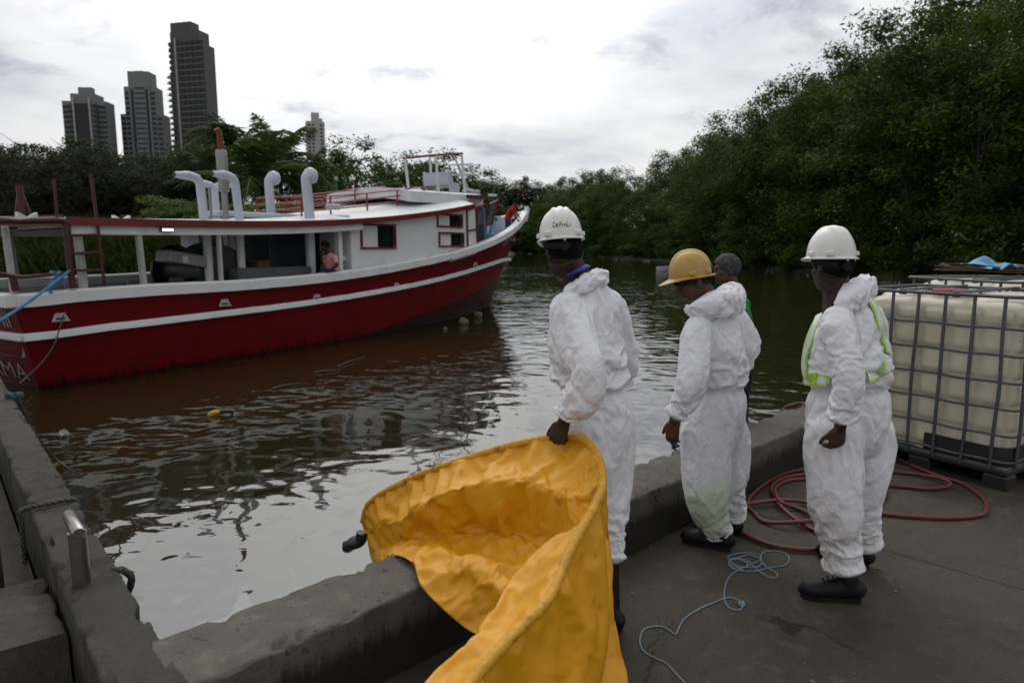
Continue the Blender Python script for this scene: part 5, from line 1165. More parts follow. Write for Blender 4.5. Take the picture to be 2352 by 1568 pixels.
def head_shapes(B, c, f, u, s=1.0, ears=True):
    f = nv(f); u = nv(np.array(u)-f*(np.array(u)@f)); r = np.cross(f, u); A = np.array([r, f, u])
    def P(x, y, z): return c+(np.array([x, y, z])*s)@A
    B.ball(P(0, -.012, .022), np.array([.076, .096, .092])*s, 20, 14, A)
    B.ball(P(0, .018, -.045), np.array([.060, .070, .072])*s, 16, 12, A)
    B.ball(P(0, .046, -.085), np.array([.034, .030, .028])*s, 12, 10, A)          # chin
    B.ball(P(0, .070, .012), np.array([.050, .022, .016])*s, 12, 8, A)            # brow
    B.tube([P(0, .080, .006), P(0, .098, -.022), P(0, .104, -.036), P(0, .090, -.043)], np.array([.008, .011, .015, .012])*s, 8)   # nose
    B.ball(P(0, .082, -.060), np.array([.024, .012, .008])*s, 10, 8, A); B.ball(P(0, .078, -.073), np.array([.022, .012, .008])*s, 10, 8, A)
    for sg in (-1, 1):
        B.ball(P(.036*sg, .055, -.022), np.array([.024, .022, .018])*s, 10, 8, A)  # cheek
        if ears: B.ball(P(.076*sg, -.012, -.012), np.array([.008, .019, .032])*s, 10, 10, A); B.ball(P(.083*sg, -.020, -.004), np.array([.006, .012, .026])*s, 8, 8, A)
    return P, A
def hand_shapes(B, w, d, n, curl=.5, s=1.0, left=True, thumb=.6, spread=1.0):
    """wrist w, direction d to the knuckles, n = palm facing"""
    d = nv(d); n = nv(np.array(n)-d*(np.array(n)@d)); sd = np.cross(d, n)*(1 if left else -1); A = np.array([sd, d, n])
    B.tube([w-d*.03, w+d*.01, w+d*.05, w+d*.088], np.array([.026, .030, .041, .040])*s, 12, ry=np.array([.021, .019, .016, .013])*s, up=n, round_caps=True)
    Ls = [.072, .080, .075, .058]
    for k in range(4):
        x = (-.030+.0205*k)*s*spread; base = w+d*(.082-.004*abs(k-1.3))*s+sd*x; p = [base-d*.02, base]; ang = 0
        cu = curl*(1+.07*k)
        for j, fr in enumerate((.45, .32, .25)):
            ang += cu*(.75, 1.05, .8)[j]; dd = d*math.cos(ang)+n*math.sin(ang); p.append(p[-1]+dd*Ls[k]*fr*1.08*s)
        B.tube(p, np.array([.0095, .0098, .0088, .008, .0066])*s, 8, round_caps=True)
    tb_ = w+d*.028*s-sd*.028*s; td = nv(d*.75-sd*.62*(1-thumb*.5)+n*.5*thumb); p = [tb_, tb_+td*.035*s, tb_+td*.06*s+n*.006*s, tb_+td*.072*s+nv(d+n*.6)*.018*s]
    B.tube(p, np.array([.015, .0125, .0105, .008])*s, 8, round_caps=True)
def boot(root, toe, heel, ankle, top_z, mt=None, h=.10, name='boot', sole=True, w=.048):
    toe = np.array(toe, float); heel = np.array(heel, float); d = nv(toe-heel); L_ = np.linalg.norm(toe-heel); B = MB()
    z = np.array([0, 0, 1.]); P = []; rx = []; rz_ = []
    for t, a, b in ((.0, .028, .035), (.06, .038, .048), (.2, .040, .052), (.4, .040, .050), (.6, .046, .044), (.78, .050, .040), (.92, .042, .034), (1.0, .02, .02)):
        P.append(heel+d*L_*t+z*(.012+b*.88)); rx.append(a*w/.046); rz_.append(b)
    B.tube(P, rx, 16, ry=rz_, up=z, round_caps=True)
    an = np.array(ankle, float); top = an.copy(); top[2] = top_z; h0 = heel+d*L_*.22+z*.06
    B.tube([h0, heel+d*L_*.24+z*.12, an*.5+(heel+d*L_*.24+z*.12)*.5, top], [.045, .046, .050, .052], 14, round_caps=True)
    V, Fc, _ = remeshed(*B.data(), .007, 4); o = mesh_obj(name, V, Fc, mt or M_BOOT_B, root, 180)
    sd = np.cross(d, z); ol = []
    for t, a in ((.035, .022), (.06, .036), (.14, .042), (.3, .039), (.45, .039), (.6, .046), (.78, .051), (.9, .044), (.955, .030), (.985, .010)): ol.append((t, a*w/.046-.005))
    pts = [heel+d*L_*t+sd*a for t, a in ol]+[heel+d*L_*t-sd*a for t, a in ol[::-1]]
    MB().prism([p+z*.002 for p in pts], z*.022).build('sole', M_SOLE, o, 30)
    for k in range(3): 
        q = heel+d*L_*(.50+.07*k)+z*(.115-.012*k); MB().tube([q-sd*.026, q+z*.012, q+sd*.026], .003, 6).build('lace', M_STRAP, o)
    return o
def seg_local(P, a, b):
    ab = b-a; l = np.linalg.norm(ab); d = ab/l; t = np.clip(((P-a)@d), 0, l); c = a+t[:, None]*d; rel = P-c; return t, np.linalg.norm(rel, axis=1), rel, d, l
def wrinkle(V, Nn, bones, seed, amp=1.0):
    """bones: (a, b, kind, radius) -> crumpled sheet displacement"""
    D = []; loc = []
    for (a, b, kind, rad) in bones:
        t, r, rel, d, l = seg_local(V, np.array(a), np.array(b)); D.append(r/rad); loc.append((t, rel, d, l))
    D = np.array(D); W = np.exp(-(D-D.min(0))*5.0); W /= W.sum(0); H = np.zeros(len(V))
    for i, (a, b, kind, rad) in enumerate(bones):
        m = W[i] > .02
        if not m.any(): continue
        t, rel, d, l = loc[i]; t = t[m]; rel = rel[m]; _, s1, s2 = frame_from(d, (.3, 1, .2)); x = rel@s1; y = rel@s2; o = seed*3.7+i*11.3
        warp = .035*perlin(np.c_[t*7+o, x*9, y*9])
        if kind == 'limb':
            u = t/l; jt = np.exp(-((u-1)/.22)**2)*1.0+np.exp(-((u-0)/.22)**2)*.8+.35
            tw = t+.35*x+warp
            f1, f2 = worley(np.c_[tw*11+o, x*6.5, y*6.5]); h = .055*f1**2*jt
            h += .020*(1-np.minimum(1, abs(perlin(np.c_[tw*13+o, x*4, y*4]))*3.2))*jt
            g1, _ = worley(np.c_[tw*19+o, x*17, y*17]); h += .012*g1**2
        else:
            f1, f2 = worley(np.c_[(t+warp)*4.6+o, (x+warp)*8+.4*t, y*8]); h = .060*f1**2
            h += .014*(1-np.minimum(1, abs(perlin(np.c_[t*3.5+o, (x+.4*t)*8, (y+.2*t)*8]))*3.0))
            g1, _ = worley(np.c_[t*13+o, x*16, y*16]); h += .013*g1**2
        H[m] += W[i][m]*h
    return V+Nn*((H-.022)*amp)[:, None]
def mesh_normals(V, Fc):
    Q_ = np.array(Fc); n = np.cross(V[Q_[:, 2]]-V[Q_[:, 0]], V[Q_[:, 3]]-V[Q_[:, 1]]); N_ = np.zeros_like(V)
    for k in range(4): np.add.at(N_, Q_[:, k], n)
    return N_/(np.linalg.norm(N_, axis=1)[:, None]+1e-12)
def relax(V, Fc, it=1, f=.5):
    Q_ = np.array(Fc)
    for _ in range(it):
        S = np.zeros_like(V); C = np.zeros(len(V))
        for k in range(4):
            np.add.at(S, Q_[:, k], V[Q_[:, (k+1) % 4]]+V[Q_[:, (k+3) % 4]]); np.add.at(C, Q_[:, k], 2)
        V = V*(1-f)+f*S/C[:, None]
    return V
def cloth_sim(V, Fc, CV, CF, pin, frames=20, grow=.125, bend=1.2, stiff=60, mass=.25):
    """let the loose fabric drape and buckle over the figure, then freeze it"""
    me = bpy.data.meshes.new('cl'); me.from_pydata(V.tolist(), [], Fc); o = bpy.data.objects.new('cl', me); COL.objects.link(o)
    vg = o.vertex_groups.new(name='pin')
    for i in np.where(pin > .01)[0]: vg.add([int(i)], float(pin[i]), 'REPLACE')
    cm = bpy.data.meshes.new('co'); cm.from_pydata(CV.tolist(), [], CF); co = bpy.data.objects.new('co', cm); COL.objects.link(co)
    co.modifiers.new('k', 'COLLISION'); co.collision.thickness_outer = .006; co.collision.cloth_friction = 12
    m = o.modifiers.new('c', 'CLOTH'); s = m.settings; s.quality = 5; s.mass = mass; s.air_damping = 3
    s.tension_stiffness = stiff; s.compression_stiffness = stiff; s.shear_stiffness = stiff*.5; s.bending_stiffness = bend
    s.tension_damping = 15; s.compression_damping = 15; s.shear_damping = 8; s.bending_damping = 1.5
    s.vertex_group_mass = 'pin'; s.pin_stiffness = 1.0; s.shrink_min = -grow; s.shrink_max = -grow
    m.collision_settings.use_collision = True; m.collision_settings.distance_min = .006; m.collision_settings.collision_quality = 2; m.collision_settings.use_self_collision = False
    m.point_cache.frame_start = 1; m.point_cache.frame_end = frames+2
    f0 = scene.frame_current
    for f in range(1, frames+1): scene.frame_set(f)
    e = o.evaluated_get(bpy.context.evaluated_depsgraph_get()); m2 = e.to_mesh(); W = np.empty(len(m2.vertices)*3); m2.vertices.foreach_get('co', W); W = W.reshape(-1, 3).copy(); e.to_mesh_clear()
    bpy.data.objects.remove(o, do_unlink=True); bpy.data.objects.remove(co, do_unlink=True); scene.frame_set(f0)
    return W
def subdivided(V, Fc):
    me = bpy.data.meshes.new('sd'); me.from_pydata(V.tolist(), [], Fc); o = bpy.data.objects.new('sd', me); COL.objects.link(o); m = o.modifiers.new('s', 'SUBSURF'); m.levels = 1; m.render_levels = 1
    e = o.evaluated_get(bpy.context.evaluated_depsgraph_get()); m2 = e.to_mesh(); W = np.empty(len(m2.vertices)*3); m2.vertices.foreach_get('co', W); W = W.reshape(-1, 3).copy(); F2 = [tuple(p.vertices) for p in m2.polygons]; e.to_mesh_clear(); bpy.data.objects.remove(o, do_unlink=True); return W, F2
def hard_hat(root, c, f, u, mt, size=(.108, .136, .128), peak=.055, rim=.016, ridges='three', text=None):
    """c = centre of the rim plane, f front, u up"""
    f = nv(f); u = nv(np.array(u)-f*(np.array(u)@f)); r = np.cross(f, u); A = np.array([r, f, u]); n, m = 64, 22; G = []
    for i in range(m+1):
        th = math.pi/2*i/m; ring = []
        for k in range(n):
            ph = 2*math.pi*k/n; cx, cy = math.cos(ph), math.sin(ph); e = math.cos(th)**.86; x, y, z = size[0]*cx*e, size[1]*cy*e, size[2]*math.sin(th)**.96
            if ridges == 'three':
                for x0, w in ((0, .012), (.030, .010), (-.030, .010)): z += .007*math.exp(-((x-x0)/w)**4)*(1 if th > .55 else max(0, (th-.3)/.25))
            else:
                z += .010*math.exp(-(x/.020)**4)*min(1, max(0, (th-.15)/.3)); rr = abs(y) < .02
            ring.append((x, y, z))
        G.append(ring)
    G = np.array(G)
    brim = []
    for k in range(n):
        ph = 2*math.pi*k/n; cx, cy = math.cos(ph), math.sin(ph); ex = rim+peak*max(0, cy)**3; brim.append((size[0]*cx+ex*cx*.9, size[1]*cy+ex*cy, -.006-.020*max(0, cy)**3*(peak/.05)))
    under = [(x*.985, y*.985, z-.005) for x, y, z in brim]; inn = [(size[0]*math.cos(2*math.pi*k/n)*.96, size[1]*math.sin(2*math.pi*k/n)*.96, -.006) for k in range(n)]
    inner = (G*np.array([.95, .95, .93]))
    rows = [inner[m-3], inner[m//2], np.array(inn), np.array(under), np.array(brim), G[0]+np.array([0, 0, .001])]+[G[i] for i in range(1, m+1)]
    rows = np.array(rows); rows = np.concatenate([rows, rows[:, :1]], 1); o = MB().grid(c+rows@A, True).build('hard_hat', mt, root, 48)
    def P(x, y, z): return c+np.array([x, y, z])@A
    for ph in (0, math.pi, 1.5*math.pi-.75, 1.5*math.pi+.75):
        x, y = size[0]*math.cos(ph)*1.02, size[1]*math.sin(ph)*1.02; rr = nv(r*math.cos(ph)+f*math.sin(ph)); tt = np.cross(u, rr)
        MB().box(P(x, y, .016), (.034, .018, .020), ax=np.array([tt, rr, u]), bev=.003).build('accessory_slot', mt, o)
    for ph in (1.5*math.pi, 1.5*math.pi+1.1, .5*math.pi+.9):
        x, y = size[0]*math.cos(ph)*1.0, size[1]*math.sin(ph)*1.0; MB().ball(P(x, y, -.014), .006, 8, 6).build('lug', mt, o)
    ang = np.linspace(0, 2*math.pi, 40, endpoint=False); band = [P(.080*math.cos(a), .100*math.sin(a)-.005, -.022-.018*max(0, -math.sin(a))) for a in ang]
    MB().tube(band, .003, 6, closed=True, ry=.016, up=u).build('suspension_band', M_STRAP, o, 40)
    kb = P(0, -.108, -.042); MB().tube([kb, kb-f*.016], .021, 14).build('ratchet_knob', M_STRAP, o, 40)
    if text:
        V, F_ = text_mesh(text, 1.0, bold=.012); x = (V[:, 0]-(V[:, 0].min()+V[:, 0].max())/2)/np.ptp(V[:, 0]); y = (V[:, 1]-V[:, 1].min())/np.ptp(V[:, 1]); W = []
        for a, b in zip(x, y):
            ph = -math.pi/2+a*.92+text_yaw; zz = .040+.026*b; e = math.cos(math.asin(min(1, (zz/size[2])**(1/.96))))**.86; W.append(P(size[0]*math.cos(ph)*e*1.008, size[1]*math.sin(ph)*e*1.008, zz))
        mesh_obj('lettering', W, F_, M_PRINT, o)
    return o
text_yaw = 0.0
def hair_cap(root, c, f, u, mt, s=1.0, low=-.03, front=.06, thick=.010, seed=0):
    f = nv(f); u = nv(np.array(u)-f*(np.array(u)@f)); r = np.cross(f, u); A = np.array([r, f, u]); n, m = 44, 20; rows = []
    for i in range(m+1):
        ring = []
        for k in range(n):
            ph = 2*math.pi*k/n; cy = math.sin(ph); lo = -.58-.25*max(0, -cy)+.95*max(0, cy)**1.5+.16*abs(math.cos(ph))**6; th = lo+(math.pi/2-lo)*i/m
            ring.append((( .076+thick)*math.cos(ph)*math.cos(th), (.096+thick)*cy*math.cos(th)-.012, (.092+thick)*math.sin(th)+.022))
        rows.append(ring)
    G = np.array(rows); P = (G*s).reshape(-1, 3); nrm = P/np.linalg.norm(P, axis=1)[:, None]; P = P+nrm*(.006*s*fbm(P*55+seed, 2))[:, None]
    G = P.reshape(m+1, n, 3); G = np.concatenate([G, G[:, :1]], 1); return MB().grid(c+G@A, False).build('hair', mt, root, 180)

def worker(name, label, J, F, HF, seed, tor, arm, leg, skin, hat, hood=None, group=None, hands=(None, None), hatdir=None, hat_u=None, voxel=.015, boots=None, sim=None, suitm=None):
    base = np.array([J['pelvis'][0], J['pelvis'][1], 0.0]); root = thing(name, base, label, 'person', group); F = nv(F)
    lat = nv(J['shR']-J['shL']); Fd = nv(np.cross(np.array([0, 0, 1.]), lat)); 
    if Fd@F < 0: Fd = -Fd
    # ---- suit
    B = MB(); crotch = (J['hipL']+J['hipR'])/2-np.array([0, 0, .06])
    shc = (J['shL']+J['shR'])/2
    T_ = [crotch, J['pelvis'], J['waist']-np.array([0, 0, .01]), J['waist'], J['waist']*.6+J['chest']*.4, J['chest'], shc-np.array([0, 0, .03]), shc*.45+J['neck']*.55, J['neck']]
    wx = [tor[0]*.80, tor[0], tor[1]*1.02, tor[1]*.95, tor[1]*1.12, tor[2], tor[2]*.98, tor[2]*.60, .068]
    wy = [tor[3]*.80, tor[3], tor[4]*1.02, tor[4]*.95, tor[4]*1.10, tor[5], tor[5]*.80, tor[5]*.62, .066]
    n = 26; TT = spline(np.c_[np.array(T_), wx, wy], n); B.tube(TT[:, :3], TT[:, 3], 28, ry=TT[:, 4], up=Fd)
    bones = [(J['pelvis'], J['chest'], 'torso', .2), (J['chest'], J['neck'], 'torso', .2)]
    for s in 'LR':
        sh, el, wr_, hp, kn, an = (J[k+s] for k in ('sh', 'el', 'wr', 'hip', 'kn', 'an'))
        inner = sh*.72+(shc-np.array([0, 0, .02]))*.28
        P = spline([inner, sh, sh*.5+el*.5, el, el*.45+wr_*.55, wr_*.93+el*.07, wr_], 16); rr = np.interp(np.linspace(0, 1, 16), [0, .2, .4, .55, .75, .92, 1], np.array([.95, 1.02, 1.0, .98, .92, .80, .55])*arm)
        B.tube(P, rr, 16, round_caps=True); bones += [(sh, el, 'limb', arm), (el, wr_, 'limb', arm*.9)]
        P = spline([hp+np.array([0, 0, .05]), hp, hp*.5+kn*.5, kn, kn*.5+an*.5, an*.9+kn*.1, an], 18); rr = np.interp(np.linspace(0, 1, 18), [0, .2, .45, .6, .8, .94, 1], np.array([1.1, 1.15, .98, .86, .80, .82, .70])*leg)
        B.tube(P, rr, 18, round_caps=True); bones += [(hp, kn, 'limb', leg), (kn, an, 'limb', leg*.85)]
    V, Fc, Nn = remeshed(*B.data(), voxel, 6)
    CV, CF, CN = remeshed(*B.data(), .022, 5); CN = mesh_normals(CV, CF); CV = CV-CN*.030
    ax_ = nv(J['chest']-J['pelvis']); q = (V-J['waist'])@ax_
    def dseg(a, b): return seg_local(V, a, b)[1]
    arms_d = np.min([dseg(J['sh'+s], J['el'+s]) for s in 'LR']+[dseg(J['el'+s], J['wr'+s]) for s in 'LR'], axis=0)
    body_here = arms_d > arm*1.2
    pin = np.where(body_here & (abs(q) < .014), 1.0, 0)
    for s in 'LR':
        for a, b in (('el', 'wr'), ('kn', 'an')):
            d = nv(J[b+s]-J[a+s]); l = (V-J[b+s])@d; pin = np.maximum(pin, np.where((np.linalg.norm(V-J[b+s], axis=1) < .14) & (l > -.012), 1.0, 0))
    pin = np.maximum(pin, (np.linalg.norm(V-J['neck'], axis=1) < .085)*1.0)
    # elastic at the waist: draw the ring in before draping
    rel = V-J['waist']; ring = rel-np.outer(rel@ax_, ax_); V = V-ring*(np.exp(-(q/.03)**2)*body_here*.10)[:, None]
    V = V+mesh_normals(V, Fc)*(.004*fbm(V*22+seed, 2))[:, None]*(1-pin)[:, None]
    V = cloth_sim(V, Fc, CV, CF, pin, **(sim or {}))
    V, Fc = subdivided(V, Fc)
    suit = mesh_obj('coverall', V, Fc, suitm or M_SUIT, root, 180)
    # ---- body under it: one continuous figure
    B = MB(); hc = J['head']; P_, A_ = head_shapes(B, hc, HF, J.get('headup', (0, 0, 1)))
    nb = J['neck']; B.tube([hc+A_[2]*-.03-A_[1]*.02, hc*.35+nb*.65, nb-np.array([0, 0, .08])], [.058, .064, .078], 14)
    B.tube([nb-np.array([0, 0, .06]), J['chest'], J['waist'], crotch], [.06, .11, .10, .09], 14, ry=[.05, .08, .08, .08], up=Fd)
    for k, s in enumerate('LR'):
        sh, el, wr_ = J['sh'+s], J['el'+s], J['wr'+s]; B.tube([J['chest']*.3+sh*.7, sh-np.array([0, 0, .02]), sh*.5+el*.5, el, el*.4+wr_*.6, wr_+nv(wr_-el)*.03], [.035, .036, .034, .034, .034, .027], 12)
        B.tube([crotch, J['hip'+s], J['kn'+s], J['an'+s]], [.06, .075, .055, .045], 12)
        if hands[k]: 
            h = hands[k]; hand_shapes(B, wr_+nv(wr_-el)*.02, h[0], h[1], h[2], 1.0, s == 'L', h[3] if len(h) > 3 else .6)
        else: hand_shapes(B, wr_+nv(wr_-el)*.02, wr_-el, lat*(1 if s == 'L' else -1), .35, 1.0, s == 'L')
    V2, F2, _ = remeshed(*B.data(), .0052, 2); mesh_obj('body', V2, F2, skin, root, 180)
    hair_cap(root, hc, HF, J.get('headup', (0, 0, 1)), M_HAIR, thick=.006, seed=seed)
    if hat: hat(root)
    if hood: 
        B = MB()
        for path, rr in hood: B.tube(spline(path, 20), np.interp(np.linspace(0, 1, 20), np.linspace(0, 1, len(rr)), rr), 18, round_caps=True)
        V3, F3, N3 = remeshed(*B.data(), .012, 4); CV, CF, _ = remeshed(*B.data(), .018, 4); CV = CV-mesh_normals(CV, CF)*.030
        pin3 = (np.linalg.norm(V3-J['neck'], axis=1) < .09)*1.0; V3 = V3+mesh_normals(V3, F3)*(.004*fbm(V3*25+seed, 2))[:, None]
        V3 = cloth_sim(V3, F3, CV, CF, pin3, frames=18, grow=.26, bend=.25); V3, F3 = subdivided(V3, F3); mesh_obj('hood', V3, F3, M_SUIT, root, 180)
    if boots:
        for b in boots: boot(root, *b)
    return root, suit, (V, Fc)

# ---------------------------------------------------------------- worker holding the boom
def jj(d): return {k: (pd(*v) if k != 'headup' else np.array(v)) for k, v in d.items()}
JA = jj(dict(pelvis=(1376, 965, 3.04), waist=(1366, 905, 3.05), chest=(1345, 765, 3.08), neck=(1338, 655, 3.10), head=(1294, 583, 3.10),
    shL=(1300, 700, 2.96), elL=(1358, 846, 2.74), wrL=(1301, 958, 2.80), shR=(1405, 695, 3.24), elR=(1436, 800, 3.34), wrR=(1424, 880, 3.42),
    hipL=(1345, 990, 2.97), hipR=(1398, 985, 3.10), knL=(1338, 1160, 3.06), anL=(1340, 1300, 3.12), knR=(1396, 1150, 3.02), anR=(1394, 1285, 2.93)))
JA['headup'] = np.array([-.12, .30, .95])
def hatA(r):
    global text_yaw
    text_yaw = -.06
    c = pd(1288, 548, 3.10); hard_hat(r, c, (-.06, .99, -.08), (-.06, .10, 1), M_HATW, (.097, .123, .136), .05, .012, 'three', 'DeWALT')
    text_yaw = 0.0
ftA = gp(1412, 1448); ftA2 = np.array([.30, 3.12, 0])
wA, suitA, meshA = worker('worker', 'tall worker in white coveralls and white lettered hard hat holding the yellow boom', JA, (-.55, .83, 0), (-.26, .92, -.34), 1.0,
    (.195, .175, .215, .155, .145, .145), .078, .110, M_SKIN_D, hatA, hood=[([pd(1302, 668, 2.98), pd(1345, 650, 3.02), pd(1385, 632, 3.12), pd(1372, 640, 3.24)], [.028, .042, .045, .03])],
    hands=((nv(pd(1276, 1014, 2.80)-JA['wrL']), (.35, .9, -.2), .95, .9), None),
    boots=[(ftA+np.array([-.15, .22, 0]), ftA+np.array([.02, -.03, 0]), JA['anR'], .34), (ftA2+np.array([-.12, .2, 0]), ftA2+np.array([.03, -.05, 0]), JA['anL'], .34)])
# blue shirt collar under the suit
MB().tube(spline([pd(1306, 634, 3.03), pd(1325, 622, 3.01), pd(1343, 612, 3.06), pd(1346, 612, 3.14)], 16), .022, 8, ry=.008, up=(0, 0, 1)).build('shirt_collar', mat('blue_collar', (.012, .035, .30), .7), wA, 60)

# ---------------------------------------------------------------- worker with the yellow hat
JB = jj(dict(pelvis=(1644, 955, 3.76), waist=(1650, 893, 3.76), chest=(1640, 775, 3.76), neck=(1632, 700, 3.76), head=(1594, 642, 3.74),
    shL=(1600, 752, 3.60), elL=(1594, 862, 3.47), wrL=(1552, 958, 3.50), shR=(1684, 720, 3.95), elR=(1722, 776, 4.02), wrR=(1696, 862, 4.12),
    hipL=(1616, 990, 3.68), hipR=(1670, 985, 3.86), knL=(1620, 1115, 3.64), anL=(1648, 1222, 3.74), knR=(1672, 1100, 3.88), anR=(1682, 1188, 3.92)))
JB['headup'] = np.array([-.28, .05, .95])
def hatB(r): hard_hat(r, pd(1587, 634, 3.74), (-.97, .16, -.16), (-.17, .03, 1), M_HATY, (.098, .118, .138), .05, .012, 'one')
tB = gp(1566, 1242); hB = gp(1682, 1264)
wB, suitB, meshB = worker('worker', 'worker in white coveralls with a worn yellow hard hat, head bowed', JB, (-.75, .66, 0), (-.93, .16, -.33), 5.0,
    (.205, .175, .195, .165, .155, .15), .078, .112, M_SKIN_M, hatB, suitm=suit_mat('stained_coverall_fabric', (.74, .74, .775), .38, spot=(pd(1640, 1160, 3.62), .17)),
    hood=[([pd(1572, 712, 3.66), pd(1605, 700, 3.60), pd(1650, 690, 3.62), pd(1688, 680, 3.74), pd(1690, 676, 3.9)], [.018, .045, .062, .070, .05]), ([pd(1650, 690, 3.64), pd(1678, 664, 3.74), pd(1692, 655, 3.80)], [.055, .055, .030])],
    hands=((nv(np.array([-.10, .10, -1])), (.6, .7, 0), .42, .5), None),
    boots=[(tB, hB, JB['anL'], .22), (gp(1692, 1230)+np.array([-.20, .17, 0]), gp(1692, 1230)+np.array([.02, 0, 0]), JB['anR'], .26)])

# ---------------------------------------------------------------- worker with the hi-vis harness vest
JC = jj(dict(pelvis=(1950, 958, 3.30), waist=(1950, 892, 3.30), chest=(1944, 770, 3.30), neck=(1930, 690, 3.30), head=(1909, 614, 3.28),
    shL=(1922, 735, 3.10), elL=(1952, 868, 2.99), wrL=(1932, 968, 3.02), shR=(1998, 722, 3.48), elR=(2012, 838, 3.56), wrR=(1984, 930, 3.62),
    hipL=(1918, 990, 3.20), hipR=(1986, 985, 3.40), knL=(1922, 1150, 3.18), anL=(1938, 1308, 3.16), knR=(1972, 1130, 3.40), anR=(1982, 1250, 3.46)))
JC['headup'] = np.array([-.02, .12, .99])
def hatC(r): hard_hat(r, pd(1908, 590, 3.28), (-.20, .97, -.02), (-.01, .06, 1), M_HATW, (.101, .122, .142), .03, .014, 'three')
tC = gp(1836, 1368); hC = gp(1980, 1380); hC2 = gp(1992, 1304)
wC, suitC, meshC = worker('worker', 'stout worker in white coveralls wearing a lime edged reflective vest', JC, (-.78, .62, 0), (-.32, .94, -.05), 9.0,
    (.225, .205, .205, .19, .185, .165), .082, .124, M_SKIN_T, hatC,
    hood=[([pd(1905, 720, 3.22), pd(1935, 692, 3.14), pd(1962, 672, 3.20), pd(1990, 650, 3.36), pd(2008, 634, 3.42)], [.025, .05, .062, .055, .030]), ([pd(1960, 680, 3.22), pd(1985, 668, 3.34), pd(2002, 655, 3.44)], [.05, .05, .035])],
    hands=((nv(np.array([-.12, .02, -1])), (-.2, .95, 0), .75, .8), None),
    boots=[(tC, hC, JC['anL'], .24), (hC2+np.array([-.20, .16, 0]), hC2+np.array([.02, 0, 0]), JC['anR'], .28)])
def surf_path(mesh, px, n):
    V, Fc = mesh; bv = BVHTree.FromPolygons([tuple(v) for v in V], Fc); out = []
    for x, y in spline(np.array(px, float), n):
        d = ray(x, y); d /= np.linalg.norm(d); h = bv.ray_cast(Vector((0, 0, ZC)), Vector(d))
        if h[0] is not None: out.append((np.array(h[0]), np.array(h[1])))
    return out
def ribbon(name, path, w, off, mt, root):
    P = np.array([p for p, _ in path]); Nn = np.array([q for _, q in path])
    for _ in range(4): P[1:-1] = P[1:-1]*.5+.25*(P[2:]+P[:-2]); Nn[1:-1] = Nn[1:-1]*.5+.25*(Nn[2:]+Nn[:-2])
    Nn /= np.linalg.norm(Nn, axis=1)[:, None]; tg = np.gradient(P, axis=0); tg /= np.linalg.norm(tg, axis=1)[:, None]+1e-9; s = np.cross(tg, Nn); s /= np.linalg.norm(s, axis=1)[:, None]+1e-9
    c = P+Nn*off; G = np.array([c-s*w/2-Nn*.004, c-s*w/2, c+s*w/2, c+s*w/2-Nn*.004]); return MB().grid(G).build(name, mt, root, 60)
vest = None
for px, w in [([(1853, 862), (1851, 825), (1862, 785), (1877, 745), (1895, 712), (1918, 686), (1948, 672)], .055), ([(1955, 672), (1985, 684), (2003, 702), (2016, 735), (2028, 780), (2040, 815)], .055), ([(1852, 872), (1880, 874), (1908, 876)], .055), ([(1990, 868), (2006, 863), (2022, 854), (2036, 842)], .055)]:
    pth = surf_path(meshC, px, 26)
    if len(pth) < 4: continue
    o = ribbon('vest_strap', pth, w, .012, M_LIME, wC); ribbon('reflective_tape', pth, w*.62, .0145, M_REFL, o)
pth = surf_path(meshC, [(1850, 866), (1862, 868), (1880, 870)], 8)
if len(pth) > 3: ribbon('vest_buckle', pth, .058, .017, M_LIME, wC)
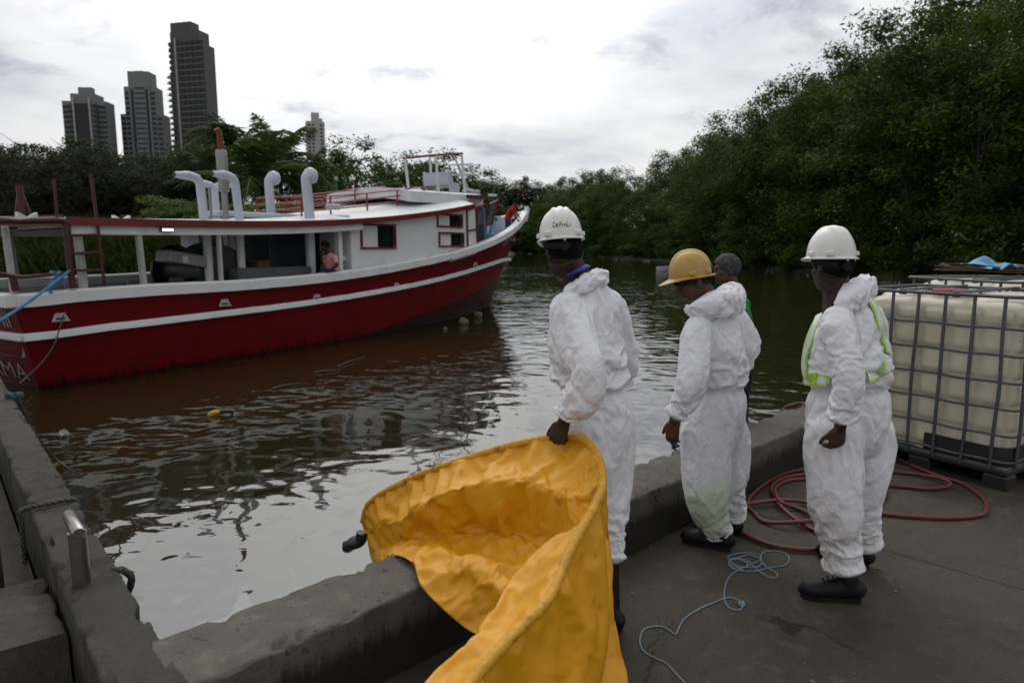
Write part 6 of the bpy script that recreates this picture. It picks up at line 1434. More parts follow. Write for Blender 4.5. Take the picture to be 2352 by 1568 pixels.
# ---------------------------------------------------------------- plainly dressed people
def cloth_mat(name, base, var=.12): return mat(name, base, .8, var=var, vscale=14, bump=.35, bscale=35, bdist=.006, spec=.2)
def simple_person(label, J, F, HF, skin, shirt_m, trouser_m, hair_m, voxel=.012, hv=.007, seed=2, sleeve=.55, belly=1.0, wr=.35, face=False, hands=True, headup=(0, 0, 1), shoes=True, group=None):
    base = np.array([J['pelvis'][0], J['pelvis'][1], min(J['anL'][2], J['anR'][2])-.08]); root = thing('person', base, label, 'person', group); F = nv(F)
    lat = nv(J['shR']-J['shL']); Fd = nv(np.cross(nv(J['neck']-J['pelvis']), lat)); Fd = Fd if Fd@F > 0 else -Fd; shc = (J['shL']+J['shR'])/2; hipc = (J['hipL']+J['hipR'])/2
    B = MB(); hc = J['head']; P_, A_ = head_shapes(B, hc, HF, headup); nb = J['neck']
    B.tube([hc-A_[2]*.03-A_[1]*.02, hc*.35+nb*.65, nb-(nb-J['chest'])*.3], [.054, .054, .07], 14)
    B.tube([nb-(nb-J['chest'])*.2, J['chest'], J['waist'], hipc], [.06, .11, .10, .09], 14, ry=[.05, .08, .08, .08], up=Fd)
    S = MB(); TT = spline(np.c_[np.array([hipc*.85+J['waist']*.15, J['pelvis'], J['waist'], J['chest'], shc, shc*.4+nb*.6, nb]), [.155, .165, .15*belly, .175, .165, .10, .06], [.115, .12, .125*belly, .12, .095, .075, .056]], 22)
    S.tube(TT[:, :3], TT[:, 3], 24, ry=TT[:, 4], up=Fd); Tm = MB(); Tm.tube([hipc-np.array([0, 0, .06]), hipc, J['pelvis']*.6+J['waist']*.4], [.10, .15, .145], 20, ry=[.09, .11, .11], up=Fd)
    bs, bt = [(J['pelvis'], nb, 'torso', .2)], []
    for s in 'LR':
        sh, el, w_, hp, kn, an = (J[k+s] for k in ('sh', 'el', 'wr', 'hip', 'kn', 'an'))
        B.tube([shc*.4+sh*.6, sh, sh*.5+el*.5, el, el*.45+w_*.55, w_], [.045, .05, .043, .037, .034, .026], 12)
        if hands: hand_shapes(B, w_, w_-el, lat*(1 if s == 'L' else -1)*.6+np.array([0, 0, -.6]), .3, 1.0, s == 'L')
        e2 = sh+(el-sh)*sleeve*1.3 if sleeve < 1 else el; S.tube([shc*.5+sh*.5, sh, sh*.5+e2*.5, e2], [.07, .072, .066, .064], 14, round_caps=False); bs.append((sh, el, 'limb', .08))
        B.tube([hipc, hp, kn, an], [.06, .07, .05, .04], 12)
        Tm.tube(spline([hp*.7+hipc*.3+np.array([0, 0, .03]), hp, hp*.5+kn*.5, kn, kn*.5+an*.5, an], 14), np.interp(np.linspace(0, 1, 14), [0, .3, .6, 1], [.10, .098, .078, .068]), 14); bt += [(hp, kn, 'limb', .1), (kn, an, 'limb', .09)]
        if shoes:
            d = nv(np.array([F[0], F[1], 0])); fz = np.array([an[0], an[1], an[2]-.085]); boot(root, fz+d*.19, fz-d*.07, an, an[2]+.03, name='shoe')
    V, Fc, _ = remeshed(*B.data(), hv, 2); mesh_obj('body', V, Fc, skin, root, 180)
    for nm, b_, bn, mt in (('shirt', S, bs, shirt_m), ('trousers', Tm, bt, trouser_m)):
        V, Fc, _ = remeshed(*b_.data(), voxel, 5); V = wrinkle(V, mesh_normals(V, Fc), bn, seed, wr); mesh_obj(nm, relax(V, Fc, 1, .3), Fc, mt, root, 180)
    hair_cap(root, hc, HF, headup, hair_m, thick=.012, seed=seed)
    # collar
    ang = np.linspace(0, 2*math.pi, 24, endpoint=False); cu = nv(hc-nb); s1 = nv(np.cross(cu, Fd)); MB().tube([nb+cu*.012+s1*.064*math.cos(a)+Fd*(.062*math.sin(a)+.004)-cu*.022*max(0, math.sin(a)) for a in ang], .006, 6, closed=True, ry=.020, up=cu).build('collar', shirt_m, root, 60)
    if face:
        for sg in (-1, 1):
            MB().ball(P_(.031*sg, .0705, .004), .0115, 12, 8, A_).build('eye', mat('eye_white', (.22, .20, .18), .35), root, 180); MB().ball(P_(.0315*sg, .0795, .004), .0055, 10, 6, A_).build('iris', M_STRAP, root, 180)
            MB().tube([P_(.014*sg, .093, .019), P_(.032*sg, .090, .024), P_(.050*sg, .078, .018)], .0045, 6).build('eyebrow', hair_m, root, 60)
        MB().tube([P_(-.030, .084, -.056), P_(-.012, .098, -.050), P_(.012, .098, -.050), P_(.030, .084, -.056)], .0065, 8).build('moustache', hair_m, root, 60)
    return root
# man in green behind the yellow-hat worker, on a landing step outside the kerb
Yg = 5.38; gstep = Q(5.55, 2.96)
rough_beam('landing_step', Q(4.72, KB+.02), Q(5.35, KB+.02), NW, .5, -1.3, -.06, 4.4, M_WALL, 'low concrete landing step on the water side of the kerb behind the man in green', 'step', seg=.06)
def up(p, dz): return np.array([p[0], p[1], p[2]+dz])
ft = np.array([pd(1692, 900, Yg)[0], Yg, -.06])
JG = dict(head=pd(1667, 619, Yg), neck=pd(1686, 663, Yg), chest=pd(1690, 730, Yg), waist=pd(1692, 815, Yg), pelvis=pd(1690, 866, Yg), shL=pd(1672, 705, Yg-.17), shR=pd(1702, 700, Yg+.20), elL=pd(1690, 795, Yg-.26), wrL=pd(1660, 860, Yg-.2), elR=pd(1706, 790, Yg+.3), wrR=pd(1680, 860, Yg+.3),
    hipL=up(ft, .88)+np.array([-.01, -.10, 0]), hipR=up(ft, .88)+np.array([.02, .10, 0]), knL=up(ft, .48)+np.array([-.02, -.11, 0]), knR=up(ft, .48)+np.array([.02, .12, 0]), anL=up(ft, .085)+np.array([0, -.12, 0]), anR=up(ft, .085)+np.array([.04, .13, 0]))
pg = simple_person('man with greying hair and moustache in a green polo shirt', JG, (-1, .1, 0), (-.97, -.10, -.04), M_SKIN_M, cloth_mat('green_polo', (.018, .16, .055)), cloth_mat('dark_trousers', (.02, .022, .03)), M_HAIRG, face=True, belly=1.05, sleeve=.6)
# man in pink sitting on the gunwale
sp_, zp_ = on_plan(760, 628, bg, 15); Pp = BP(sp_, float(bg(np.array(sp_)))-.12, float(zg(sp_))+.02); Yp = Pp[1]
def pp_(x, y, dy=0.0): return pd(x, y, Yp+dy)
JP = dict(head=pp_(746, 566), neck=pp_(754, 585, .05), chest=pp_(758, 600, .08), waist=pp_(762, 615, .14), pelvis=pp_(764, 620, .16), shL=pp_(769, 592, -.04), shR=pp_(745, 592, .12), elL=pp_(774, 609, -.12), wrL=pp_(759, 620, -.16), elR=pp_(740, 606, .1), wrR=pp_(737, 589, .0),
    hipL=pp_(764, 624, .06), hipR=pp_(758, 624, .24), knL=pp_(736, 629, .07), knR=pp_(738, 629, .28), anL=pp_(737, 664, .35), anR=pp_(742, 664, .5))
simple_person('seated man in a faded pink polo shirt and jeans on the boat gunwale', JP, (-.9, -.35, 0), (-.62, -.75, -.05), M_SKIN_D, cloth_mat('pink_polo', (.55, .24, .27)), cloth_mat('jeans', (.03, .05, .10)), M_HAIR, voxel=.016, hv=.010, seed=4, sleeve=.6)
# man in red at the bow, leaning on the rail
Yr = BP(LT-2.2, .55, 0)[1]
def pr_(x, y, dy=0.0): return pd(x, y, Yr+dy)
JR = dict(head=pr_(1186, 464), neck=pr_(1180, 473), chest=pr_(1175, 484), waist=pr_(1168, 497), pelvis=pr_(1166, 503), shL=pr_(1177, 479, .16), shR=pr_(1176, 481, -.18), elL=pr_(1186, 490, .2), wrL=pr_(1193, 499, .05), elR=pr_(1182, 494, -.22), wrR=pr_(1189, 504, -.2),
    hipL=pr_(1168, 508, .09), hipR=pr_(1166, 508, -.09), knL=pr_(1170, 530, .12), knR=pr_(1165, 532, -.1), anL=pr_(1168, 556, .12), anR=pr_(1162, 556, -.1))
simple_person('man in a red polo shirt leaning on the rail at the bow', JR, (.8, -.45, 0), (.75, -.5, -.45), M_SKIN_D, cloth_mat('red_polo', (.30, .008, .018)), cloth_mat('blue_jeans', (.022, .04, .10)), M_HAIR, voxel=.018, hv=.012, seed=6, sleeve=.62)
# person in a small skiff far out on the river
Ys = 60.0
sk = pd(1556, 655, Ys); sk[2] = WATER; sr = thing('skiff', sk, 'small pale skiff far out on the river behind the yellow hard hat', 'skiff')
Bk = MB(); n = 14; G = []
for i in range(n):
    u = i/(n-1); w = .62*math.sin(math.pi*min(1, .18+.82*(1-u)))**.6*(1-u**6); x = -1.9+3.8*u; rise = .12*u*u
    G.append([sk+np.array([x, t*w, z+rise]) for t, z in ((-1, .42), (-.85, .1), (-.4, -.1), (.4, -.1), (.85, .1), (1, .42))])
Bk.grid(np.array(G)); Bk.build('hull', mat('skiff_paint', (.42, .40, .40), .5, var=.2), sr, 60)
for x in (-1.0, .2, 1.0): MB().box(sk+np.array([x, 0, .30]), (.25, 1.0, .04)).build('thwart', M_BGREY, sr)
b_ = sk+np.array([-.2, 0, .32])
JS = dict(pelvis=b_+[0, 0, .05], waist=b_+[-.05, 0, .22], chest=b_+[-.14, 0, .44], neck=b_+[-.24, 0, .60], head=b_+[-.33, 0, .72], shL=b_+[-.18, -.17, .54], shR=b_+[-.18, .17, .54], elL=b_+[-.38, -.2, .32], wrL=b_+[-.52, -.14, .12], elR=b_+[-.38, .2, .34], wrR=b_+[-.55, .12, .15], hipL=b_+[0, -.1, .02], hipR=b_+[0, .1, .02], knL=b_+[-.38, -.14, .10], knR=b_+[-.38, .14, .10], anL=b_+[-.42, -.14, -.26], anR=b_+[-.42, .14, -.26])
simple_person('person bent forward in the small skiff far out on the river', JS, (-1, 0, 0), (-.85, 0, -.5), M_SKIN_D, cloth_mat('salmon_shirt', (.42, .13, .11)), cloth_mat('grey_shorts', (.05, .05, .06)), M_HAIR, voxel=.03, hv=.02, seed=8, shoes=False, hands=False)
# ================================================================== YELLOW BOOM
def vinyl_mat():
    m = mat('yellow_vinyl', (.68, .315, .004), .48, var=.10, vscale=3, bump=.25, bscale=26, bdist=.01, spec=.45,
            stain=[((.56, .25, .006), 2.2, .50, .72, .6), ((.12, .065, .014), 12, .57, .72, .6), ((.055, .03, .008), 60, .685, .73, .7)])
    return m
M_VINYL = vinyl_mat()
M_ROPEY = mat('yellow_rope_sleeve', (.58, .29, .012), .5, var=.25, vscale=18, bump=.8, bscale=45, bdist=.01, stain=[((.10, .065, .02), 14, .55, .68, .75)])
EDGE = [(832, 1200, 3.36), (850, 1155, 3.31), (920, 1112, 3.20), (1020, 1072, 3.08), (1150, 1032, 2.98), (1262, 1008, 2.90), (1335, 1010, 2.80), (1372, 1050, 2.66), (1384, 1110, 2.53), (1366, 1165, 2.40), (1310, 1267, 2.20), (1265, 1371, 2.02), (1197, 1443, 1.88), (1130, 1515, 1.74), (1040, 1620, 1.58), (940, 1740, 1.44)]
FAR_ = [  # edge, mid, ridge, undercut, valley, bulge, foot
 [(832, 1200, 3.36), (834, 1210, 3.37), (840, 1225, 3.36), (846, 1250, 3.35), (850, 1272, 3.34), (854, 1284, 3.33), (860, 1300, 3.33)],
 [(850, 1155, 3.31), (858, 1180, 3.28), (872, 1208, 3.24), (876, 1238, 3.26), (882, 1258, 3.24), (884, 1268, 3.16), (885, 1284, 3.10)],
 [(920, 1112, 3.20), (918, 1150, 3.12), (922, 1190, 3.04), (930, 1215, 3.09), (938, 1238, 3.08), (928, 1252, 3.00), (905, 1274, 2.94)],
 [(1020, 1072, 3.08), (1014, 1105, 2.98), (1008, 1136, 2.90), (1004, 1190, 3.00), (1000, 1226, 3.00), (972, 1256, 2.86), (948, 1292, 2.78)],
 [(1150, 1032, 2.98), (1148, 1070, 2.85), (1145, 1104, 2.74), (1115, 1180, 2.86), (1088, 1230, 2.88), (1046, 1276, 2.64), (968, 1345, 2.58)],
 [(1262, 1008, 2.90), (1250, 1060, 2.76), (1235, 1112, 2.65), (1210, 1180, 2.74), (1165, 1232, 2.76), (1115, 1300, 2.52), (1020, 1400, 2.48)],
 [(1335, 1010, 2.80), (1320, 1075, 2.64), (1300, 1140, 2.57), (1265, 1205, 2.62), (1215, 1258, 2.64), (1152, 1340, 2.43), (1075, 1445, 2.42)],
 [(1372, 1050, 2.66), (1352, 1115, 2.57), (1330, 1175, 2.52), (1290, 1240, 2.50), (1250, 1296, 2.52), (1190, 1384, 2.36), (1130, 1470, 2.36)],
 [(1384, 1110, 2.52), (1366, 1150, 2.52), (1346, 1190, 2.50), (1305, 1265, 2.44), (1280, 1320, 2.42), (1225, 1420, 2.32), (1180, 1500, 2.32)]]
NEAR_ = [  # under-roll, left outline, edge, fold, flank, hem
 [(1340, 1060, 2.74), (1356, 1040, 2.70), (1372, 1050, 2.62), (1380, 1075, 2.60), (1388, 1120, 2.64), (1394, 1180, 2.66)],
 [(1330, 1150, 2.56), (1348, 1128, 2.52), (1381, 1120, 2.50), (1388, 1150, 2.50), (1396, 1215, 2.58), (1404, 1300, 2.62)],
 [(1320, 1205, 2.48), (1330, 1174, 2.44), (1352, 1178, 2.38), (1390, 1200, 2.42), (1402, 1280, 2.52), (1408, 1380, 2.58)],
 [(1245, 1300, 2.36), (1228, 1266, 2.27), (1308, 1268, 2.19), (1386, 1290, 2.27), (1406, 1360, 2.45), (1412, 1450, 2.54)],
 [(1172, 1400, 2.22), (1145, 1373, 2.10), (1263, 1372, 2.01), (1372, 1400, 2.13), (1414, 1450, 2.38), (1428, 1510, 2.49)],
 [(1110, 1475, 2.08), (1090, 1442, 1.98), (1197, 1444, 1.87), (1335, 1485, 2.00), (1418, 1520, 2.30), (1440, 1570, 2.44)],
 [(1035, 1550, 1.94), (1015, 1516, 1.84), (1130, 1516, 1.73), (1270, 1565, 1.87), (1400, 1600, 2.2), (1442, 1650, 2.36)],
 [(955, 1640, 1.80), (935, 1605, 1.69), (1040, 1620, 1.57), (1185, 1670, 1.72), (1350, 1700, 2.0), (1430, 1740, 2.2)],
 [(880, 1730, 1.68), (860, 1700, 1.56), (940, 1740, 1.43), (1090, 1800, 1.58), (1280, 1820, 1.8), (1400, 1850, 2.0)]]
def ctrl_grid(C, nu, nv_):
    G = np.array([[pd(*p) for p in row] for row in C]); a, b = G.shape[:2]
    G1 = np.stack([spline(G[:, j], nu) for j in range(b)], 1); return np.stack([spline(G1[i], nv_) for i in range(nu)], 0)
def drape(name, C, nu, nv_, pins, root, grow=.09, seed=1, bend=1.2, frames=18, amp=.012):
    G = ctrl_grid(C, nu, nv_); V, Fc = MB().grid(G).data(); N_ = mesh_normals(V, Fc)
    pin = np.zeros((nu, nv_)); pins(pin, nu, nv_); pin = pin.ravel()
    V = V+N_*(amp*fbm(V*6+seed, 2)*(1-pin))[:, None]
    CV, CF = MB().box(Q(1.0, (KF+KB)/2, KH-.36), (6, KB-KF-.01, .70), ax=np.array([T, NW, ZU])).data()
    V = cloth_sim(V, Fc, CV, CF, pin, frames=frames, grow=grow, bend=bend, stiff=45, mass=.12)
    V, Fc = subdivided(V, Fc); o = mesh_obj(name, V, Fc, M_VINYL, root, 180)
    sm = o.modifiers.new('thick', 'SOLIDIFY'); sm.thickness = .004; sm.offset = 0; return o
boom = thing('containment_boom', gp(1150, 1440), 'crumpled bright yellow vinyl oil boom draped over the kerb', 'boom')
def pinF(p, a, b):
    p[:, 0] = 1; p[0, :] = 1; p[:, -1] = 1; p[-1, :] = 1
    i = np.arange(a)[:, None]/(a-1); j = np.arange(b)[None]/(b-1); p[:] = np.maximum(p, .6*(abs(j-.333) < .016)); p[:] = np.maximum(p, .45*(abs(j-.667) < .016)); p[:] = np.maximum(p, .5*(abs(j-.833) < .016))
drape('far_panel', FAR_, 104, 74, pinF, boom, grow=.11, seed=3, bend=1.1)
def pinN(p, a, b):
    p[:, 0] = 1; p[0, :] = 1; p[:, -1] = 1; p[-1, :] = 1; p[:, int(.4*(b-1))] = 1; p[:] = np.maximum(p, .12*(abs(np.arange(b)[None]/(b-1)-.2) < .03)); p[:] = np.maximum(p, .12*(abs(np.arange(b)[None]/(b-1)-.62) < .03))
drape('near_panel', NEAR_, 100, 64, pinN, boom, grow=.06, seed=7, bend=1.3)
ep = spline(np.array([pd(*p) for p in EDGE]), 320); dd = np.r_[0, np.cumsum(np.linalg.norm(np.diff(ep, axis=0), axis=1))]
rr = .0175*(1+.10*fbm(np.c_[dd*26, dd*0, dd*0], 2)+.07*np.sin(dd*150+3*np.sin(dd*19)))*np.interp(dd, [0, .4, 1.0, 9], [.75, .8, .95, 1.15])
MB().tube(ep+np.array([0, 0, .006]), rr, 14, round_caps=True).build('edge_rope', M_ROPEY, boom, 180)
en = pd(812, 1246, 3.38); MB().tube(spline([pd(832, 1222, 3.36), pd(828, 1240, 3.37), en, pd(800, 1254, 3.40), pd(790, 1250, 3.41)], 18), [.022, .026, .03, .034, .038, .04, .042, .043, .043, .042, .04, .04, .038, .036, .034, .03, .024, .015], 14, ry=.030).build('end_float', mat('black_float', (.010, .010, .011), .45), boom, 60)

# ================================================================== IBC TANKS
M_POLY = mat('yellowed_polyethylene', (.56, .52, .40), .38, var=.10, vscale=2.0, spec=.4, bump=.15, bscale=8, bdist=.02,
             stain=[((.40, .31, .17), 3.5, .52, .72, .5), ((.09, .06, .03), 9, .66, .74, .75), ((.66, .64, .56), 1.3, .5, .7, .5)])
M_CAGE = mat('galvanised_cage', (.10, .108, .118), .5, .6, var=.25, vscale=14, stain=((.05, .035, .025), 12, .56, .7, .6))
M_PALLET = mat('black_plastic_pallet', (.012, .012, .012), .55, var=.2, vscale=10)
M_CAP = mat('red_plastic_cap', (.24, .022, .016), .5, var=.15, vscale=20)
def ibc(name, c0, e1, e2, label, H=1.375, W=1.2, D=1.0, cap=True):
    """c0 near corner on the floor, e1 along the long side, e2 along the short side"""
    c0 = np.array([c0[0], c0[1], 0.]); e1 = nv(e1); e2 = nv(e2); root = thing(name, c0+e1*W/2+e2*D/2, label, 'tank', 'bulk liquid tanks on the quay'); ctr = c0+e1*W/2+e2*D/2; zb, zt = .17, H-.045
    def loop(ins, rad, n):
        """rounded rectangle, n points with arc length"""
        w, d = W/2-ins, D/2-ins; P = []
        for (cx, cy, a0) in ((w-rad, d-rad, 0), (-(w-rad), d-rad, 90), (-(w-rad), -(d-rad), 180), (w-rad, -(d-rad), 270)):
            for k in range(9): a = R(a0+90*k/8); P.append((cx+rad*math.cos(a), cy+rad*math.sin(a)))
        P = np.array(P+P[:1]); s = np.r_[0, np.cumsum(np.linalg.norm(np.diff(P, axis=0), axis=1))]; t = np.linspace(0, s[-1], n, endpoint=False); return np.stack([np.interp(t, s, P[:, 0]), np.interp(t, s, P[:, 1])], 1), t, s[-1]
    def wp(xy, z): xy = np.atleast_2d(xy); return ctr+xy[:, :1]*e1+xy[:, 1:]*e2+np.c_[np.zeros((len(xy), 2)), np.full(len(xy), z)]
    pil = lambda x: 1-abs(2*(x-np.floor(x))-1)**5
    L0, t0, tot = loop(.045, .13, 264); rows = []; zs = np.linspace(zb, zt-.10, 66); dirs = L0/np.linalg.norm(L0, axis=1)[:, None]
    HZ = (H-.24)/6
    ncell = round(tot/.2)
    for z in zs:
        b = .034*pil(t0/tot*ncell)*pil((z-.20)/HZ)+.004*fbm(np.c_[L0*6, np.full(len(L0), z*6)], 2); rows.append(wp(L0+dirs*(b-.012)[:, None], z))
    for k in range(1, 9):
        a = R(90*k/8); ins = .10*(1-math.cos(a)); z = zt-.10+.085*math.sin(a); sc = 1-ins/.5; rows.append(wp(L0*sc, z))
    for sc in (.68, .55, .4, .25, .1): rows.append(wp(L0*sc, zt-.012+.012*(1-sc)))
    G = np.array(rows); G = np.concatenate([G, G[:, :1]], 1); B = MB(); B.grid(G); V, Fc = B.data(); Fc.append(tuple((len(rows)-1)*265+i for i in range(264)))
    bottle = mesh_obj('bottle', V, Fc, M_POLY, root, 180)
    for sx in (-.31, .31):   # raised shoulders either side of the filler
        MB().ball(ctr+e1*sx*1.05+ZU*(zt-.03), (.25, .40, .07), 24, 10, np.array([e1, e2, ZU])).build('shoulder', M_POLY, bottle, 180)
    if cap:
        cc = ctr-e2*.22; MB().lathe(cc+ZU*(zt-.02), [(.13, 0), (.13, .02), (.115, .03), (.115, .045)], 28).build('filler_neck', M_POLY, bottle, 40)
        cp = MB().lathe(cc+ZU*(zt+.005), [(.118, 0), (.125, .006), (.125, .040), (.118, .048), (.06, .046)], 30).build('cap', M_CAP, bottle, 40)
        for k in range(14): a = 2*math.pi*k/14; MB().box(cc+ZU*(zt+.028)+.126*(e1*math.cos(a)+e2*math.sin(a)), (.008, .016, .034), ax=np.array([e1*math.cos(a)+e2*math.sin(a), e2*math.cos(a)-e1*math.sin(a), ZU])).build('rib', M_CAP, cp)
    # cage
    rb_ = np.random.default_rng(int(c0[0]*100))
    def bent(p): return spline([p+ZU*.13]+[p+ZU*(.13+(H-.15)*t)+e1*rb_.normal()*.006+e2*rb_.normal()*.003 for t in (.25, .5, .75)]+[p+ZU*(H-.02)], 12)
    for k in range(7):
        z = .195+HZ*k if k < 6 else H-.012; Lp, _, _ = loop(.008 if k < 6 else .002, .10, 120); P = wp(Lp, z); P = P+np.c_[np.zeros((120, 2)), .004*np.sin(np.arange(120)*.5)] if k < 6 else P
        MB().tube(P, .0095 if k < 6 else .014, 8, closed=True, ry=.0095 if k < 6 else .013).build('cage_ring', M_CAGE, root, 50)
    for k in range(6):
        for sd in (0, 1):
            x = (-.5+k/5)*(W-.24); p = ctr+e1*x+e2*((D/2-.005) if sd else -(D/2-.005)); MB().tube(bent(p), .012, 8, ry=.012).build('cage_upright', M_CAGE, root, 50)
    for k in range(5):
        for sd in (0, 1):
            x = (-.5+k/4)*(D-.24); p = ctr+e2*x+e1*((W/2-.005) if sd else -(W/2-.005)); MB().tube(bent(p), .012, 8).build('cage_upright', M_CAGE, root, 50)
    for sx in (-.16, .22):
        a = ctr+e1*sx-e2*(D/2-.01)+ZU*(H-.0); b = ctr+e1*sx+e2*(D/2-.01)+ZU*(H-.0); MB().bar(a, b, .035, .018, bev=.003).build('top_bar', M_CAGE, root)
        for q in (a, b): MB().box(q+ZU*-.012, (.05, .03, .045), ax=np.array([e1, e2, ZU]), bev=.004).build('bracket', M_CAGE, root)
    # black liner showing at the low corner
    Lb, tb0, tt0 = loop(.012, .12, 200); sel = [i for i in range(200) if (Lb[i, 0] < -.02 and Lb[i, 1] < 0.1)]
    Gz = np.array([wp(Lb[sel], .17), wp(Lb[sel], .30)]); MB().grid(Gz).build('black_liner', M_PALLET, root)
    # pallet
    MB().box(ctr+ZU*.125, (W, D, .05), ax=np.array([e1, e2, ZU]), bev=.012).build('pallet_deck', M_PALLET, root)
    MB().box(ctr+ZU*.145, (W-.02, D-.02, .035), ax=np.array([e1, e2, ZU]), bev=.01).build('base_tray', M_CAGE, root)
    for i in (-1, 0, 1):
        for j in (-1, 0, 1): MB().box(ctr+e1*i*(W/2-.08)+e2*j*(D/2-.08)+ZU*.056, (.16, .16, .09), ax=np.array([e1, e2, ZU]), bev=.012).build('pallet_foot', M_PALLET, root)
        MB().box(ctr+e2*i*(D/2-.07)+ZU*.011, (W, .14, .022), ax=np.array([e1, e2, ZU])).build('pallet_skid', M_PALLET, root)
    return root
E1 = nv((-.544, .839, 0)); E2 = np.array([E1[1], -E1[0], 0])
ibc('bulk_tank', (3.47, 4.60), E1, E2, 'grimy cream plastic bulk tank in a steel cage with a red cap')
A2 = gp(2078, 633, 1.40); B2 = gp(2352, 648, 1.40); ex2 = nv((B2-A2)*np.array([1, 1, 0])); ey2 = np.array([-ex2[1], ex2[0], 0])
t2 = ibc('bulk_tank', A2, ex2, ey2, 'second caged bulk tank behind, with cardboard and a blue sheet on top', H=1.40, cap=False)
# cardboard and blue sheet on the rear tank
M_CARD = mat('weathered_cardboard', (.17, .105, .06), .9, var=.3, vscale=6, stain=((.05, .03, .018), 5, .5, .68, .8)); M_BLUE = mat('faded_blue_sheet', (.10, .30, .50), .55, var=.2, vscale=7, bump=.3, bscale=20)
cb = pd(2258, 611, A2[1]+.55); cb[2] = 1.41
cr = thing('cardboard_stack', cb, 'flattened weathered cardboard sheets lying on the rear tank', 'cardboard')
rc = np.random.default_rng(4)
for k in range(5):
    a = rc.normal()*.12; ax_ = np.array([math.cos(a), math.sin(a), 0]); ay = np.array([-math.sin(a), math.cos(a), 0]); n = 9; G = np.zeros((n, n, 3))
    for i in range(n):
        for j in range(n):
            u, v = i/(n-1)-.5, j/(n-1)-.5; G[i, j] = cb+ax_*(u*(.78-.05*k)+rc.normal()*.006)+ay*(v*.6+rc.normal()*.006)+ZU*(.012+.013*k+.035*u*u*4*(.5+.5*math.sin(k*2.1))+.02*v*math.sin(k*3.0+u*4))
    o = MB().grid(G).build('sheet', M_CARD, cr, 40); sm = o.modifiers.new('t', 'SOLIDIFY'); sm.thickness = .006
n = 22; G = np.zeros((n, n, 3))
for i in range(n):
    for j in range(n):
        u, v = i/(n-1)-.5, j/(n-1)-.5; pk = .13*math.exp(-(((u-.06)/.10)**2+((v+.1)/.22)**2)); G[i, j] = cb+ex2*(u*.70)+ey2*(v*.52)+ZU*(.085+pk+.02*math.sin(9*u+3)*math.cos(7*v)+.018*math.sin(17*v+5*u)-.03*abs(u)-.02*abs(v))
P = G.reshape(-1, 3); P = P+np.c_[.02*fbm(P*9, 2), .02*fbm(P*9+5, 2), .018*fbm(P*11+9, 2)]; G = P.reshape(n, n, 3)
bl = MB().grid(G).build('blue_sheet', M_BLUE, None, 180, org=cb); sm = bl.modifiers.new('t', 'SOLIDIFY'); sm.thickness = .003
tag(bl, 'crumpled blue plastic sheet on top of the cardboard', 'plastic sheet')

# ================================================================== HOSES AND ROPES
M_HOSE = mat('red_rubber_hose', (.125, .022, .017), .5, var=.2, vscale=9, bump=.15, bscale=50, bdist=.003, stain=((.05, .018, .014), 14, .5, .68, .7))
def f5(X, Y): return (1435.5+X*.38966, 976.2+Y*.38966)
def floor_path(L_, z0=.016, lift=.0):
    out = []
    for k, p in enumerate(L_):
        x, y = f5(p[0], p[1]); zz = z0+(p[2] if len(p) > 2 else 0); out.append(gp(x, y, zz))
    return np.array(out)
h1 = [(1440, 80), (1500, 130), (1580, 182), (1700, 240), (1850, 298), (1980, 340), (2090, 410), (2132, 475), (2095, 528), (1900, 546), (1650, 534), (1450, 515), (1300, 530), (1170, 552, .01), (1000, 570, .03), (830, 570), (760, 515), (722, 465), (765, 395), (870, 320), (960, 280), (1100, 255), (1280, 255), (1450, 266), (1620, 277), (1800, 300, .01), (1905, 330, .03), (1900, 362), (1780, 372), (1600, 357), (1430, 335, .02), (1250, 322), (1100, 315), (980, 322), (905, 352), (885, 395, .02), (925, 455, .03), (1020, 490), (1120, 535, .02), (1200, 552), (1330, 530), (1450, 490), (1520, 430), (1522, 345, .03), (1470, 262, .03), (1400, 190), (1330, 160), (1240, 150)]
MB().tube(spline(floor_path(h1), 420), .0135, 10).build('rubber_hose', M_HOSE, None, 180, org=gp(*f5(1500, 400)))
tag(bpy.data.objects['rubber_hose'], 'dull red rubber hose coiled on the quay floor leading to the tank', 'hose')
top = [gp(1790, 948, KH-.25), gp(1803, 936, KH-.02), gp(1818, 930, KH+.02), gp(1840, 926, KH+.016), gp(1862, 934, KH+.016), Q(5.75, KF+.06, KH+.014), Q(5.72, KF-.005, KH-.03), Q(5.65, KF-.06, .12), Q(5.5, KF-.12, .016)]
h2 = [(1230, 280), (1100, 288), (985, 300), (895, 330), (866, 372), (880, 420), (925, 485, .02), (995, 545, .02), (1080, 600), (1175, 640), (1290, 668), (1260, 700), (1180, 716), (1080, 733), (900, 714), (760, 668), (670, 618), (630, 560), (660, 490), (760, 458, .015), (950, 440, .02), (1110, 460), (1250, 492), (1380, 480)]
P2 = np.concatenate([np.array(top), floor_path(h2, .018)]); MB().tube(spline(P2, 360), .0135, 10).build('rubber_hose', M_HOSE, None, 180, org=gp(*f5(900, 600)))
tag(bpy.data.objects['rubber_hose.001'], 'second red hose coming over the kerb and looping near the boots', 'hose')
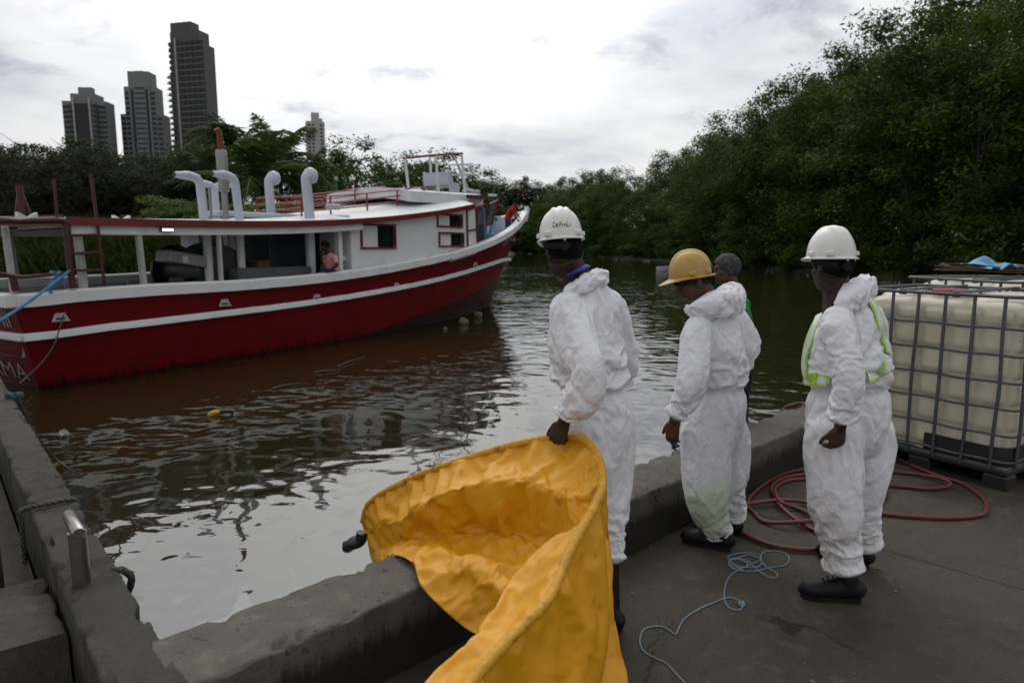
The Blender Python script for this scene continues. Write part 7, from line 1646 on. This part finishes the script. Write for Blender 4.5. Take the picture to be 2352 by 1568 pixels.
def rope_mat(name, c0, c1, sc=180):
    m = bpy.data.materials.new(name); m.use_nodes = True; nt = m.node_tree; N = nt.nodes; L = nt.links; b = N['Principled BSDF']; b.inputs['Roughness'].default_value = .7
    tc = N.new('ShaderNodeTexCoord'); w = N.new('ShaderNodeTexWave'); w.inputs['Scale'].default_value = sc*.35; w.inputs['Distortion'].default_value = 1.5; w.bands_direction = 'DIAGONAL'; L.new(tc.outputs['Object'], w.inputs[0])
    mx = N.new('ShaderNodeMix'); mx.data_type = 'RGBA'; L.new(w.outputs['Fac'], mx.inputs[0]); mx.inputs[6].default_value = (*c0, 1); mx.inputs[7].default_value = (*c1, 1); L.new(mx.outputs[2], b.inputs['Base Color']); return m
M_CORD = rope_mat('pale_blue_cord', (.10, .19, .25), (.28, .40, .44)); M_MOOR = rope_mat('blue_mooring_rope', (.03, .13, .27), (.10, .27, .42), 60); M_OLD = rope_mat('old_grey_rope', (.030, .030, .025), (.075, .072, .062), 60)
def laid_rope(P, r, n, strands=3, pitch=7.0, m=None):
    """twisted strands along a path"""
    P = np.array(P); T_ = np.gradient(P, axis=0); T_ /= np.linalg.norm(T_, axis=1)[:, None]+1e-12; s = np.r_[0, np.cumsum(np.linalg.norm(np.diff(P, axis=0), axis=1))]; B = MB()
    S1 = np.cross(T_, np.array([.1, .2, 1.])); S1 /= np.linalg.norm(S1, axis=1)[:, None]+1e-9; S2 = np.cross(T_, S1)
    for k in range(strands):
        a = s/(r*pitch)*2*math.pi+k*2*math.pi/strands; B.tube(P+S1*(r*.5*np.cos(a))[:, None]+S2*(r*.5*np.sin(a))[:, None], r*.56, n, caps=True)
    return B
c1 = [(370, 1540), (355, 1519), (290, 1450), (240, 1400), (180, 1370), (110, 1330), (88, 1270), (110, 1205), (160, 1185), (220, 1185), (265, 1210), (300, 1228), (320, 1190), (350, 1140), (430, 1085), (520, 1045), (600, 1015), (660, 1025), (695, 1060), (670, 1088), (620, 1075), (592, 1040), (585, 990), (600, 920), (640, 870), (700, 840, .006), (760, 812, .006), (800, 790), (790, 762), (720, 750), (650, 757), (605, 776), (640, 792), (720, 762, .005), (780, 775, .006), (805, 800), (790, 830), (740, 838), (660, 830), (612, 806), (650, 785), (720, 812, .006), (700, 840), (640, 838), (610, 815), (650, 850), (760, 860), (810, 850), (870, 835), (940, 825), (968, 790), (940, 750), (870, 740), (820, 746), (800, 780, .006), (830, 830, .006), (895, 872), (890, 897), (840, 890), (780, 850, .008), (725, 800, .009), (650, 782), (622, 800), (700, 858)]
cp_ = spline(floor_path(c1, .005), 700); laid_rope(cp_, .0038, 5, 2, 8).build('cord', M_CORD, None, 60, org=gp(*f5(700, 900))); tag(bpy.data.objects['cord'], 'thin pale blue cord lying in loose loops on the quay floor', 'rope')
kn = gp(*f5(685, 1050), .008); kr = [kn+np.array([.012*math.cos(a*2.3), .016*math.sin(a*3.1), .006*math.sin(a*5)]) for a in np.linspace(0, 6.28, 26)]
MB().tube(spline(kr, 90), .0036, 5).build('knot', M_CORD, bpy.data.objects['cord'], 60)
# blue mooring line from the stern, and its knot on the rail
ma_ = gpt(166, 618); mb2 = pd(-190, 835, 8.2)
mp_ = [ma_*(1-t)+mb2*t-ZU*.10*math.sin(math.pi*t) for t in np.linspace(0, 1, 60)]
mo = laid_rope(np.array(mp_), .026, 7, 3, 7).build('mooring_rope', M_MOOR, None, 60, org=ma_); tag(mo, 'blue mooring rope stretched from the stern rail to the left', 'rope')
kk = gpt(130, 638); MB().tube(spline([kk+np.array([.07*math.sin(a*2.1), .05*math.cos(a*3.3), .09*math.sin(a*1.3+1)]) for a in np.linspace(0, 9, 16)], 80), .024, 7).build('knot', M_MOOR, mo, 60)
MB().tube(spline([kk, gpt(118, 650), gpt(112, 662), gpt(120, 674)], 14), .022, 7).build('tail', M_MOOR, mo, 60)
# old rope tied round the dock wall and an eye hanging on its water side
def wall_y(px, py): return gp(px, py, KH+.02)
q0 = wall_y(112, 1158); dW = W_N
loopr = [q0-dW*.13+ZU*(-.30), q0-dW*.125+ZU*-.05, q0-dW*.115+ZU*.0, q0+ZU*.004, q0+dW*.11+ZU*.0, q0+dW*.128+ZU*-.05, q0+dW*.135+ZU*-.35, q0+dW*.14+ZU*-.62]
ro = laid_rope(spline(loopr, 90), .013, 7, 3, 7).build('dock_rope', M_OLD, None, 60, org=q0); tag(ro, 'old dark rope laid across the dock wall behind the bollard', 'rope')
q1 = gp(268, 1312, KH-.02); eye = laid_rope(spline([q1-dW*.05, q1+dW*.0+ZU*.02-W_DIR*.03, q1+dW*.035-W_DIR*.05, q1+dW*.045-ZU*.05-W_DIR*.04, q1+dW*.03-ZU*.12, q1-ZU*.16+dW*.012], 50), .016, 7, 3, 7).build('rope_eye', M_OLD, None, 60, org=q1); tag(eye, 'short loop of frayed dark rope hanging off the dock wall edge', 'rope')
M_TEALR = rope_mat('teal_rope', (.012, .045, .055), (.03, .10, .11), 90)
q2 = gp(32, 912, KH+.02); tl = MB().tube(spline([q2+np.array([.10*math.sin(a*1.7), .06*math.cos(a*2.9), .03+.03*math.sin(a*2.3)])*.6 for a in np.linspace(0, 11, 18)], 110), .012, 6).build('rope_bundle', M_TEALR, None, 60, org=q2); tag(tl, 'tangled teal rope end on the far end of the dock wall', 'rope')
wl2 = [pd(35, 905, 6.2), gp(75, 985, WATER+.5), gp(120, 1045, WATER+.15), gp(160, 1078, WATER+.02), gp(190, 1092, WATER-.05)]
wr_ = MB().tube(spline(wl2, 40), .010, 6).build('dark_line', M_OLD, None, 60, org=wl2[0]); tag(wr_, 'thin dark line trailing from the dock wall into the water', 'rope')
sl_, zl_ = on_plan(140, 722, brl, 15); hp = BP(sl_, hbz(sl_, zl_)+.05, zl_); hl = [hp, pd(138, 750, hp[1]-.15), pd(125, 790, hp[1]-.3), pd(98, 830, hp[1]-.6), pd(65, 862, hp[1]-1.2), pd(45, 880, hp[1]-2.0)]
tag(MB().tube(spline(hl, 40), .010, 6).build('thin_line', M_OLD, None, 60, org=hp), 'thin line hanging from the aft scupper down to the dock', 'rope')
# knotted teal rope with a yellow float just outside the kerb
q3 = gp(1550, 1012, -.2); tr_ = thing('marker_float', gp(1560, 1045, WATER), 'yellow float with knotted teal rope beyond the kerb', 'float')
MB().ball(gp(1562, 1046, WATER+.03), (.10, .07, .05), 16, 10).build('float', M_VINYL, tr_, 180)
MB().tube(spline([gp(1560, 1040, WATER+.06)]+[pd(1550+6*math.sin(a*2), 1036-3.1*k, 4.75)+np.array([.012*math.cos(a*3), 0, 0]) for k, a in enumerate(np.linspace(0, 8, 9))]+[pd(1556, 990, 4.5), pd(1562, 960, 4.3)], 80), .010, 6).build('rope', M_TEALR, tr_, 60)
# ---------------------------------------------------------------- floating debris
M_COCO = mat('pale_coconut_husk', (.13, .10, .06), .85, var=.3, vscale=14, bump=.6, bscale=30); M_FOAM = mat('grubby_white_foam', (.42, .40, .36), .8, var=.2, vscale=20); M_TWIG = mat('wet_wood', (.028, .018, .011), .6)
for k, (x, y, r, lab) in enumerate([(1064, 739, .15, 'pale coconut floating by the hull, third from the stem'), (1098, 724, .15, 'pale coconut floating by the hull, second from the stem'), (1128, 704, .13, 'pale coconut floating right at the stem'), (1022, 755, .07, 'small brown husk floating left of the coconuts'), (1137, 690, .10, 'dark husk floating just ahead of the stem')]):
    c = gp(x, y, WATER+r*.45); o = MB().ball(c, (r, r*.9, r*.85), 14, 10).build('coconut', M_COCO, None, 180, org=c); P = np.empty(len(o.data.vertices)*3); o.data.vertices.foreach_get('co', P); P = P.reshape(-1, 3); P += P*(.16*fbm(P*9+k, 2))[:, None]; o.data.vertices.foreach_set('co', P.ravel()); tag(o, lab, 'coconut', 'coconuts floating at the bow')
c = gp(150, 996, WATER+.03); tag(MB().lathe(c, [(.032, -.03), (.034, -.02), (.042, .05), (.044, .055), (.036, .05)], 16, ax=np.array([[1, 0, 0], [0, .6, .8], [0, -.8, .6]])).build('foam_cup', M_FOAM, None, 40, org=c), 'small white foam cup floating beside the dock wall', 'cup')
c = gp(505, 951, WATER+.02); db = thing('float_debris', c, 'yellow and black scrap floating in front of the boat', 'debris')
MB().tube(spline([c+np.array([-.14, -.06, .0]), c+np.array([-.06, -.02, .03]), c+np.array([.0, .0, .03])], 10), [.02, .026, .03, .034, .036, .036, .034, .032, .03, .026], 10).build('yellow_end', M_ROPEY, db, 60)
MB().tube(spline([c+np.array([.0, .0, .03]), c+np.array([.08, .05, .035]), c+np.array([.15, .09, .01])], 10), .034, 10).build('black_end', M_BLACK, db, 60)
for (xa, ya, xb, yb, lab) in [(625, 893, 692, 880, 'thin floating stick in the boat reflection'), (722, 856, 780, 850, 'floating stick near the foot of the hull'), (775, 842, 838, 820, 'longer twig floating close to the hull')]:
    a, b = gp(xa, ya, WATER+.01), gp(xb, yb, WATER+.01); tag(MB().tube(spline([a, a*.6+b*.4+ZU*.02, b], 10), np.linspace(.02, .008, 10), 6).build('floating_stick', M_TWIG, None, 60, org=a), lab, 'stick')
# grit and chips scattered over the quay
rg = np.random.default_rng(31); B = MB()
for k in range(420):
    x, y = rg.uniform(1080, 2352), rg.uniform(1130, 1568)**1.0; p = gp(x, y, .001)
    if (p@NW) > KF-.03: continue
    s = rg.uniform(.0012, .0042)*(1+2*(rg.random() > .97)); th = rg.random()*6.28; a_ = np.array([[math.cos(th), math.sin(th), 0], [-math.sin(th), math.cos(th), 0], [0, 0, 1.]]); B.box(p+ZU*s*.3, (s*2.2, s*1.4, s*.8), ax=a_)
tag(B.build('grit', mat('pale_grit', (.13, .115, .09), .9, var=.4, vscale=200), None), 'pale grit and chips scattered over the quay floor', 'grit', kind='stuff')
